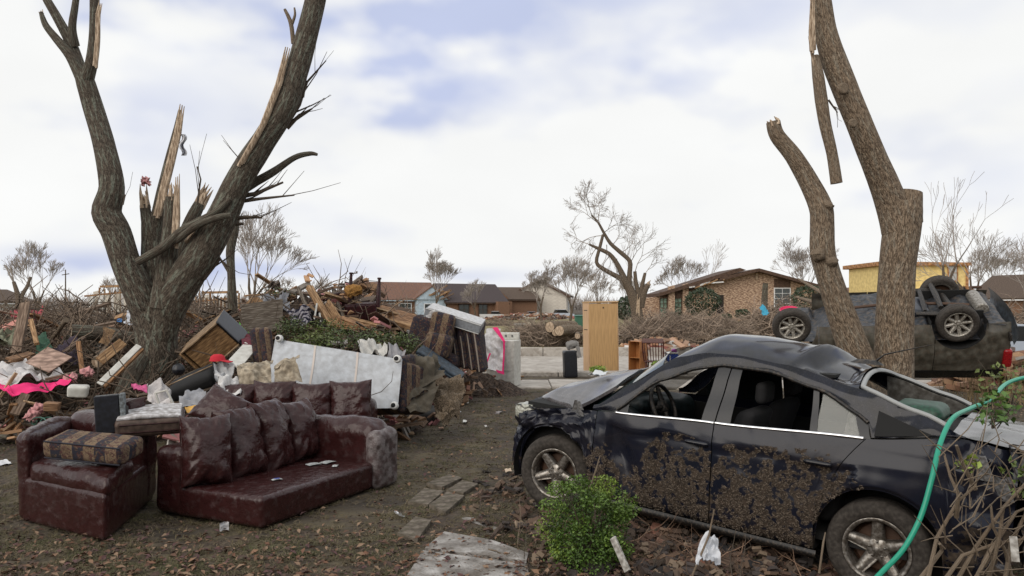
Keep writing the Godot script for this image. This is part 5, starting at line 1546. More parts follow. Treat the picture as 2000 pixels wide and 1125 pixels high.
	part(bin, "body", m.mesh(), mat("green_plastic", lin(0.03, 0.11, 0.07), 0.5))
	m = MB.new()
	m.box(turned(Vector3(0, 1.04, 0), 0, 6, 0), Vector3(0.66, 0.07, 0.68), 0.03)
	part(bin, "lid", m.mesh(), mats.green_plastic)

var leaf_mesh: ArrayMesh
func leaf_meshes() -> void:
	var m := MB.new()
	m.use_col = true
	m.quad(Vector3(-0.5, 0, 0), Vector3(-0.05, 0.1, -0.28), Vector3(0.5, 0, 0), Vector3(-0.05, 0.1, 0.28))
	leaf_mesh = m.mesh()
func foliage(t: Node3D, c: Vector3, r: Vector3, n: int, size: float, col: Color, shell := 0.75, called := "foliage") -> void:
	var xs := []
	var cs := []
	var lm := mat("leaf", Color.WHITE, 0.55)
	lm.vertex_color_use_as_albedo = true
	lm.backlight_enabled = true; lm.backlight = Color(0.12, 0.16, 0.05)
	for i in n:
		var d := Vector3(rng.randfn(), rng.randfn(), rng.randfn()).normalized()
		var k := shell + (1.0 - shell) * rn(0, 1) ** 0.5
		k *= 1.0 + 0.30 * n3(d * 3.0 + t.position, 4.0) + 0.16 * n3(d * 9.0 + t.position, 6.0)
		var q := c + d * r * k
		var s := size * rn(0.6, 1.3)
		xs.append(Transform3D(Basis.from_euler(Vector3(rn(-1.2, 1.2), rn(0, TAU), rn(-1.2, 1.2))).scaled(Vector3.ONE * s), q))
		cs.append(col * rn(0.55, 1.5))
	scatter(t, called, leaf_mesh, lm, xs, cs)

# ---- the debris heap behind the sofas
func mound(x: float, d: float) -> float:
	var h := (1.2 + 0.2 * ss(-8, -4, x)) * ss(9.6, 15.5, d) * ss(-0.7, -3.0, x + 0.05 * (d - 12.0)) * ss(34, 24, d)
	h += 0.75 * exp(-((x + 4.0) ** 2 / 5.0 + (d - 17.0) ** 2 / 6.0))
	h *= 0.9 + 0.45 * nz.get_noise_2d(x * 7.0, d * 7.0) + 0.2 * nz.get_noise_2d(x * 22.0, d * 22.0)
	return maxf(h, 0.0)
func beam(called: String, a: Vector3, b: Vector3, w: float, th: float, roll: float, m: Material, label: String, cat: String, group := "") -> MeshInstance3D:
	var mb := MB.new()
	var l := a.distance_to(b)
	mb.box(Transform3D(), Vector3(l, th, w), minf(th, w) * 0.08)
	var x := frame((a + b) * 0.5, b - a, Vector3.UP if absf((b - a).normalized().y) < 0.95 else Vector3.BACK)
	x.basis = x.basis * Basis(Vector3.RIGHT, roll)
	return solo(called, mb.mesh(), m, x, label, cat, group)
func sheet(par: Node, called: String, c: Array, amp: float, m: Material, freq := 7.0, n := 22, sag := 0.0) -> MeshInstance3D:
	# cloth spanned between four corners: [x, y, depth] each
	freq *= 4.5
	var q := []
	for s in c: q.append(at(s[0], s[1], s[2]) if s is Array else s)
	var mid: Vector3 = (q[0] + q[1] + q[2] + q[3]) * 0.25
	var nr: Vector3 = (q[1] - q[0]).cross(q[3] - q[0]).normalized()
	var mb := MB.new()
	var f := func(u: float, v: float) -> Vector3:
		var p: Vector3 = (q[0] as Vector3).lerp(q[1], u).lerp((q[3] as Vector3).lerp(q[2], u), v)
		var e := n3(p, freq) + 0.45 * n3(p + Vector3(7, 3, 1), freq * 2.7)
		p += nr * amp * (e * 1.8 + 1.1 * (0.35 - absf(n3(p + Vector3(1, 9, 4), freq * 1.6)) * 2.0))
		p += Vector3(n3(p + Vector3(3, 0, 0), freq), 0, n3(p + Vector3(0, 0, 5), freq)) * amp * 0.7
		p.y -= sag * sin(PI * u) * sin(PI * v)
		return p - mid
	mb.grid(n, n, f)
	mb.grid(n, n, func(u: float, v: float) -> Vector3: return f.call(u, v) - nr * 0.004)
	var o := MeshInstance3D.new()
	o.name = numbered(called) if par == self else called
	o.mesh = mb.mesh(); o.material_override = m
	par.add_child(o, true)
	o.position = mid - ((par as Node3D).position if par != self else Vector3.ZERO)
	return o
func place(x: float, d: float) -> String:   # where in the heap, named by what one can find
	var px := 1000.0 + x / d * LENS
	var far := "front" if d < 12.5 else ("middle" if d < 16.5 else "back")
	if px < 90: return far + " by the left edge"
	if px < 180: return far + " near the pinkish plywood"
	if px < 255: return far + " left of the trunk"
	if px < 360: return far + " behind the trunk"
	if px < 465: return far + " behind the tilted cabinet"
	if px < 580: return far + " behind the broad grey panel"
	if px < 690: return far + " by the long pale beam"
	return far + " by the burgundy cabinet"
func heap() -> void:
	var m := MB.new()
	m.use_col = true
	m.grid(110, 80, func(u: float, v: float) -> Vector3:
		var d := lerpf(9.2, 35.0, v * v * 0.6 + v * 0.4)
		var x := lerpf(-26.0, 0.2, u ** 0.7)
		return Vector3(x, land(x, -d) - 0.06 + mound(x, d) * 0.92, -d))
	var o := part(self, "debris_heap", m.mesh(), mat("heap_litter", lin(0.13, 0.10, 0.08), 1.0, tex("heap_tex", 0.03, Color(0.35, 0.3, 0.28), Color(1, 0.95, 0.9), 0, 5), Vector3(0.9, 0.9, 0.9), texs.b_bark, 1.8))
	o.set_meta("kind", "stuff")
	tag(o, "mass of splintered wood and household litter heaped behind the sofas", "debris")
	# fine stuff: twigs, splinters, scraps
	var bm: StandardMaterial3D = mats.brush_twig
	for k in 5:
		var xs := []
		var cs := []
		for i in 800:
			var d := 9.6 + 17.0 * rn(0, 1) ** 1.2
			var x := rn(-0.74 * d, -0.9)
			var h := mound(x, d)
			if h < 0.1 or (x > -0.36 * d and rn(0, 1) < 0.85): continue
			var s := rn(0.5, 1.5)
			xs.append(Transform3D(Basis.from_euler(Vector3(rn(-0.5, 0.5), rn(0, TAU), rn(-0.5, 0.6))).scaled(Vector3(s, s * 1.5, s * 1.5)), Vector3(x, h + rn(-0.05, 0.2), -d)))
			cs.append(Color(0.17, 0.125, 0.09) * rn(0.35, 1.3))
		o = null
		var w := scatter(self, "heap_twigs", stick_meshes[k], bm, xs, cs)
		tag(w, ["thin grey twigs tangled over the debris heap", "crooked brown twigs tangled over the debris heap", "forked twigs tangled over the debris heap", "bent twigs tangled over the debris heap", "short twigs tangled over the debris heap"][k], "twigs")
	var chip := MB.new()
	chip.use_col = true
	chip.box(turned(Vector3.ZERO, 10, 8, 5), Vector3(0.24, 0.03, 0.09))
	chip.box(turned(Vector3(0.1, 0.03, 0.06), 60, -15, 20), Vector3(0.12, 0.02, 0.06))
	var xs := []
	var cs := []
	var pal := [Color(0.30, 0.18, 0.105), Color(0.20, 0.13, 0.09), Color(0.38, 0.26, 0.16), Color(0.13, 0.1, 0.08), Color(0.3, 0.2, 0.14), Color(0.5, 0.48, 0.45), Color(0.2, 0.17, 0.15), Color(0.52, 0.23, 0.23), Color(0.28, 0.25, 0.22), Color(0.42, 0.25, 0.14)]
	for i in 4200:
		var d := 9.5 + 20.0 * rn(0, 1) ** 1.2
		var x := rn(-0.76 * d, -0.7)
		var h := mound(x, d)
		if h < 0.04: continue
		var s := rn(0.35, 1.6)
		xs.append(Transform3D(Basis.from_euler(Vector3(rn(-0.7, 0.7), rn(0, TAU), rn(-0.7, 0.7))).scaled(Vector3.ONE * s), Vector3(x, h + rn(0.0, 0.13), -d)))
		cs.append(pal[rng.randi() % 10] * rn(0.5, 1.1))
	var sc := scatter(self, "heap_scraps", chip.mesh(), mats.rubble_chip, xs, cs)
	tag(sc, "small splinters and scraps strewn over the debris heap", "scraps")
	# branches, boards and logs that can be picked out one by one
	var br := []
	for k in 4:
		var mb := MB.new()
		var p := Vector3(-1.0, 0, 0)
		var dir := Vector3(1, 0, 0)
		var pts := []
		var rad := []
		for j in 8:
			pts.append(p); rad.append(0.042 * (1.1 - j * 0.125))
			dir = (dir + Vector3(0, rn(-0.25, 0.25), rn(-0.25, 0.25))).normalized()
			p += dir * 0.28
		mb.tube(pts, rad, 7, 0.25, 9.0, nz)
		for j in 3:
			var b: Vector3 = pts[j + 2]
			var e := Vector3(rn(0.2, 0.5), rn(-0.35, 0.4), rn(-0.4, 0.4))
			mb.tube([b, b + e * 0.55, b + e + Vector3(rn(-0.1, 0.1), 0.1, 0.1)], [0.02, 0.014, 0.004], 5)
		br.append(mb.mesh())
	for i in 115:
		var d := 10.2 + 13.0 * rn(0, 1) ** 1.3
		var x := rn(-0.72 * d, -0.36 * d) if i < 115 else rn(-0.36 * d, -0.16 * d)
		var s := rn(0.5, 1.25)
		var t := Transform3D(Basis.from_euler(Vector3(rn(0, TAU), rn(0, TAU), rn(-0.35, 0.35))).scaled(Vector3.ONE * s), Vector3(x, mound(x, d) + rn(-0.04, 0.12), -d))
		solo("fallen_branch", br[i % 4], [bark, twig, bark_warm][i % 3], t, "%s %s branch in the heap's %s" % [["gently curved", "crooked", "forked", "straggly"][i % 4] if s < 0.9 else ["long curved", "long crooked", "long forked", "long straggly"][i % 4], ["grey", "dark", "light brown"][i % 3], place(x, d)], "branch", "branches tangled in the debris heap")
	var bo := []
	for k in 4:
		var mb := MB.new()
		mb.box(Transform3D(), Vector3(1.0, [0.038, 0.04, 0.019, 0.09][k], [0.09, 0.14, 0.2, 0.09][k]), 0.004)
		bo.append(mb.mesh())
	for i in 120:
		var d := 10.4 + 18.0 * rn(0, 1) ** 1.3
		var x := rn(-0.72 * d, -0.13 * d)
		var t := Transform3D(Basis.from_euler(Vector3(rn(-0.5, 0.5), rn(0, TAU), rn(-0.5, 0.5))), Vector3(x, mound(x, d) + rn(0.03, 0.22), -d)).scaled_local(Vector3(rn(0.5, 2.2), 1, 1))
		var tone := rng.randi() % 6
		solo("loose_board", bo[i % 4], boards[tone], t, "%s %s in the heap's %s" % [["pale tan", "brown", "grey-brown", "orange", "charred dark", "bleached"][tone], ["batten", "plank", "wide board", "square post"][i % 4], place(x, d)], "board", "boards jutting from the debris heap")
	for i in 16:
		var d := rn(11.0, 16.0)
		var x := rn(-0.66 * d, -0.4 * d)
		var mb := MB.new()
		var r := rn(0.07, 0.16)
		var l := rn(0.5, 1.3)
		mb.tube([Vector3(-l, 0, 0), Vector3(0, 0.05, 0.03), Vector3(l, 0, 0)], [r, r * 0.95, r * 0.85], 12, 0.12, 5.0, nz)
		solo("heap_log", mb.mesh(), [bark, bark_warm][i % 2], turned(Vector3(x, mound(x, d) + 0.06, -d), rn(0, 180), 0, rn(-15, 15)), "%s %s length of tree limb in the heap's %s" % ["thick" if r > 0.115 else "thin", ["grey", "light brown"][i % 2], place(x, d)], "log", "limbs lying in the left debris heap")

# ---- leather furniture
func quadmap(c: Array, y0: float, y1: float) -> Callable:   # unit box -> prism over four ground corners (front left, front right, back right, back left)
	return func(p: Vector3) -> Vector3:
		var u := p.x + 0.5
		var v := 0.5 - p.z
		var q: Vector2 = (c[0] as Vector2).lerp(c[1], u).lerp((c[3] as Vector2).lerp(c[2], u), v)
		return Vector3(q.x, lerpf(y0, y1, p.y + 0.5), -q.y)
func softbox(par: Node3D, called: String, c: Array, y0: float, y1: float, r: float, amp: float, m: Material, n := 14, puff := 0.0) -> MeshInstance3D:
	# corners as Vector2(x, depth); rounded edges of about r metres
	var w: float = (c[0] as Vector2).distance_to(c[1])
	var l: float = (c[0] as Vector2).distance_to(c[3])
	var s := Vector3(w, y1 - y0, l)
	var f := quadmap(c, y0, y1)
	var mb := MB.new()
	var off := par.position
	mb.rbox(n, s, minf(r, minf(w, minf(l, y1 - y0)) * 0.45), func(p: Vector3, nn: Vector3) -> Vector3:
		var q: Vector3 = f.call(p / s)
		var top := clampf(p.y / s.y + 0.5, 0, 1)
		var e := n3(q, 16.0) + 0.6 * (0.5 - absf(n3(q + Vector3(5, 0, 0), 26.0)) * 2.0)
		q += nn * amp * e * (0.3 + 0.7 * top)
		q.y += puff * (1.0 - (2 * p.x / s.x) ** 2) * (1.0 - (2 * p.z / s.z) ** 2) * top
		return q - off)
	return part(par, called, mb.mesh(true), m)
func pillow(par: Node3D, called: String, x: Transform3D, s: Vector3, m: Material, wr := 1.0, n := 26) -> MeshInstance3D:
	# stuffed cushion: s.x wide, s.y tall, s.z thick; puckered edges
	var mb := MB.new()
	var so := x.origin * 3.0
	for side: float in [1.0, -1.0]:
		mb.grid(n, n, func(u: float, v: float) -> Vector3:
			var a := u * 2.0 - 1.0
			var b := v * 2.0 - 1.0
			a = sin(a * PI * 0.5); b = sin(b * PI * 0.5)
			var k := pow(maxf(0.0, 1.0 - pow(absf(a), 3.2)), 0.5) * pow(maxf(0.0, 1.0 - pow(absf(b), 3.2)), 0.5)
			var edge := maxf(absf(a), absf(b))
			var g := atan2(b, a)
			var p := Vector3(a * s.x * 0.5 * (1.0 - 0.07 * (1.0 - b * b) * absf(a)), b * s.y * 0.5 * (1.0 - 0.07 * (1.0 - a * a) * absf(b)), side * s.z * 0.5 * k)
			var pl := nz.get_noise_3d(g * 26.0 + so.x, edge * 6.0 + so.y, side * 9.0 + so.z)
			p.z += side * wr * 0.028 * pl * smoothstep(0.25, 0.9, edge) * k ** 0.4
			p.z += side * wr * 0.018 * n3(p * 1.0 + so, 26.0) * k
			p.y += wr * 0.012 * n3(p + so + Vector3(4, 4, 4), 30.0)
			return p)
	return part(par, called, mb.mesh(true), m, x)

func leather_set() -> void:
	# loveseat without seat cushions, facing right; axis a runs away from the camera, n is the way it faces
	var A := Vector2(-2.05, 6.31)
	var ax := Vector2(0.42, 0.907)
	var nr := Vector2(0.907, -0.42)
	var P := func(u: float, w: float) -> Vector2: return A + ax * u + nr * w
	var t := thing("leather_loveseat", "dark brown leather loveseat without seat cushions, dusty right arm, nearest on the lawn", "sofa", Vector3(-2.4, 0, -7.0))
	softbox(t, "seat_deck", [P.call(0.0, -1.0), P.call(0, 0.0), P.call(1.58, 0.0), P.call(1.58, -1.05)], 0.02, 0.285, 0.05, 0.010, leather, 16)
	softbox(t, "back_frame", [P.call(-0.02, -1.25), P.call(-0.02, -0.90), P.call(1.75, -0.95), P.call(1.75, -1.25)], 0.02, 0.62, 0.09, 0.014, leather, 14)
	softbox(t, "arm", [P.call(1.56, -1.1), P.call(1.56, 0.02), P.call(1.90, 0.02), P.call(1.90, -1.1)], 0.02, 0.68, 0.15, 0.032, leather, 24, 0.03)
	softbox(t, "arm_front", [P.call(1.55, -0.12), P.call(1.55, 0.075), P.call(1.93, 0.075), P.call(1.93, -0.12)], 0.0, 0.60, 0.08, 0.02, mat("chalky_leather", lin(0.075, 0.045, 0.045), 0.5, texs.blotch, Vector3(2, 2, 2), texs.b_fine, 0.3), 12)
	over(mats.chalky_leather, tex("chalk_mask", 0.008, Color.BLACK, Color(0.8, 0.8, 0.8), 0, 6, 0.52, 512, 0.2), texs.dust)
	for i in 4:
		var u := 0.22 + i * 0.405
		var q: Vector2 = P.call(u, -0.86)
		var up := Vector3(-nr.x * 0.30, 1, nr.y * 0.30).normalized()
		var fx := Vector3(ax.x + 0.14 * sin(i * 2.3), 0.06 * (i % 2) - 0.03, -ax.y)
		if i == 0: fx = Vector3(0.78, -0.05, -0.6)
		pillow(t, "back_cushion", frame(Vector3(q.x, 0.57, -q.y) - t.position, fx, up), Vector3(0.45, 0.64 + 0.05 * (i % 3), 0.34), leather, 2.2)
	# papers lying on the deck
	var pap := mat("paper", lin(0.60, 0.64, 0.66), 0.8, texs.blotch, Vector3(9, 9, 9))
	var k := 0
	for s in [[612, 908, 0.10, 0.13, "white card lying leftmost of the pair on the loveseat"], [640, 904, 0.10, 0.14, "white card lying right of the other on the loveseat"], [541, 938, 0.055, 0.09, "small blue-printed card near the loveseat's front edge"], [655, 911, 0.05, 0.09, "pale scrap of paper at the arm end of the loveseat"]]:
		var p := at(s[0], s[1], 1.56 * LENS / (s[1] - 600.0))
		var mb := MB.new()
		mb.grid(3, 3, func(u: float, v: float) -> Vector3: return Vector3((u - 0.5) * s[3], 0.006 * sin(u * 3), (v - 0.5) * s[2]))
		mb.grid(3, 3, func(u: float, v: float) -> Vector3: return Vector3((u - 0.5) * s[3], 0.006 * sin(u * 3) - 0.003, (v - 0.5) * s[2]))
		if k == 2:
			var c := thing("printed_card", s[4], "card", p + Vector3(0, 0.008, 0))
			c.rotation.y = 0.6
			part(c, "card", mb.mesh(), pap)
			for j in 3:
				var bar := MB.new()
				bar.box(Transform3D(Basis(), Vector3(0, 0.009, -0.014 + j * 0.014)), Vector3(0.06 - 0.012 * j, 0.001, 0.007))
				part(c, "print_line", bar.mesh(), mat("blue_ink", lin(0.05, 0.09, 0.4), 0.7))
		else:
			solo("paper_card", mb.mesh(), pap, turned(p + Vector3(0, 0.008, 0), 40 + k * 17), s[4], "paper")
		k += 1
	# chair section at the left
	t = thing("leather_armchair", "dark brown leather armchair section with one thin arm at the far left of the lawn", "armchair", Vector3(-3.7, 0, -6.6))
	var FL := Vector2(-4.22, 6.60)
	var FR := Vector2(-3.17, 5.98)
	var BR := Vector2(-3.42, 7.35)
	var BL := Vector2(-4.50, 7.75)
	softbox(t, "base", [FL, FR, BR, BL], 0.01, 0.40, 0.05, 0.012, leather, 16)
	softbox(t, "seat_cushion", [FL.lerp(FR, 0.09), FR + Vector2(0.02, 0.0), BR.lerp(FR, 0.42), BL.lerp(FL, 0.42).lerp(BR.lerp(FR, 0.42), 0.1)], 0.34, 0.52, 0.085, 0.028, leather, 22, 0.035)
	softbox(t, "arm", [FL + Vector2(-0.06, 0.03), FL.lerp(FR, 0.10), BL.lerp(BR, 0.16), BL + Vector2(-0.1, 0)], 0.01, 0.76, 0.08, 0.032, leather, 22, 0.03)
	softbox(t, "back", [BL.lerp(FL, 0.22) + Vector2(0.1, 0), BR.lerp(FR, 0.22), BR + Vector2(0.0, 0.1), BL + Vector2(0.0, 0.1)], 0.01, 0.80, 0.11, 0.03, leather, 16, 0.03)
	pillow(t, "back_cushion", frame(Vector3(-3.72, 0.79, -7.25) - t.position, Vector3(1, 0.05, 0.25), Vector3(0, 1, -0.4)), Vector3(0.5, 0.42, 0.25), leather)
	# sofa behind, four back cushions in a row
	t = thing("leather_sofa", "dark brown leather sofa standing behind the loveseat, four back cushions showing", "sofa", Vector3(-2.6, 0, -9.4))
	softbox(t, "base", [Vector2(-3.75, 8.95), Vector2(-1.70, 8.95), Vector2(-1.70, 9.85), Vector2(-3.75, 9.85)], 0.01, 0.40, 0.06, 0.012, leather)
	softbox(t, "back_frame", [Vector2(-3.75, 9.55), Vector2(-1.72, 9.55), Vector2(-1.72, 9.9), Vector2(-3.75, 9.9)], 0.01, 0.70, 0.1, 0.015, leather)
	for i in 4:
		pillow(t, "back_cushion", frame(Vector3(-3.40 + i * 0.475, 0.62 + 0.02 * (i % 2), -9.42) - t.position, Vector3(1, 0.03 * (i - 1), 0.03 * (i % 2)), Vector3(0, 1, -0.18)), Vector3(0.53, 0.62, 0.28), leather, 1.8)
	var one := thing("loose_leather_cushion", "loose brown leather cushion lying aslant between the loveseat and the sofa behind", "cushion", at(432, 800, 8.2))
	pillow(one, "cover", frame(Vector3.ZERO, Vector3(0.85, -0.35, 0.3), Vector3(0.2, 0.75, -0.6)), Vector3(0.56, 0.44, 0.22), leather)
	# things lying on the armchair
	var dustw := mat("powdered_vinyl", lin(0.10, 0.065, 0.05), 0.6, texs.blotch, Vector3(3, 3, 3))
	var powder := mat("white_powder", lin(0.62, 0.62, 0.64), 0.9, texs.blotch, Vector3(3, 3, 3), texs.b_fine, 0.4)
	one = thing("seat_cushion", "thick brown seat cushion with white dusty top lying across the armchair", "cushion", at(295, 822, 7.15))
	var mb := MB.new()
	var cx := frame(Vector3.ZERO, Vector3(0.93, 0.02, -0.36), Vector3(0.05, 1, 0.1))
	mb.rbox(14, Vector3(0.56, 0.17, 0.50), 0.05, func(p: Vector3, n: Vector3) -> Vector3: return cx * (p + n * 0.007 * n3(p, 50)))
	part(one, "cover", mb.mesh(true), dustw)
	mb = MB.new()
	mb.rbox(12, Vector3(0.53, 0.03, 0.47), 0.014, func(p: Vector3, n: Vector3) -> Vector3: return cx * (p + n * 0.007 * n3(p, 50) + Vector3(0, 0.082 + 0.012 * (1 - (p.x / 0.27) ** 2), 0)))
	part(one, "dusty_top", mb.mesh(true), powder)
	mb = MB.new()
	for y in [-0.035, 0.035]:
		for z in [-0.252, 0.252]: mb.tube([cx * Vector3(-0.24, y, z), cx * Vector3(0.24, y, z)], [0.006, 0.006], 5)
		for x2 in [-0.282, 0.282]: mb.tube([cx * Vector3(x2, y, -0.21), cx * Vector3(x2, y, 0.21)], [0.006, 0.006], 5)
	var pipe := part(one, "piping", mb.mesh(), leather)
	pipe.set_meta("kind", "stuff")
	one = thing("loudspeaker", "black loudspeaker box with pale edge standing on the armchair", "loudspeaker", at(211, 808, 7.0))
	one.transform = frame(one.position, Vector3(0.9, 0.06, -0.42), Vector3(0.1, 1, -0.12))
	mb = MB.new()
	mb.box(Transform3D(), Vector3(0.20, 0.34, 0.26), 0.008)
	part(one, "cabinet", mb.mesh(), mat("black_vinyl", lin(0.012, 0.014, 0.022), 0.4, texs.blotch, Vector3(4, 4, 4)))
	mb = MB.new()
	mb.box(Transform3D(Basis(), Vector3(0.125, 0.0, 0)), Vector3(0.045, 0.35, 0.265), 0.006)
	part(one, "front_baffle", mb.mesh(), mat("grey_felt", lin(0.22, 0.25, 0.27), 0.9, texs.blotch, Vector3(6, 6, 6)))
	mb = MB.new()
	mb.lathe([Vector2(0.0, -0.01), Vector2(0.05, 0.0), Vector2(0.09, 0.02), Vector2(0.105, 0.0)], 20, frame(Vector3(0.149, -0.04, 0), Vector3(0, 0, 1), Vector3(1, 0, 0)))
	part(one, "cone", mb.mesh(), rubber)
	one = thing("floral_cushion", "floral patterned boxy cushion lying across the armchair's seat", "cushion", at(184, 873, 6.45))
	mb = MB.new()
	var fx2 := frame(Vector3.ZERO, Vector3(0.98, -0.075, 0.1), Vector3(0.03, 1, 0.15))
	mb.rbox(14, Vector3(0.71, 0.165, 0.34), 0.05, func(p: Vector3, n: Vector3) -> Vector3: return fx2 * (p + n * 0.008 * n3(p, 40)))
	part(one, "cover", mb.mesh(true), mat("floral_cushion", Color.WHITE, 0.95, floral_image(true), Vector3(1.3, 1.3, 1.3)))
	for y in [-0.07, 0.07]:
		mb = MB.new()
		mb.tube([fx2 * Vector3(-0.33, y, 0.160), fx2 * Vector3(0.33, y, 0.160)], [0.007, 0.007], 6)
		part(one, "piping", mb.mesh(), mat("dark_cloth", lin(0.02, 0.02, 0.03), 0.9))

# ---- furniture and household things on the heap
func rounded(par: Node, called: String, s: Vector3, r: float, x: Transform3D, m: Material, amp := 0.0, n := 10, freq := 14.0) -> MeshInstance3D:
	var mb := MB.new()
	mb.rbox(n, s, r, func(p: Vector3, nn: Vector3) -> Vector3: return p + nn * amp * (n3(p + x.origin, freq) + 0.5 * n3(p, freq * 2.6)))
	return part(par, called, mb.mesh(true), m, x)
func plate(par: Node, called: String, c: Array, th: float, m: Material) -> MeshInstance3D:   # stiff flat piece with four corners
	var q := []
	for s in c: q.append(at(s[0], s[1], s[2]) - (par as Node3D).position)
	var nr: Vector3 = ((q[1] - q[0]) as Vector3).cross(q[3] - q[0]).normalized() * th
	var mb := MB.new()
	mb.quad(q[0], q[1], q[2], q[3])
	mb.quad(q[0] + nr, q[1] + nr, q[2] + nr, q[3] + nr)
	for i in 4: mb.quad(q[i], q[(i + 1) % 4], q[(i + 1) % 4] + nr, q[i] + nr)
	return part(par, called, mb.mesh(), m)

func pile_things() -> void:
	var tan_f := mat("floral_tan", Color(1, 1, 1), 0.95, floral_image(true), Vector3(1.1, 1.1, 1.1), texs.b_fine, 0.4)
	# sofa tipped on its back: the white dust cover of its underside faces us
	var t := thing("tipped_sofa", "sofa tipped on its back behind the leather sofas, white underside cover facing forward", "sofa", Vector3(-2.3, 0, -10.4))
	var o := t.position
	var wc := mat("dust_cover", lin(0.56, 0.60, 0.65), 0.85, texs.soft, Vector3(1.2, 1.2, 1.2), texs.b_soft, 0.5)
	var TL := at(537, 662, 10.9) - o
	var TR := at(786, 702, 10.1) - o
	var BR := at(777, 797, 10.0) - o
	var BL := at(512, 800, 10.7) - o
	var nr := (TR - TL).cross(BL - TL).normalized()
	if nr.z < 0: nr = -nr
	var mb := MB.new()
	mb.grid(26, 16, func(u: float, v: float) -> Vector3:
		var p := TL.lerp(TR, u).lerp(BL.lerp(BR, u), v)
		return p + nr * (0.012 * n3(p, 12.0) - 0.03 * sin(PI * u) * sin(PI * v)))
	part(t, "underside_cover", mb.mesh(), wc)
	mb = MB.new()
	for s in [0.333, 0.667]:
		mb.grid(2, 12, func(u: float, v: float) -> Vector3:
			var p := TL.lerp(TR, s + (u - 0.5) * 0.016).lerp(BL.lerp(BR, s + (u - 0.5) * 0.016), v)
			return p + nr * (0.012 * n3(p, 12.0) - 0.03 * sin(PI * s) * sin(PI * v) + 0.006))
	var st := part(t, "webbing_strap", mb.mesh(), mat("strap", lin(0.60, 0.54, 0.50), 0.9))
	st.set_meta("kind", "stuff")
	mb = MB.new()
	mb.rbox(14, Vector3.ONE, 0.08, func(p: Vector3, n: Vector3) -> Vector3:
		var q := TL.lerp(TR, 0.5 + p.x * 1.03).lerp(BL.lerp(BR, 0.5 + p.x * 1.03), 0.5 - p.y * 1.03)
		return q - nr * (0.5 - p.z) * 0.75 - nr * 0.075 + n * 0.015 * n3(q, 14.0))
	part(t, "frame", mb.mesh(true), tan_f)
	for i in 2:
		rounded(t, "arm_roll", Vector3(0.17, 0.72, 0.24), 0.08, frame(at(506 + i * 17, 688, 11.0 - i * 0.05) - o, Vector3(1, 0.12, -0.2), Vector3(0.15, 1, 0)), tan_f, 0.012)
	rounded(t, "end_roll", Vector3(0.13, 0.75, 0.5), 0.06, frame(at(793, 748, 10.35) - o, Vector3(1, 0, 0.2), Vector3(0.02, 1, 0)), floral, 0.012)
	for q in [[545, 661, 10.8], [776, 701, 10.0], [770, 792, 9.9]]:
		var f := Node3D.new()
		f.name = "foot"
		t.add_child(f, true)
		f.position = at(q[0], q[1], q[2]) - o
		mb = MB.new()
		mb.lathe([Vector2(0, 0.03), Vector2(0.035, 0.03), Vector2(0.05, 0.02), Vector2(0.055, -0.02)], 16, frame(Vector3.ZERO, Vector3.RIGHT, nr))
		part(f, "cap", mb.mesh(), mat("white_plastic", lin(0.6, 0.6, 0.58), 0.5))
		mb = MB.new()
		mb.lathe([Vector2(0, 0.005), Vector2(0.03, 0.005), Vector2(0.032, -0.01)], 12, frame(nr * 0.03, Vector3.RIGHT, nr))
		part(f, "hole", mb.mesh(), mats.black_liner)
	mb = MB.new()
	mb.tube([at(722, 773, 9.85), at(745, 765, 9.8), at(765, 745, 9.8), at(768, 725, 9.85)], [0.005, 0.005, 0.004, 0.003], 5)
	solo("bent_twig", mb.mesh(), twig, Transform3D(), "single bent twig leaning on the white sofa underside", "twig")
	# patterned recliner sofa standing on end
	t = thing("upended_sofa", "dark floral sofa standing on end on the rubble, cushions facing left", "sofa", at(885, 720, 15.0))
	o = t.position
	for i in 4:
		var px := 893.0 + i * 14.5
		rounded(t, "back_channel", Vector3(0.17, 0.98 - 0.03 * i, 0.5), 0.075, frame(at(px, 668 + i * 4.0, 14.9 - 0.05 * i) - o, Vector3(1, 0.16, 0.2), Vector3(0.16 - 0.02 * i, 1, 0)), floral, 0.03, 12)
		mb = MB.new()
		var e := frame(at(px - 6.5, 668 + i * 4.0, 14.68 - 0.05 * i) - o, Vector3(1, 0.16, 0.2), Vector3(0.16 - 0.02 * i, 1, 0))
		mb.tube([e * Vector3(0.0, -0.45, 0.02), e * Vector3(0.01, 0, 0.03), e * Vector3(0, 0.45, 0.0)], [0.014, 0.018, 0.012], 6, 0.4, 20.0, nz)
		part(t, "pale_seam", mb.mesh(), mat("pale_weave", lin(0.36, 0.30, 0.25), 0.95, texs.cloth, Vector3(6, 6, 6)))
	rounded(t, "arm_pad", Vector3(0.46, 0.46, 0.5), 0.09, frame(at(866, 636, 14.6) - o, Vector3(1, -0.2, 0.1), Vector3(0.2, 1, 0)), tan_f, 0.025, 12)
	rounded(t, "seat_pad", Vector3(0.50, 0.44, 0.55), 0.09, frame(at(857, 674, 14.4) - o, Vector3(1, -0.25, 0.1), Vector3(0.2, 1, 0)), tan_f, 0.025, 12)
	rounded(t, "seat_pad", Vector3(0.50, 0.62, 0.55), 0.10, frame(at(830, 650, 14.7) - o, Vector3(1, -0.25, 0.1), Vector3(0.2, 1, 0)), floral, 0.03, 12)
	rounded(t, "frame", Vector3(1.15, 0.85, 0.5), 0.1, frame(at(885, 655, 15.3) - o, Vector3(1, -0.2, 0.1), Vector3(0.2, 1, 0)), floral, 0.03, 10)
	rounded(t, "lower_cushion", Vector3(0.5, 0.3, 0.5), 0.12, frame(at(873, 702, 14.6) - o, Vector3(1, -0.3, 0.1), Vector3(0.2, 1, 0)), floral, 0.03, 10)
	# grey mattress on top
	t = thing("crib_mattress", "grey mattress with white top lying aslant on the upended floral sofa", "mattress", at(888, 622, 14.8))
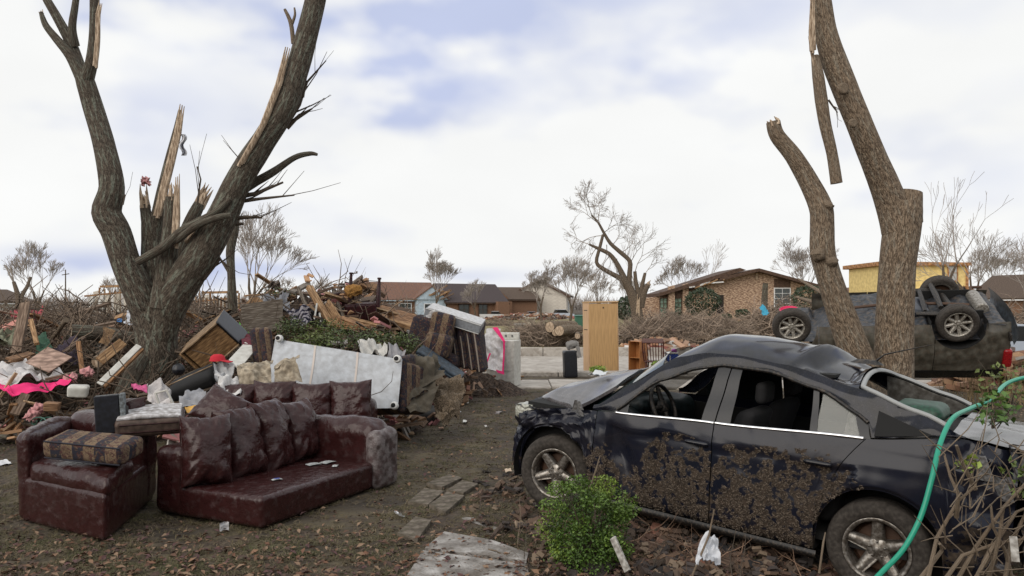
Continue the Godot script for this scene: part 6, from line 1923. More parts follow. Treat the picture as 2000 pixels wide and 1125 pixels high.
	var mx := frame(Vector3.ZERO, Vector3(0.955, -0.30, 0.05), Vector3(0.25, 1, 0.2))
	rounded(t, "mattress", Vector3(1.12, 0.18, 0.55), 0.03, mx, mat("grey_vinyl", lin(0.27, 0.29, 0.32), 0.5, texs.soft, Vector3(3, 3, 3), texs.b_soft, 0.4), 0.01, 12)
	rounded(t, "top_sheet", Vector3(1.08, 0.03, 0.52), 0.012, mx * Transform3D(Basis(), Vector3(0.02, 0.1, -0.01)), mat("white_top", lin(0.62, 0.63, 0.65), 0.7, texs.soft, Vector3(2, 2, 2)), 0.004, 10)
	mb = MB.new()
	for z in [-0.28, 0.28]:
		for y in [-0.085, 0.085]: mb.tube([mx * Vector3(-0.55, y, z), mx * Vector3(0.55, y, z)], [0.009, 0.009], 6)
	part(t, "piping", mb.mesh(), mats.white_plastic).set_meta("kind", "stuff")
	sheet(t, "torn_cover", [[833, 612, 14.6], [852, 604, 14.5], [848, 628, 14.5], [838, 634, 14.5]], 0.03, mats.white_powder, 9.0, 8)
	# blue-grey seat board under the upended sofa
	t = thing("blue_bench_seat", "dark blue padded board wedged under the upended floral sofa", "bench seat", at(860, 710, 13.9))
	rounded(t, "pad", Vector3(0.95, 0.12, 0.3), 0.04, frame(Vector3.ZERO, Vector3(0.83, -0.55, 0.05), Vector3(0.5, 1, 0.5)), mat("blue_vinyl", lin(0.045, 0.07, 0.10), 0.35, texs.blotch, Vector3(3, 3, 3)), 0.01)
	rounded(t, "edge_roll", Vector3(0.9, 0.05, 0.06), 0.02, frame(Vector3(-0.03, -0.08, 0.12), Vector3(0.83, -0.55, 0.05), Vector3(0.5, 1, 0.5)), mats.blue_vinyl)
	# crumpled carpets
	var car1 := mat("grey_carpet", lin(0.15, 0.13, 0.10), 1.0, texs.fine, Vector3(7, 7, 7), texs.b_fine, 0.8)
	var car2 := mat("speckled_carpet", lin(0.34, 0.29, 0.24), 1.0, tex("speckle", 0.03, Color(0.30, 0.27, 0.22), Color(1, 0.95, 0.88), 0, 4), Vector3(3, 3, 3), texs.b_fine, 0.8)
	var sh := thing("grey_carpet", "stiff grey carpet offcut folded over behind the loose tyre", "carpet", at(825, 760, 10.6))
	sheet(sh, "fold", [[795, 695, 10.8], [838, 705, 10.9], [856, 752, 10.5], [786, 790, 10.2]], 0.10, car1, 2.4)
	sheet(sh, "fold", [[830, 700, 11.0], [850, 712, 11.1], [862, 735, 10.6], [812, 765, 10.4]], 0.08, car1, 2.6)
	sheet(sh, "fold", [[786, 786, 10.2], [858, 750, 10.5], [842, 800, 10.3], [800, 806, 10.1]], 0.05, car1, 3.0)
	sh = thing("speckled_carpet", "speckled brown carpet standing in crumpled folds beside the loose tyre", "carpet", at(878, 790, 11.0))
	sheet(sh, "fold", [[850, 742, 11.2], [898, 730, 11.4], [910, 768, 11.0], [868, 815, 10.6]], 0.14, car2, 2.6)
	sheet(sh, "fold", [[842, 756, 11.0], [868, 752, 11.1], [878, 806, 10.5], [852, 818, 10.4]], 0.12, car2, 3.0)
	sheet(sh, "fold", [[852, 790, 10.8], [905, 765, 11.2], [892, 818, 10.7], [866, 826, 10.4]], 0.12, car2, 2.8)
	# loose tyre
	t = thing("discarded_wheel", "worn black tyre lying flat beside the white sofa underside", "tyre", on_ground(816, 826) + Vector3(0, 0.13, 0))
	t.rotation = Vector3(0.12, 0, -0.05)
	mb = MB.new()
	mb.lathe([Vector2(0.20, 0.10), Vector2(0.215, 0.115), Vector2(0.26, 0.125), Vector2(0.30, 0.115), Vector2(0.325, 0.09), Vector2(0.33, 0.04), Vector2(0.322, 0.03), Vector2(0.33, 0.02), Vector2(0.33, -0.02), Vector2(0.322, -0.03), Vector2(0.33, -0.04), Vector2(0.325, -0.09), Vector2(0.30, -0.115), Vector2(0.24, -0.12), Vector2(0.2, -0.10), Vector2(0.22, 0.0), Vector2(0.20, 0.10)], 44, Transform3D())
	part(t, "casing", mb.mesh(true), rubber)
	mb = MB.new()
	mb.lathe([Vector2(0.0, -0.06), Vector2(0.12, -0.06), Vector2(0.17, -0.03), Vector2(0.205, 0.09)], 30, Transform3D())
	part(t, "steel_rim", mb.mesh(), mats.rusty_disc)
	# white dryer with sheet
	t = thing("clothes_dryer", "white clothes dryer standing on the verge with a pink-edged sheet over it", "dryer", at(984, 735, 17.6))
	t.position.y = 0.05
	t.rotation.y = deg_to_rad(-14)
	rounded(t, "cabinet", Vector3(0.66, 1.04, 0.62), 0.02, Transform3D(Basis(), Vector3(0, 0.53, 0)), mat("white_enamel", lin(0.62, 0.62, 0.58), 0.4, texs.soft, Vector3(1.5, 1.5, 1.5)))
	rounded(t, "control_panel", Vector3(0.62, 0.17, 0.1), 0.02, Transform3D(Basis(), Vector3(0.0, 1.13, -0.24)), mats.white_enamel)
	rounded(t, "door", Vector3(0.48, 0.5, 0.02), 0.008, Transform3D(Basis(), Vector3(0.0, 0.62, 0.315)), mats.white_enamel)
	for i in 3:
		mb = MB.new()
		mb.lathe([Vector2(0, 0.03), Vector2(0.02, 0.03), Vector2(0.025, 0)], 10, frame(Vector3(-0.15 + 0.15 * i, 1.14, -0.19), Vector3.RIGHT, Vector3(0, 0, 1)))
		part(t, "knob", mb.mesh(), mats.grey_plastic)
	var pk := mat("pink_edge", lin(0.70, 0.02, 0.16), 0.8)
	var ws := mat("white_cloth", lin(0.64, 0.63, 0.64), 0.9, texs.soft, Vector3(2, 2, 2))
	sh = thing("pink_edged_sheet", "white sheet with hot pink edging draped over the dryer", "sheet", at(965, 690, 17.1))
	sheet(sh, "cloth", [[950, 643, 17.3], [978, 641, 17.2], [984, 728, 16.9], [946, 722, 16.9]], 0.06, ws, 4.0)
	sheet(sh, "edging", [[962, 640, 17.25], [972, 639, 17.2], [988, 668, 16.95], [983, 668, 16.95]], 0.02, pk, 4.0, 10)
	sheet(sh, "edging", [[983, 666, 16.94], [987, 666, 16.93], [984, 730, 16.85], [981, 730, 16.85]], 0.015, pk, 4.0, 10)
	sheet(sh, "edging", [[968, 722, 16.86], [985, 726, 16.85], [985, 732, 16.84], [972, 728, 16.84]], 0.01, pk, 4.0, 8)
	sheet(sh, "edging", [[956, 690, 16.9], [959, 690, 16.88], [948, 722, 16.84], [945, 720, 16.85]], 0.01, pk, 4.0, 8)
	# bricks and dirt beside it
	var bm := MB.new()
	bm.box(Transform3D(), Vector3(0.2, 0.06, 0.095), 0.006)
	var brick := bm.mesh()
	var bms := [mat("red_brick", lin(0.36, 0.17, 0.12), 0.95, texs.fine, Vector3(8, 8, 8)), mat("pink_brick", lin(0.50, 0.30, 0.23), 0.95, texs.fine, Vector3(8, 8, 8)), mat("brown_brick2", lin(0.24, 0.15, 0.10), 0.95, texs.fine, Vector3(8, 8, 8)), boards[2]]
	var dm := MB.new()
	dm.grid(26, 16, func(u: float, v: float) -> Vector3:
		var q := Vector2(u * 2 - 1, v * 2 - 1)
		return Vector3(q.x * 1.25, maxf(0.0, 1 - q.length_squared()) * 0.42 * (1.0 - 0.5 * q.x) * (0.9 + 0.6 * nz.get_noise_2d(q.x * 30, q.y * 30)) - 0.03, q.y * 0.9))
	var dh := part(self, "dirt_mound", dm.mesh(), mats.heap_litter, Transform3D(Basis(), on_ground(935, 768)))
	tag(dh, "dark mound of dirt and splinters under the broken bricks by the dryer", "dirt")
	dh.set_meta("kind", "stuff")
	for i in 70:
		var px := rn(890, 1015)
		var py := 742 + rn(0, 44) * (1.0 - (px - 890) / 190.0)
		var g := on_ground(px, py)
		g.y += maxf(0.0, 0.42 * (1.0 - ((px - 925) / 75.0) ** 2)) * rn(0.2, 1.0) + 0.03
		var tone := rng.randi() % 3
		solo("broken_brick", brick, bms[tone], Transform3D(Basis.from_euler(Vector3(rn(-0.6, 0.6), rn(0, TAU), rn(-0.6, 0.6))).scaled(Vector3.ONE * rn(0.5, 1.1)), g), "%s broken brick, %s, %s" % [["red", "pinkish", "brown"][tone], "next to the speckled carpet" if px < 920 else ("in the middle of the rubble" if px < 960 else ("at the dryer's foot" if px < 985 else "right of the dryer's foot")), "low at the rubble's front edge" if py > 765 else ("halfway up the rubble" if py > 752 else "at the rubble's back")], "brick", "broken bricks by the dryer")
	for i in 26:
		var px := rn(880, 985)
		var g := on_ground(px, rn(735, 778))
		g.y += rn(0.08, 0.4) * (1.0 - (px - 880) / 130.0)
		var ang := rn(0, TAU)
		beam("short_board", g, g + Vector3(cos(ang), rn(-0.15, 0.3), sin(ang)) * rn(0.3, 0.7), rn(0.06, 0.14), 0.02, rn(0, 3), boards[i % 5], "short %s splintered board in the rubble, %s" % [["pale", "brown", "grey-brown", "orange", "dark"][i % 5], "next to the speckled carpet" if px < 915 else ("below the upended floral sofa" if px < 950 else "near the dryer's foot")], "board", "short boards in the brick rubble")

func heap_things() -> void:
	var gw := mat("grey_wood", lin(0.23, 0.20, 0.165), 0.95, texs.grain, Vector3(0.6, 5, 5), texs.b_grain, 0.8)
	var pal := [boards[0], boards[1], boards[2], boards[3], boards[4], boards[5], gw]
	# big pieces of lumber: x1, y1, d1, x2, y2, d2, width, thickness, roll, material, label
	var rows := [
		[604, 560, 15.0, 648, 638, 14.4, 0.13, 0.09, 0.0, 0, "long pale beam leaning upright on the middle heap"],
		[735, 605, 16.0, 826, 632, 15.0, 0.34, 0.05, 0.5, 1, "widest brown plank sloping down right of the burgundy cabinet"],
		[735, 618, 15.8, 815, 640, 14.9, 0.16, 0.09, 0.3, 0, "thick pale beam under the widest plank"],
		[650, 636, 14.2, 722, 640, 14.0, 0.12, 0.10, 0.0, 3, "level reddish beam in front of the burgundy cabinet"],
		[665, 622, 14.4, 706, 638, 14.0, 0.12, 0.08, 0.2, 3, "short thick offcut behind the level reddish beam"],
		[680, 622, 14.9, 740, 636, 14.4, 0.12, 0.05, 0.2, 0, "thin plank right of the short thick offcut"],
		[636, 595, 14.9, 664, 638, 14.3, 0.26, 0.03, 1.2, 0, "flat orange board standing beside the long pale beam"],
		[640, 600, 15.0, 655, 612, 14.8, 0.2, 0.03, 1.0, 5, "small pale board tucked behind the long pale beam"],
		[582, 562, 15.6, 612, 628, 14.8, 0.06, 0.05, 0.0, 6, "grey weathered stake leaning left of the long pale beam"],
		[650, 565, 15.5, 672, 625, 14.8, 0.05, 0.05, 0.0, 6, "grey weathered stake leaning right of the long pale beam"],
		[610, 575, 15.6, 650, 562, 15.4, 0.05, 0.05, 0.0, 4, "dark crossbar between the two grey stakes"],
		[560, 572, 16.5, 655, 577, 16.0, 0.10, 0.06, 0.4, 4, "charred rafter lying along the crest of the middle heap"],
		[520, 590, 16.0, 566, 572, 16.0, 0.2, 0.03, 0.8, 4, "black roofing strip on the left of the middle heap's crest"],
		[478, 578, 18.0, 560, 570, 18.0, 0.09, 0.04, 0.0, 0, "pale batten lying level behind the black roofing strip"],
		[478, 612, 14.2, 505, 582, 14.4, 0.22, 0.025, 0.9, 0, "orange board leaning beside the slender trunk"],
		[470, 625, 13.6, 552, 614, 13.6, 0.62, 0.02, 1.1, 6, "broad grey panel leaning left of the evergreen boughs"],
		[745, 600, 16.5, 800, 614, 16.5, 0.3, 0.03, 0.7, 4, "dark curled roofing strip above the widest plank"],
		[400, 640, 14.0, 470, 612, 14.0, 0.09, 0.05, 0.0, 2, "brown rafter lying behind the tilted wooden cabinet"],
		[50, 592, 12.6, 32, 690, 12.0, 0.16, 0.06, 0.3, 2, "upright reddish post at the left, its top stripped"],
		[60, 625, 12.2, 72, 672, 11.8, 0.07, 0.05, 0.3, 0, "short pale stud leaning on the upright reddish post"],
		[153, 668, 11.6, 161, 727, 11.3, 0.06, 0.05, 0.0, 3, "small upright orange stake in front of the branches"],
		[0, 712, 11.5, 60, 698, 11.6, 0.10, 0.04, 0.2, 1, "brown board lying level left of the pinkish plywood"],
		[18, 702, 11.3, 62, 690, 11.8, 0.12, 0.03, 0.3, 1, "second brown board lying above the level one"],
		[195, 705, 11.2, 240, 668, 11.6, 0.14, 0.04, 0.9, 0, "pale board beside the white door jamb"],
		[88, 742, 10.8, 148, 728, 11.0, 0.08, 0.04, 0.1, 2, "brown board over the magenta-edged cloth"],
		[0, 775, 10.5, 32, 728, 10.6, 0.05, 0.04, 0.2, 5, "pale stick lying across the magenta-edged cloth"],
		[28, 810, 10.0, 50, 770, 10.3, 0.11, 0.03, 0.4, 2, "reddish-brown board end below the magenta-edged cloth"],
		[125, 690, 12.0, 165, 660, 12.4, 0.08, 0.06, 0.2, 4, "dark charred stud in the branches left of the tree"],
		[130, 618, 16.0, 215, 592, 17.0, 0.10, 0.06, 0.2, 2, "long rafter lying on the far left heap"],
		[175, 640, 15.0, 270, 620, 15.5, 0.12, 0.05, 0.2, 2, "weathered rafter lying left of the trunk"],
		[225, 622, 15.5, 262, 608, 15.5, 0.13, 0.05, 0.6, 0, "bright orange offcut left of the trunk"],
	]
	for q: Array in rows:
		beam("beam", at(q[0], q[1], q[2]), at(q[3], q[4], q[5]), q[6], q[7], q[8], pal[q[9]], q[10], "beam", "lumber on the heap")
	var jm := thing("door_jamb", "long white-painted door jamb leaning left of the tree trunk", "door jamb", at(234, 712, 11.0))
	var jx := frame(Vector3.ZERO, at(274, 672, 11.3) - at(194, 750, 10.7), Vector3(0.5, 1, 0.6))
	rounded(jm, "painted_face", Vector3(0.82, 0.03, 0.09), 0.006, jx, mats.white_enamel, 0, 4)
	rounded(jm, "wood_edge", Vector3(0.80, 0.05, 0.04), 0.006, jx * Transform3D(Basis(), Vector3(0, -0.02, 0.07)), boards[3], 0, 4)
	for q in [[190, 708, 225, 686, 11.4, 0.09, "sawn log end showing pale wood, left of the white door jamb"], [238, 775, 278, 700, 11.0, 0.12, "smooth grey limb leaning against the foot of the tree trunk"], [140, 648, 265, 662, 13.0, 0.13, "thick limb lying level among the branches left of the trunk"]]:
		var mb := MB.new()
		var a := at(q[0], q[1], q[4])
		var b := at(q[2], q[3], q[4] + 0.5)
		mb.tube([Vector3.ZERO, (b - a) * 0.5 + Vector3(0, 0.03, 0), b - a], [q[5], q[5], q[5] * 0.9], 14, 0.1, 5.0, nz)
		var l := thing("fallen_limb", q[6], "log", a)
		part(l, "bark", mb.mesh(), bark if q[5] > 0.1 else bark_warm)
		mb = MB.new()
		mb.lathe([Vector2(0, 0.004), Vector2(q[5] * 0.9, 0.004), Vector2(q[5] * 0.95, -0.02)], 14, frame(Vector3.ZERO, (b - a).cross(Vector3.UP), a - b))
		part(l, "sawn_face", mb.mesh(), raw)
	# plywood, panels
	var t := thing("plywood_sheet", "square pinkish plywood sheet lying on the left heap", "plywood", at(95, 700, 11.4))
	plate(t, "panel", [[50, 707, 11.2], [93, 677, 12.0], [141, 697, 11.6], [96, 726, 10.8]], 0.015, mat("pink_ply", lin(0.50, 0.34, 0.27), 0.9, texs.blotch, Vector3(1.2, 1.2, 1.2)))
	t = thing("chipboard_scrap", "curled orange chipboard scrap among the branches left of the trunk", "board", at(210, 655, 12.2))
	sheet(t, "panel", [[206, 636, 12.2], [227, 644, 12.4], [210, 676, 12.0], [194, 668, 11.9]], 0.03, boards[0], 3.0, 10)
	t = thing("insulation_board", "salmon pink insulation board at the left edge of the heap", "insulation", at(22, 632, 15.0))
	plate(t, "panel", [[-20, 652, 14.6], [-10, 640, 15.2], [46, 618, 15.6], [44, 634, 14.8]], 0.04, mat("salmon", lin(0.62, 0.27, 0.22), 0.9, texs.soft, Vector3(2, 2, 2)))
	var cl := [["red_fabric", "crumpled red and pink fabric on the far left heap", [[25, 612, 16.5], [80, 606, 17], [85, 620, 16.5], [20, 624, 16]], lin(0.42, 0.08, 0.10), 0.1], ["green_fabric", "mottled grey-green cloth below the salmon board", [[-10, 650, 13], [42, 645, 13.4], [40, 672, 12.6], [-10, 678, 12.4]], lin(0.20, 0.21, 0.14), 0.1], ["green_tarp", "dark green tarp corner beside the pinkish plywood", [[70, 652, 12.4], [86, 655, 12.4], [104, 680, 12.0], [70, 690, 11.8]], lin(0.03, 0.09, 0.055), 0.06], ["purple_fabric", "dark purple cloth in the branches behind the plywood", [[100, 680, 12.2], [150, 660, 12.6], [165, 705, 12.0], [120, 712, 11.8]], lin(0.045, 0.03, 0.05), 0.08], ["white_foil", "white plastic sheeting crumpled left of the trunk", [[248, 612, 14.5], [266, 606, 14.6], [266, 634, 14.0], [244, 634, 14.0]], lin(0.58, 0.62, 0.68), 0.06], ["blue_scrap", "small bright blue scrap left of the trunk", [[228, 620, 14.4], [238, 620, 14.4], [238, 630, 14.2], [229, 629, 14.2]], lin(0.03, 0.14, 0.36), 0.03], ["pink_scrap", "pink plastic bag torn open at the foot of the trunk", [[256, 752, 9.9], [290, 748, 10.1], [288, 768, 9.7], [262, 764, 9.6]], lin(0.68, 0.12, 0.30), 0.04], ["yellow_scrap", "yellow and white packaging scrap behind the dusty seat cushion", [[362, 795, 8.4], [398, 790, 8.6], [395, 806, 8.3], [366, 806, 8.2]], lin(0.62, 0.36, 0.08), 0.02], ["grey_fabric", "grey shirt bundled on the middle heap left of the striped cloth", [[520, 580, 15.4], [562, 582, 15.4], [566, 606, 14.8], [508, 604, 14.8]], lin(0.24, 0.25, 0.28), 0.12], ["dark_coat", "dark coat spilling from the middle heap below the rafters", [[600, 600, 15.2], [640, 604, 15], [634, 640, 14.2], [590, 634, 14.2]], lin(0.02, 0.02, 0.024), 0.1], ["burgundy_cloth", "burgundy cloth left of the tipped sofa", [[468, 658, 11.6], [505, 656, 11.6], [500, 680, 11.2], [476, 678, 11.2]], lin(0.13, 0.025, 0.04), 0.05], ["clear_bag", "clear plastic bag under the red hat", [[412, 708, 9.9], [455, 712, 10], [458, 742, 9.6], [418, 742, 9.5]], lin(0.46, 0.47, 0.48), 0.07], ["white_bag", "white carrier bag lying behind the loose leather cushion", [[425, 732, 9.5], [470, 736, 9.7], [476, 764, 9.3], [430, 764, 9.2]], lin(0.62, 0.62, 0.62), 0.08], ["pale_bag", "pale translucent bag behind the dusty seat cushion", [[290, 752, 9.5], [335, 752, 9.6], [330, 790, 9.1], [285, 785, 9.0]], lin(0.52, 0.50, 0.50), 0.08], ["grey_bag", "grey plastic bag right of the picture frame", [[352, 775, 9.0], [400, 762, 9.2], [402, 792, 8.8], [358, 800, 8.7]], lin(0.30, 0.31, 0.34), 0.06], ["white_paper", "white papers and packets on top of the tipped sofa", [[700, 672, 10.9], [755, 682, 10.7], [752, 697, 10.3], [705, 688, 10.4]], lin(0.55, 0.55, 0.53), 0.08], ["cloth_scrap", "multicoloured clothes bundle at the right end of the tipped sofa", [[752, 684, 10.8], [790, 692, 10.7], [795, 712, 10.3], [760, 700, 10.3]], lin(0.30, 0.30, 0.32), 0.08]]
	for q: Array in cl:
		var o := sheet(self, q[0], q[2], q[4], mat("cloth_" + q[0], q[3], 0.85, texs.soft, Vector3(3, 3, 3)), 5.0, 16)
		tag(o, q[1], "fabric" if (q[0] as String).contains("fabric") or (q[0] as String).contains("cloth") or (q[0] as String).contains("coat") else "scrap")
	# striped cloth
	var si := Image.create(64, 64, false, Image.FORMAT_RGB8)
	for j in 64:
		for i in 64: si.set_pixel(i, j, Color(0.13, 0.13, 0.20) if (j + int(3 * sin(i * 0.2))) % 16 < 8 else Color(0.62, 0.60, 0.62))
	var stp := mat("striped_cloth", Color.WHITE, 0.95, ImageTexture.create_from_image(si), Vector3(1, 2.6, 1), null, 0, 0, false)
	var o2 := sheet(self, "striped_cloth", [[564, 612, 14.6], [600, 600, 14.8], [612, 624, 14.2], [572, 640, 13.9]], 0.10, stp, 4.0)
	tag(o2, "dark blue and white striped cloth hanging under the charred rafter", "fabric")
	o2 = sheet(self, "striped_cloth", [[500, 600, 15.0], [530, 592, 15.2], [534, 606, 14.8], [500, 614, 14.6]], 0.08, stp, 4.0)
	tag(o2, "small piece of striped cloth beside the grey shirt", "fabric")
	# cloth with magenta border
	t = thing("party_tablecloth", "white tablecloth with magenta border spread over the left heap", "tablecloth", at(70, 745, 10.6))
	sheet(t, "cloth", [[-30, 735, 11.0], [40, 712, 11.6], [135, 738, 11.0], [20, 752, 10.5]], 0.10, mats.white_cloth, 3.0)
	sheet(t, "border", [[-30, 737, 10.95], [20, 754, 10.45], [28, 768, 10.25], [-30, 755, 10.6]], 0.06, pk_mat(), 3.0, 14)
	sheet(t, "border", [[20, 754, 10.45], [138, 737, 10.9], [140, 750, 10.6], [28, 770, 10.25]], 0.06, pk_mat(), 3.0, 14)
	# blocks
	for q in [[153, 764, 10.2, Vector3(0.24, 0.15, 0.2), "white_enamel", "foam_block", "white foam block lying in the grey litter at the left", 20.0, 0.03], [102, 794, 9.9, Vector3(0.17, 0.10, 0.12), "board_1", "wood_block", "small brown wooden block left of the loudspeaker", 12.0, 0.008]]:
		t = thing(q[5], q[6], "block", at(q[0], q[1], q[2]))
		rounded(t, "block", q[3], q[8], turned(Vector3.ZERO, q[7], 6, -5), mats[q[4]], 0.012, 8)
	# tilted wooden cabinet, open back
	t = thing("tilted_cabinet", "wooden cabinet tipped at an angle right of the trunk, dark end facing right", "cabinet", at(418, 670, 11.6))
	var cx := frame(Vector3.ZERO, Vector3(0.76, 0.62, 0.1), Vector3(-0.55, 0.75, 0.35))
	var wood := mat("cabinet_wood", lin(0.33, 0.20, 0.09), 0.6, texs.grain, Vector3(0.8, 5, 5), texs.b_grain, 0.4)
	for q in [["back_panel", Vector3(0.66, 0.42, 0.02), Vector3(0, 0, 0.20), wood], ["side_board", Vector3(0.72, 0.03, 0.5), Vector3(0, 0.225, 0), mat("pale_side", lin(0.36, 0.26, 0.16), 0.8, texs.grain, Vector3(0.8, 5, 5))], ["side_board", Vector3(0.72, 0.03, 0.5), Vector3(0, -0.225, 0), mats.pale_side], ["dark_end", Vector3(0.03, 0.50, 0.52), Vector3(0.375, 0, 0), mats.black_vinyl], ["end_board", Vector3(0.03, 0.48, 0.5), Vector3(-0.375, 0, 0), wood], ["front_panel", Vector3(0.66, 0.42, 0.02), Vector3(0, 0, -0.2), wood]]:
		rounded(t, q[0], q[1], 0.008, cx * Transform3D(Basis(), q[2]), q[3], 0, 4)
	t = thing("white_board", "white laminate board leaning in front of the tilted cabinet", "board", at(474, 695, 10.8))
	plate(t, "panel", [[447, 702, 10.6], [479, 668, 11.3], [501, 680, 11.1], [468, 720, 10.4]], 0.02, mats.white_enamel)
	for q in [["green_toy", "bright lime green plastic toy beside the slender trunk", [[466, 632, 13.0], [474, 636, 13.0], [484, 652, 12.8], [470, 648, 12.8]], lin(0.16, 0.55, 0.05)]]:
		tag(sheet(self, q[0], q[2], 0.05, mat(q[0], q[3], 0.4), 9.0, 10), q[1], "toy")
	# black case, disc, frame, cap, cardboard
	t = thing("black_suitcase", "black fabric suitcase lying at the foot of the trunk", "suitcase", at(378, 748, 9.9))
	rounded(t, "shell", Vector3(0.60, 0.18, 0.4), 0.06, frame(Vector3.ZERO, Vector3(0.9, 0.40, -0.1), Vector3(-0.3, 0.8, 0.4)), mat("black_cloth", lin(0.012, 0.012, 0.013), 0.9, texs.cloth, Vector3(5, 5, 5)), 0.03)
	rounded(t, "trim", Vector3(0.60, 0.015, 0.02), 0.006, frame(Vector3(-0.03, 0.10, 0.02), Vector3(0.9, 0.42, -0.1), Vector3(-0.3, 0.8, 0.4)), mats.pale_side)
	t = thing("dark_ball", "small dark ball beside the trunk's foot", "ball", at(349, 722, 10.6))
	rounded(t, "ball", Vector3.ONE * 0.17, 0.083, Transform3D(), mats.black_vinyl, 0.004)
	t = thing("picture_frame", "empty white picture frame stuck in the bags behind the armchair", "picture frame", at(328, 778, 8.6))
	for q in [[[312, 792], [338, 788]], [[338, 788], [326, 762]], [[326, 762], [304, 768]], [[304, 768], [312, 792]]]:
		var a := at(q[0][0], q[0][1], 8.6) - t.position
		var b := at(q[1][0], q[1][1], 8.6) - t.position
		rounded(t, "rail", Vector3(a.distance_to(b) + 0.02, 0.022, 0.02), 0.004, frame((a + b) * 0.5, b - a, Vector3(0, 0, 1)), mats.white_enamel, 0, 3)
	t = thing("red_baseball_hat", "red cloth hat on top of the bags left of the white board", "hat", at(425, 705, 9.9))
	var mb := MB.new()
	mb.lathe([Vector2(0, 0.09), Vector2(0.05, 0.085), Vector2(0.085, 0.06), Vector2(0.1, 0.0)], 18, Transform3D())
	part(t, "crown", mb.mesh(true), mat("red_cloth", lin(0.45, 0.015, 0.03), 0.9))
	rounded(t, "brim", Vector3(0.13, 0.012, 0.14), 0.005, turned(Vector3(0.12, 0.0, 0.02), 0, 0, -12), mats.red_cloth, 0, 6)
	var card := mat("cardboard", lin(0.44, 0.38, 0.29), 0.9, texs.blotch, Vector3(2, 2, 2))
	for q in [["left-hand crumpled beige box, left of the white sofa underside", [[464, 716, 9.8], [526, 712, 9.9], [530, 752, 9.6], [470, 756, 9.5]]], ["right-hand crumpled beige box against the white sofa underside", [[532, 716, 9.7], [578, 706, 9.75], [592, 746, 9.6], [536, 754, 9.5]]]]:
		t = thing("crushed_box", q[0], "box", at((q[1][0][0] + q[1][2][0]) * 0.5, 732, 9.6))
		sheet(t, "front", q[1], 0.045, card, 5.0, 18)
		var top := [[q[1][0][0] + 8, q[1][0][1] - 8, q[1][0][2] + 0.3], [q[1][1][0] + 8, q[1][1][1] - 8, q[1][1][2] + 0.3], q[1][1], q[1][0]]
		sheet(t, "flap", top, 0.03, card, 5.0, 12)
	# burgundy four-poster chest
	t = thing("burgundy_cabinet", "burgundy lacquered cabinet with two tall turned posts on the middle heap", "cabinet", at(700, 610, 15.3))
	var bur := mat("burgundy", lin(0.045, 0.008, 0.012), 0.3, texs.blotch, Vector3(3, 3, 3))
	var bx := frame(Vector3.ZERO, Vector3(1, 0.06, -0.2), Vector3(0, 1, 0.1))
	rounded(t, "carcass", Vector3(0.62, 0.34, 0.4), 0.02, bx * Transform3D(Basis(), Vector3(0.05, 0.02, 0)), bur, 0, 5)
	rounded(t, "headboard", Vector3(0.4, 0.3, 0.05), 0.02, bx * Transform3D(Basis(), Vector3(-0.26, 0.25, -0.15)), bur, 0.01, 8)
	for i in 3: rounded(t, "drawer_front", Vector3(0.18, 0.28, 0.02), 0.008, bx * Transform3D(Basis(), Vector3(-0.15 + i * 0.2, 0.02, 0.21)), bur, 0, 4)
	for q in [[683, 532, 590], [738, 542, 600]]:
		mb = MB.new()
		var a := at(q[0], q[2], 15.2) - t.position
		var b := at(q[0] + 3, q[1], 15.2) - t.position
		mb.tube([a, a.lerp(b, 0.3), a.lerp(b, 0.6), a.lerp(b, 0.93), a.lerp(b, 0.95), b], [0.045, 0.05, 0.04, 0.026, 0.045, 0.035], 12)
		part(t, "post", mb.mesh(), bur)
	t = thing("foam_chunk", "torn ochre foam chunk on top of the burgundy cabinet", "foam", at(690, 572, 15.2))
	rounded(t, "foam", Vector3(0.3, 0.18, 0.3), 0.07, turned(Vector3.ZERO, 20, 0, 15), mat("ochre_foam", lin(0.42, 0.22, 0.06), 1.0, texs.blotch, Vector3(6, 6, 6)), 0.12, 12, 24.0)
	# white metal tubes
	for q in [[619, 593, 614, 625, "left-hand white metal tube standing in the middle heap"], [624, 612, 627, 630, "short white metal tube right of the other one"]]:
		mb = MB.new()
		mb.tube([at(q[0], q[1], 14.5), at(q[2], q[3], 14.3)], [0.018, 0.018], 10)
		solo("metal_tube", mb.mesh(), mats.white_enamel, Transform3D(), q[4], "tube")
	# evergreen boughs torn down over the middle heap
	var k := 0
	for q in [[567, 640, 13.2, 0.30, 0.26], [632, 645, 13.2, 0.50, 0.26], [690, 660, 12.8, 0.55, 0.24], [745, 665, 12.8, 0.45, 0.24], [612, 665, 12.6, 0.4, 0.18], [550, 572, 16.0, 0.35, 0.16], [790, 672, 12.8, 0.3, 0.24]]:
		t = thing("evergreen_bough", ["small dark bough left of the striped cloth", "broad bushy bough under the long pale beam", "bushy bough above the middle of the white sofa underside", "bough with longer leaves right of the bushy one", "low flattened bough along the white sofa's top edge", "sparse leafy sprig on the crest of the middle heap", "leafy bough below the end of the widest plank"][k] + ", green", "bough", at(q[0], q[1], q[2]), "evergreen boughs on the heap")
		foliage(t, Vector3.ZERO, Vector3(q[3], q[4] * 0.8, 0.35), 620 if k != 5 else 140, 0.05, [Color(0.07, 0.095, 0.03), Color(0.10, 0.13, 0.035), Color(0.08, 0.11, 0.04)][k % 3], 0.15)
		mb = MB.new()
		for i in 5:
			mb.tube([Vector3(rn(-0.1, 0.1), -0.2, rn(-0.2, 0.2)), Vector3(rn(-0.3, 0.3), 0, rn(-0.2, 0.2)), Vector3(rn(-0.5, 0.5), rn(0.05, 0.3), rn(-0.3, 0.3))], [0.012, 0.009, 0.003], 5)
		part(t, "stems", mb.mesh(), twig).set_meta("kind", "stuff")
		k += 1
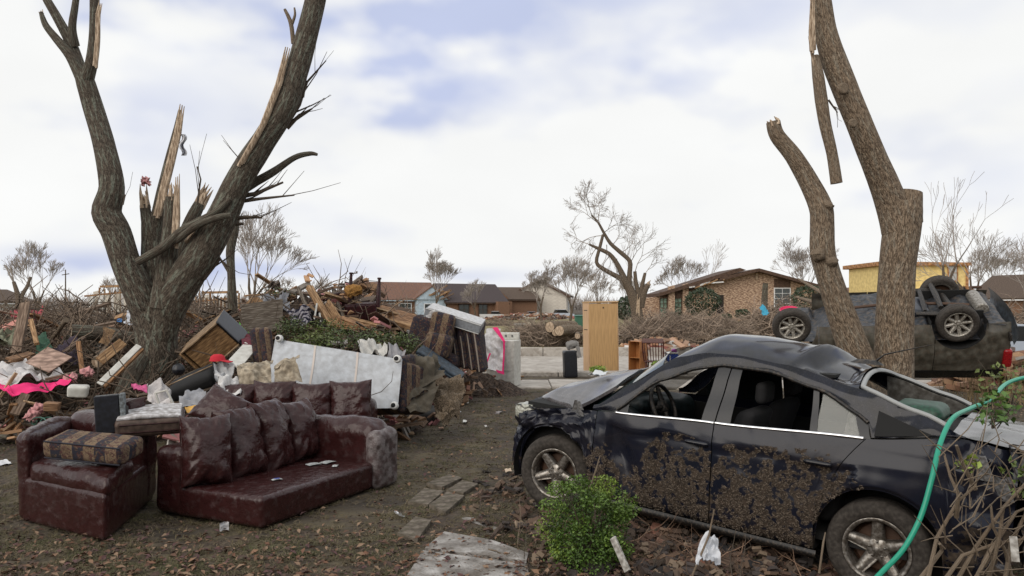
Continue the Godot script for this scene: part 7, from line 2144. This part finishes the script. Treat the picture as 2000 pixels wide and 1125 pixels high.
	# pink insulation tufts
	for q in [[172, 730, 11.0, "beside the orange stake"], [72, 802, 10.0, "in the grey litter at the left"], [60, 815, 9.9, "lowest in the grey litter"], [140, 742, 10.7, "right of the tablecloth"]]:
		t = thing("insulation_wad", "wad of pink fibre insulation " + q[3], "insulation", at(q[0], q[1], q[2]))
		rounded(t, "wad", Vector3(0.15, 0.09, 0.12), 0.04, turned(Vector3.ZERO, q[0]), mats.pink_fluff, 0.10, 16, 70.0)
	mb = MB.new()
	var pts := []
	var rad := []
	for i in 22:
		var g := i * 0.55
		pts.append(at(62 + 10 * cos(g) + i * 1.6, 822 + 7 * sin(g), 9.7 + 0.25 * sin(g * 0.7))); rad.append(0.008)
	mb.tube(pts, rad, 6)
	solo("hose_scrap", mb.mesh(), mat("dark_green_hose", lin(0.02, 0.10, 0.07), 0.5), Transform3D(), "thin dark green hose curled in the litter at the left", "hose")
func pk_mat() -> StandardMaterial3D: return mats.pink_edge

# ---- furniture put out along the kerb
func kerb_things() -> void:
	var birch := mat("birch", lin(0.56, 0.35, 0.155), 0.55, texs.soft, Vector3(5, 0.35, 5))
	var birch2 := mat("birch_side", lin(0.64, 0.42, 0.24), 0.6, texs.soft, Vector3(5, 0.35, 5))
	var t := thing("tall_dresser", "tall light wooden dresser standing alone on the verge, plain back facing forward", "dresser", at(1174, 728, 21.2))
	t.position.y = 0.02
	t.rotation = Vector3(0, deg_to_rad(12), deg_to_rad(0.8))
	rounded(t, "back_panel", Vector3(0.80, 1.90, 0.02), 0.006, Transform3D(Basis(), Vector3(0, 0.98, 0.25)), birch, 0, 4)
	for s: float in [-1.0, 1.0]: rounded(t, "side_panel", Vector3(0.03, 1.94, 0.5), 0.006, Transform3D(Basis(), Vector3(s * 0.415, 0.98, 0)), birch2, 0, 4)
	rounded(t, "top_board", Vector3(0.88, 0.04, 0.56), 0.01, Transform3D(Basis(), Vector3(0, 1.97, 0)), birch, 0, 4)
	rounded(t, "plinth", Vector3(0.78, 0.07, 0.46), 0.006, Transform3D(Basis(), Vector3(0, 0.04, 0)), birch2, 0, 4)
	for y in [0.45, 0.9, 1.35]: rounded(t, "shelf", Vector3(0.78, 0.02, 0.46), 0.004, Transform3D(Basis(), Vector3(0, y, 0)), birch2, 0, 3)
	for y in [1.22, 1.75]: rounded(t, "hinge_slot", Vector3(0.006, 0.02, 0.30), 0.002, Transform3D(Basis(), Vector3(-0.432, y, 0.03)), mats.black_liner, 0, 3)
	rounded(t, "catch", Vector3(0.04, 0.05, 0.02), 0.006, Transform3D(Basis(), Vector3(0.0, 1.82, 0.265)), mats.brown_vinyl, 0, 3)
	t = thing("black_cabinet", "small black board-sided cabinet left of the tall dresser", "cabinet", at(1114, 733, 20.2))
	t.position.y = 0.0
	t.rotation = Vector3(0, 0.12, 0.03)
	rounded(t, "carcass", Vector3(0.34, 0.70, 0.30), 0.012, Transform3D(Basis(), Vector3(0, 0.36, 0)), mats.black_vinyl, 0, 4)
	rounded(t, "door", Vector3(0.31, 0.66, 0.015), 0.006, Transform3D(Basis(), Vector3(0, 0.36, 0.155)), mats.black_vinyl, 0, 4)
	t = thing("grey_rag", "grey rag bundled on top of the small black cabinet", "rag", at(1117, 678, 20.2))
	rounded(t, "rag", Vector3(0.30, 0.16, 0.22), 0.07, turned(Vector3(0, 0.02, 0), 0, 0, 8), mat("grey_rag", lin(0.26, 0.25, 0.24), 1.0, texs.cloth, Vector3(6, 6, 6)), 0.10, 12, 22.0)
	sheet(t, "loose_end", [[1122, 664, 20.15], [1130, 668, 20.1], [1136, 698, 20.0], [1128, 700, 20.0]], 0.03, mats.grey_rag, 9.0, 8)
	# open bookcase
	var orange := mat("orange_wood", lin(0.42, 0.18, 0.06), 0.5, texs.soft, Vector3(5, 0.35, 5))
	t = thing("small_bookcase", "small orange-brown bookcase beside the rocking chair, shelves turned left", "bookcase", at(1241, 718, 20.8))
	t.position.y = 0.0
	t.rotation.y = deg_to_rad(38)
	rounded(t, "side_panel", Vector3(0.30, 0.92, 0.02), 0.005, Transform3D(Basis(), Vector3(0.1, 0.47, 0.2)), orange, 0, 4)
	rounded(t, "side_panel", Vector3(0.30, 0.92, 0.02), 0.005, Transform3D(Basis(), Vector3(0.1, 0.47, -0.2)), orange, 0, 4)
	rounded(t, "back_panel", Vector3(0.02, 0.92, 0.38), 0.005, Transform3D(Basis(), Vector3(0.24, 0.47, 0)), orange, 0, 4)
	for y in [0.05, 0.48, 0.92]: rounded(t, "shelf", Vector3(0.28, 0.02, 0.37), 0.004, Transform3D(Basis(), Vector3(0.1, y, 0)), orange, 0, 3)
	# rocking chair
	var red := mat("red_brown_wood", lin(0.11, 0.025, 0.018), 0.45, texs.grain, Vector3(4, 4, 4))
	t = thing("rocking_chair", "red-brown spindle-back wooden rocking chair on the verge", "chair", at(1279, 716, 20.6))
	t.position.y = -0.02
	t.rotation.y = deg_to_rad(160)
	rounded(t, "seat", Vector3(0.50, 0.04, 0.46), 0.015, Transform3D(Basis(), Vector3(0, 0.42, 0)), red, 0, 6)
	var mb: MB
	for i in 7:
		mb = MB.new()
		var sx := -0.2 + i * 0.067
		mb.tube([Vector3(sx, 0.43, -0.2), Vector3(sx * 1.1, 0.7, -0.28), Vector3(sx * 1.15, 0.94, -0.34)], [0.011, 0.014, 0.01], 6)
		part(t, "spindle", mb.mesh(), red)
	rounded(t, "crest_rail", Vector3(0.56, 0.13, 0.035), 0.015, turned(Vector3(0, 0.98, -0.35), 0, 12), red, 0, 6)
	for s: float in [-1.0, 1.0]:
		mb = MB.new()
		mb.tube([Vector3(s * 0.25, 0.43, -0.2), Vector3(s * 0.27, 0.7, -0.28), Vector3(s * 0.28, 0.98, -0.35)], [0.02, 0.02, 0.016], 8)
		part(t, "back_post", mb.mesh(), red)
		mb = MB.new()
		mb.tube([Vector3(s * 0.27, 0.66, -0.27), Vector3(s * 0.30, 0.66, 0.0), Vector3(s * 0.29, 0.65, 0.2)], [0.018, 0.026, 0.024], 8)
		part(t, "arm", mb.mesh(), red)
		for z in [-0.18, 0.18]:
			mb = MB.new()
			mb.tube([Vector3(s * 0.2, 0.41, z), Vector3(s * 0.23, 0.08, z * 1.2)], [0.022, 0.018], 8)
			part(t, "leg", mb.mesh(), red)
		mb = MB.new()
		mb.tube([Vector3(s * 0.28, 0.65, 0.16), Vector3(s * 0.22, 0.43, 0.16)], [0.014, 0.014], 6)
		part(t, "arm_support", mb.mesh(), red)
		mb = MB.new()
		mb.tube([Vector3(s * 0.23, 0.14, -0.5), Vector3(s * 0.23, 0.06, -0.2), Vector3(s * 0.23, 0.045, 0.05), Vector3(s * 0.23, 0.1, 0.4)], [0.02, 0.022, 0.022, 0.018], 8)
		part(t, "rocker", mb.mesh(), red)
	# blue cooler with purple toy
	t = thing("cool_box", "blue and white cool box right of the rocking chair", "cool box", at(1313, 706, 20.4))
	rounded(t, "tub", Vector3(0.30, 0.2, 0.24), 0.03, Transform3D(Basis(), Vector3(0, 0.1, 0)), mat("blue_plastic", lin(0.015, 0.05, 0.28), 0.4), 0, 6)
	rounded(t, "lid", Vector3(0.31, 0.05, 0.25), 0.02, Transform3D(Basis(), Vector3(0, 0.225, 0)), mats.white_plastic, 0, 6)
	rounded(t, "label", Vector3(0.03, 0.12, 0.006), 0.002, Transform3D(Basis(), Vector3(-0.08, 0.1, 0.123)), mats.white_plastic, 0, 3)
	t = thing("purple_toy", "small purple toy on top of the cool box", "toy", at(1317, 688, 20.4))
	rounded(t, "body", Vector3(0.13, 0.15, 0.1), 0.04, Transform3D(), mat("purple_plastic", lin(0.22, 0.03, 0.22), 0.5), 0.03, 6)
	t = thing("pink_tub", "hot pink plastic tub in the branches above the sedan roof", "tub", at(1541, 610, 22.0))
	mb = MB.new()
	mb.lathe([Vector2(0.0, -0.1), Vector2(0.2, -0.1), Vector2(0.24, 0.1), Vector2(0.26, 0.1), Vector2(0.26, 0.08)], 20, turned(Vector3.ZERO, 0, 20, 8))
	part(t, "bowl", mb.mesh(), mat("pink_plastic", lin(0.68, 0.03, 0.13), 0.4))
	var o := sheet(self, "blue_tarp", [[1484, 598, 26], [1497, 600, 26], [1502, 616, 25.5], [1490, 612, 25.5]], 0.08, mat("cyan_tarp", lin(0.03, 0.28, 0.42), 0.5), 5.0, 10)
	tag(o, "torn light blue tarpaulin on the branches before the brick house", "tarpaulin")
	t = thing("broken_post", "rough broken tree post standing in front of the brick wall", "post", at(1493, 620, 60))
	limb(t, "stump", [[1492, 630, 60, 6], [1493, 590, 60, 6], [1495, 553, 60, 5]], bark, 10, 0.2, 3)
	for q in [[1560, 545, 1650, 612, 24.0, "long bare limb slanting down past the brick house's right end"], [1555, 580, 1630, 618, 22.0, "second bare limb lying under the long slanting one"]]:
		mb = MB.new()
		var a := at(q[0], q[1], q[4])
		var b := at(q[2], q[3], q[4] - 3.0)
		mb.tube([a, a.lerp(b, 0.5) + Vector3(0, 0.1, 0), b], [0.03, 0.06, 0.09], 8, 0.2, 5.0, nz)
		solo("slanting_limb", mb.mesh(), bark_warm, Transform3D(), q[5], "limb")
	var k := 0
	for q in [[1168, 722, 19.0, 0.22, 0.10], [1283, 712, 17.5, 0.14, 0.08]]:
		t = thing("weed_clump", ["bright green weeds at the foot of the tall dresser", "bright green weeds in front of the rocking chair"][k], "weeds", at(q[0], q[1], q[2]))
		foliage(t, Vector3.ZERO, Vector3(q[3], q[4], q[3]), 260, 0.06, Color(0.16, 0.24, 0.03), 0.3)
		k += 1

# ---- close to the camera
func spot(px: float, py: float) -> String:
	if px < 1000: return "by the loose paving stones" if py < 1000 else "left of the pale path"
	if px < 1075: return "in front of the sedan's front wheel" if py < 1010 else "between the path and the green shrub"
	if px < 1260: return "right of the green shrub"
	if px < 1350: return "left of the white plastic bag"
	if px < 1440: return "around the white plastic bag"
	if px < 1560: return "below the sedan's rear door"
	return "beside the sedan's rear wheel"
func foreground() -> void:
	var t := thing("boxwood_shrub", "bright green small-leaved shrub in front of the sedan's front wheel", "shrub", Vector3(0.53, -0.02, -5.45))
	var mb := MB.new()
	for i in 26:
		var g := rn(0, TAU)
		var e := Vector3(cos(g) * rn(0.05, 0.3), rn(0.35, 0.68), sin(g) * rn(0.05, 0.28))
		mb.tube([Vector3(rn(-0.04, 0.04), 0, rn(-0.04, 0.04)), e * 0.5 + Vector3(rn(-0.03, 0.03), 0.05, 0), e], [0.008, 0.006, 0.002], 5)
	part(t, "stems", mb.mesh(), twig).set_meta("kind", "stuff")
	foliage(t, Vector3(0.0, 0.28, 0), Vector3(0.26, 0.27, 0.25), 4200, 0.021, Color(0.05, 0.10, 0.016), 0.4, "foliage")
	foliage(t, Vector3(-0.02, 0.16, 0.04), Vector3(0.27, 0.17, 0.25), 2400, 0.022, Color(0.075, 0.14, 0.02), 0.5, "foliage")
	for i in 15:
		var g := i * 2.4
		var c := Vector3(cos(g) * rn(0.14, 0.25), 0.16 + 0.036 * i, sin(g) * rn(0.1, 0.2))
		c *= Vector3(1.15 - 0.5 * ss(0.45, 0.75, c.y), 0.95, 1)
		foliage(t, c, Vector3(rn(0.08, 0.13), rn(0.06, 0.10), rn(0.08, 0.12)), 420, rn(0.019, 0.025), [Color(0.10, 0.17, 0.022), Color(0.15, 0.22, 0.028), Color(0.08, 0.14, 0.02)][i % 3], 0.35, "foliage")
	foliage(t, Vector3(0.24, 0.46, -0.02), Vector3(0.16, 0.10, 0.16), 700, 0.021, Color(0.09, 0.15, 0.02), 0.3, "foliage")
	beam("white_stake", at(1197, 1050, 5.2), at(1226, 1116, 5.05), 0.045, 0.02, 1.2, mat("white_paint", lin(0.50, 0.49, 0.46), 0.7, texs.blotch, Vector3(4, 4, 4)), "white painted stake leaning beside the green shrub", "stake")
	beam("pale_stake", at(1979, 1048, 3.9), at(1984, 1098, 3.85), 0.035, 0.02, 0.2, mats.white_paint, "short pale stake standing in the brambles at the right edge", "stake")
	var o := sheet(self, "plastic_bag", [[1372, 1058, 5.15], [1402, 1052, 5.2], [1412, 1095, 5.0], [1355, 1108, 4.9]], 0.05, mat("bag_white", lin(0.58, 0.60, 0.64), 0.5), 9.0, 20)
	tag(o, "crumpled white plastic bag on the ground in front of the sedan's door", "plastic bag")
	# bricks, roof scraps and sticks lying along the car
	var br := MB.new()
	br.box(Transform3D(), Vector3(0.2, 0.06, 0.09), 0.006)
	var brick := br.mesh()
	var dark := mat("roofing_felt", lin(0.035, 0.033, 0.036), 0.9, texs.fine, Vector3(6, 6, 6))
	for i in 30:
		var px := rn(1190, 1680) if i < 30 else rn(935, 1060)
		var py := rn(1035, 1125) if i < 30 else rn(925, 1060)
		var g := on_ground(px, py) + Vector3(0, 0.025, 0)
		if i % 3 == 0:
			solo("debris_brick", brick, mats[["red_brick", "pink_brick", "brown_brick2"][i % 9 / 3]], Transform3D(Basis.from_euler(Vector3(rn(-0.4, 0.4), rn(0, TAU), rn(-0.4, 0.4))).scaled(Vector3.ONE * rn(0.5, 1.0)), g), "%s broken brick on the ground %s" % [["red", "pinkish", "brown"][i % 9 / 3], spot(px, py)], "brick", "bricks lying by the sedan")
		else:
			var s := rn(0.08, 0.2)
			var q := MB.new()
			q.grid(5, 5, func(u: float, v: float) -> Vector3: return Vector3((u - 0.5) * s * 2.0, 0.03 * n3(Vector3(u + i, v, i), 14.0) + 0.02 * sin(u * 4), (v - 0.5) * s))
			q.grid(5, 5, func(u: float, v: float) -> Vector3: return Vector3((u - 0.5) * s * 2.0, 0.03 * n3(Vector3(u + i, v, i), 14.0) + 0.02 * sin(u * 4) - 0.01, (v - 0.5) * s))
			solo("roofing_scrap", q.mesh(), [dark, dark, boards[4]][i % 3], turned(g, rn(0, 360), rn(-15, 15), rn(-15, 15)), "%s roofing scrap on the ground %s" % ["large torn" if s > 0.14 else "small torn", spot(px, py)], "scrap", "roofing scraps by the sedan")
	for i in 46:
		var px := rn(1080, 1700) if i < 30 else rn(930, 1060)
		var py := rn(1030, 1125) if i < 30 else rn(940, 1100)
		var g := on_ground(px, py) + Vector3(0, 0.03, 0)
		solo("ground_stick", stick_meshes[i % 5], [twig, bark_warm, bark][i % 3], Transform3D(Basis.from_euler(Vector3(rn(-0.3, 0.3), rn(0, TAU), rn(-0.15, 0.3))).scaled(Vector3(0.35, 0.5, 0.5) * rn(0.6, 1.3)), g), "%s %s stick on the ground %s" % [["bent", "crooked", "forked", "twisted", "kinked"][i % 5], ["dark", "light brown", "grey"][i % 3], spot(px, py)], "stick", "sticks on the ground by the sedan")
	var chip := MB.new()
	chip.use_col = true
	chip.box(turned(Vector3.ZERO, 10, 8, 5), Vector3(0.07, 0.014, 0.03))
	chip.box(turned(Vector3(0.03, 0.01, 0.02), 60, -15, 20), Vector3(0.035, 0.012, 0.02))
	var xs := []
	var cs := []
	for i in 1300:
		var px := rn(1080, 1800) if i < 1100 else rn(925, 1100)
		var py := rn(1000, 1135) if i < 1100 else rn(925, 1125)
		if px < 1040 and py > 1040 + (1040 - px) * 0.2: continue
		var g := on_ground(px, py)
		xs.append(Transform3D(Basis.from_euler(Vector3(rn(-0.6, 0.6), rn(0, TAU), rn(-0.6, 0.6))).scaled(Vector3.ONE * rn(0.4, 1.9)), g + Vector3(0, rn(0.005, 0.045), 0)))
		cs.append([Color(0.13, 0.085, 0.06), Color(0.09, 0.06, 0.045), Color(0.19, 0.125, 0.085), Color(0.05, 0.042, 0.04), Color(0.16, 0.095, 0.07), Color(0.28, 0.21, 0.15), Color(0.06, 0.05, 0.045), Color(0.08, 0.065, 0.06), Color(0.11, 0.08, 0.06)][rng.randi() % 9] * rn(0.5, 1.0))
	tag(scatter(self, "ground_rubble", chip.mesh(), mats.rubble_chip, xs, cs), "fine rubble of bark, brick and felt crumbs along the sedan", "rubble")
	for k2 in 2:
		xs = []; cs = []
		for i in 90:
			var g := on_ground(rn(1085, 1850), rn(1005, 1130))
			xs.append(Transform3D(Basis.from_euler(Vector3(rn(-0.3, 0.3), rn(0, TAU), rn(-0.1, 0.35))).scaled(Vector3(0.3, 0.4, 0.4) * rn(0.5, 1.3)), g + Vector3(0, rn(0.02, 0.07), 0)))
			cs.append(Color(0.24, 0.15, 0.10) * rn(0.4, 1.2))
		tag(scatter(self, "ground_twigs", stick_meshes[k2 * 2], mats.brush_twig, xs, cs), ["thin curved twigs littering the ground along the sedan", "thin forked twigs littering the ground along the sedan"][k2], "twigs")
	for q in [[1352, 1125, 1385, 1045, 1395, 995, "tall thin cane standing up in front of the sedan's doors"], [1600, 1120, 1608, 1060, 1612, 1040, "short straight cane beside the sedan's rear wheel"], [1150, 960, 1165, 915, 1172, 890, "reddish cane rising behind the green shrub"]]:
		mb = MB.new()
		mb.tube([at(q[0], q[1], 5.0 if q[0] > 1200 else 5.7), at(q[2], q[3], 5.05 if q[0] > 1200 else 5.7), at(q[4], q[5], 5.1 if q[0] > 1200 else 5.7)], [0.008, 0.007, 0.004], 6)
		solo("standing_cane", mb.mesh(), bark_warm, Transform3D(), q[6], "cane")
	# garden hose over the sedan's tail
	var pts := []
	var rad := []
	var hp := [[1690, 1150, 4.35], [1722, 1118, 4.45], [1765, 1072, 4.5], [1798, 1010, 4.55], [1820, 935, 4.6], [1836, 868, 4.72], [1860, 818, 4.92], [1895, 798, 5.25], [1935, 780, 5.5], [1962, 752, 5.9], [1990, 740, 6.1], [2020, 735, 6.2]]
	for i in hp.size() - 1:
		for s in 6:
			var f := func(n: int) -> Vector3: return at(hp[n][0], hp[n][1], hp[n][2])
			pts.append((f.call(i) as Vector3).cubic_interpolate(f.call(i + 1), f.call(maxi(i - 1, 0)), f.call(mini(i + 2, hp.size() - 1)), s / 6.0)); rad.append(0.0155)
	mb = MB.new()
	mb.tube(pts, rad, 12)
	solo("garden_hose", mb.mesh(), mat("green_hose", lin(0.012, 0.30, 0.19), 0.35), Transform3D(), "bright teal green garden hose draped over the sedan's tail", "hose")
	# brambles at the right edge
	t = thing("bramble_bush", "tangle of bare brown bramble canes at the right edge before the sedan's tail", "bush", Vector3(2.9, -0.1, -4.3))
	for q in [[[1808, 1150], [1830, 1050], [1870, 980], [1905, 950], [1912, 905]], [[1860, 1150], [1905, 1070], [1965, 985], [2015, 930]], [[1895, 1150], [1935, 1075], [1985, 1000], [2020, 985]], [[1925, 1150], [1950, 1060], [1960, 990], [2000, 950]], [[1840, 1140], [1880, 1085], [1950, 1060], [2020, 1050]], [[1868, 1010], [1872, 965], [1856, 930], [1845, 890]], [[1905, 955], [1880, 905], [1868, 870]], [[1960, 1150], [1975, 1060], [2005, 1000]], [[1790, 1140], [1840, 1075], [1835, 1062]], [[1980, 1150], [1965, 1080], [1940, 1030], [1935, 985]]]:
		var pp := []
		var rr := []
		for i in q.size():
			pp.append(at(q[i][0], q[i][1], 4.15 + 0.05 * sin(i * 2.0 + q[0][0])) - t.position); rr.append(0.0105 * (1.15 - 0.2 * i))
		mb = MB.new()
		mb.tube(pp, rr, 7, 0.2, 20.0, nz)
		part(t, "cane", mb.mesh(), bark_warm)
	mb = MB.new()
	for i in 90:
		var a := at(rn(1830, 2030), rn(880, 1150), rn(3.9, 4.6)) - t.position
		var d := Vector3(rn(-0.2, 0.3), rn(-0.05, 0.3), rn(-0.15, 0.15))
		mb.tube([a, a + d * 0.5 + Vector3(rn(-0.04, 0.04), rn(-0.04, 0.04), 0), a + d], [0.004, 0.0035, 0.0015], 4, 0, 1, null, false)
	part(t, "twigs", mb.mesh(), bark_warm).set_meta("kind", "stuff")
	var k := 0
	for q in [[1942, 798, 5.0, 0.13, 0.13, 110, 0.055, Color(0.06, 0.12, 0.02), "leafy vine clump hanging over the sedan's boot lid"], [1888, 905, 4.2, 0.07, 0.05, 26, 0.045, Color(0.22, 0.28, 0.05), "small pale green leaf cluster on a cane before the sedan's tail"], [1990, 935, 4.4, 0.1, 0.12, 50, 0.045, Color(0.14, 0.2, 0.04), "yellowish leaves in the brambles at the right edge"], [1975, 745, 7.5, 0.3, 0.22, 120, 0.06, Color(0.10, 0.13, 0.03), "sparse leafy stems beyond the sedan's boot lid"]]:
		var c := thing("leaf_cluster", q[8], "leaves", at(q[0], q[1], q[2]))
		foliage(c, Vector3.ZERO, Vector3(q[3], q[4], q[3]), q[5], q[6], q[7], 0.2)
		mb = MB.new()
		for i in 6: mb.tube([Vector3(rn(-0.02, 0.02), -q[4], 0), Vector3(rn(-1, 1) * q[3], rn(-0.3, 1) * q[4], rn(-1, 1) * q[3])], [0.004, 0.002], 4)
		part(c, "stems", mb.mesh(), twig).set_meta("kind", "stuff")
		k += 1
	t = thing("dry_weeds", "pale dry weed stems beyond the sedan's boot lid at the right edge", "weeds", on_ground(1975, 790) + Vector3(0, 0.1, 0))
	mb = MB.new()
	for i in 170:
		var a := Vector3(rn(-1.0, 1.0), -0.1, rn(-0.8, 0.8))
		var d := Vector3(rn(-0.25, 0.25), rn(0.3, 0.95), rn(-0.2, 0.2))
		mb.tube([a, a + d * 0.55, a + d + Vector3(rn(-0.1, 0.1), -0.03, 0)], [0.006, 0.005, 0.002], 4, 0, 1, null, false)
	part(t, "stems", mb.mesh(), mat("dry_stem", lin(0.30, 0.22, 0.12), 0.95)).set_meta("kind", "stuff")
	# litter on the lawn
	k = 0
	for q in [[787, 842, 0.16, 0.10, Color(0.03, 0.1, 0.42), "blue printed card on the lawn right of the loveseat arm"], [780, 1010, 0.05, 0.10, Color(0.62, 0.63, 0.66), "thin white plastic sliver on the lawn left of the paving stones"], [908, 827, 0.16, 0.06, Color(0.6, 0.6, 0.58), "white plastic strip on the lawn below the speckled carpet"], [950, 836, 0.07, 0.05, Color(0.6, 0.58, 0.55), "small white scrap right of the white plastic strip"], [893, 805, 0.14, 0.05, Color(0.5, 0.52, 0.54), "grey plastic shard at the speckled carpet's foot"], [975, 808, 0.14, 0.10, Color(0.24, 0.22, 0.22), "flat grey stone on the lawn left of the sedan's nose"], [992, 923, 0.12, 0.07, Color(0.5, 0.4, 0.3), "pale wood chip near the sedan's front wheel"], [5, 908, 0.18, 0.14, Color(0.62, 0.63, 0.65), "white paper on the ground at the left edge"], [800, 830, 0.05, 0.2, Color(0.42, 0.44, 0.46), "thin metal strip on the ground beside the loose tyre"], [1165, 728, 0.2, 0.12, Color(0.55, 0.58, 0.6), "white plastic film lying on the sedan's bonnet"], [862, 840, 0.12, 0.07, Color(0.3, 0.18, 0.12), "reddish clod on the lawn below the loose tyre"], [438, 1028, 0.07, 0.07, Color(0.5, 0.5, 0.52), "white scuffed tag low on the loveseat's end"]]:
		var g := on_ground(q[0], q[1]) + Vector3(0, 0.03, 0)
		if k == 9: g = at(1168, 729, 6.95)
		if k == 11: g = at(438, 1028, 6.28)
		mb = MB.new()
		var f := func(u: float, v: float) -> Vector3: return Vector3((u - 0.5) * q[2], 0.012 * sin(u * 5 + k) + 0.02 * n3(Vector3(u, v, k), 20.0), (v - 0.5) * q[3])
		mb.grid(6, 6, f)
		mb.grid(6, 6, func(u: float, v: float) -> Vector3: return f.call(u, v) - Vector3(0, 0.004, 0))
		var m := mat("litter_%d" % k, lin(q[4].r, q[4].g, q[4].b), 0.7)
		var x := turned(g, k * 47.0, rn(-8, 8), rn(-8, 8))
		if k == 0:
			var c := thing("printed_card", q[5], "card", g)
			c.basis = Basis(Vector3.UP, 0.3)
			part(c, "card", mb.mesh(), m)
			for j in 2: rounded(c, "white_print", Vector3(0.035, 0.004, 0.05), 0.001, Transform3D(Basis(), Vector3(-0.03 + 0.055 * j, 0.014, 0)), mats.white_paint, 0, 3)
		elif k == 11:
			solo("scuffed_tag", mb.mesh(), m, frame(g, Vector3(0.95, 0, -0.35), Vector3(-0.3, 0.1, -1)), q[5], "tag")
		else:
			solo("litter_scrap", mb.mesh(), m, x, q[5], "litter")
		k += 1
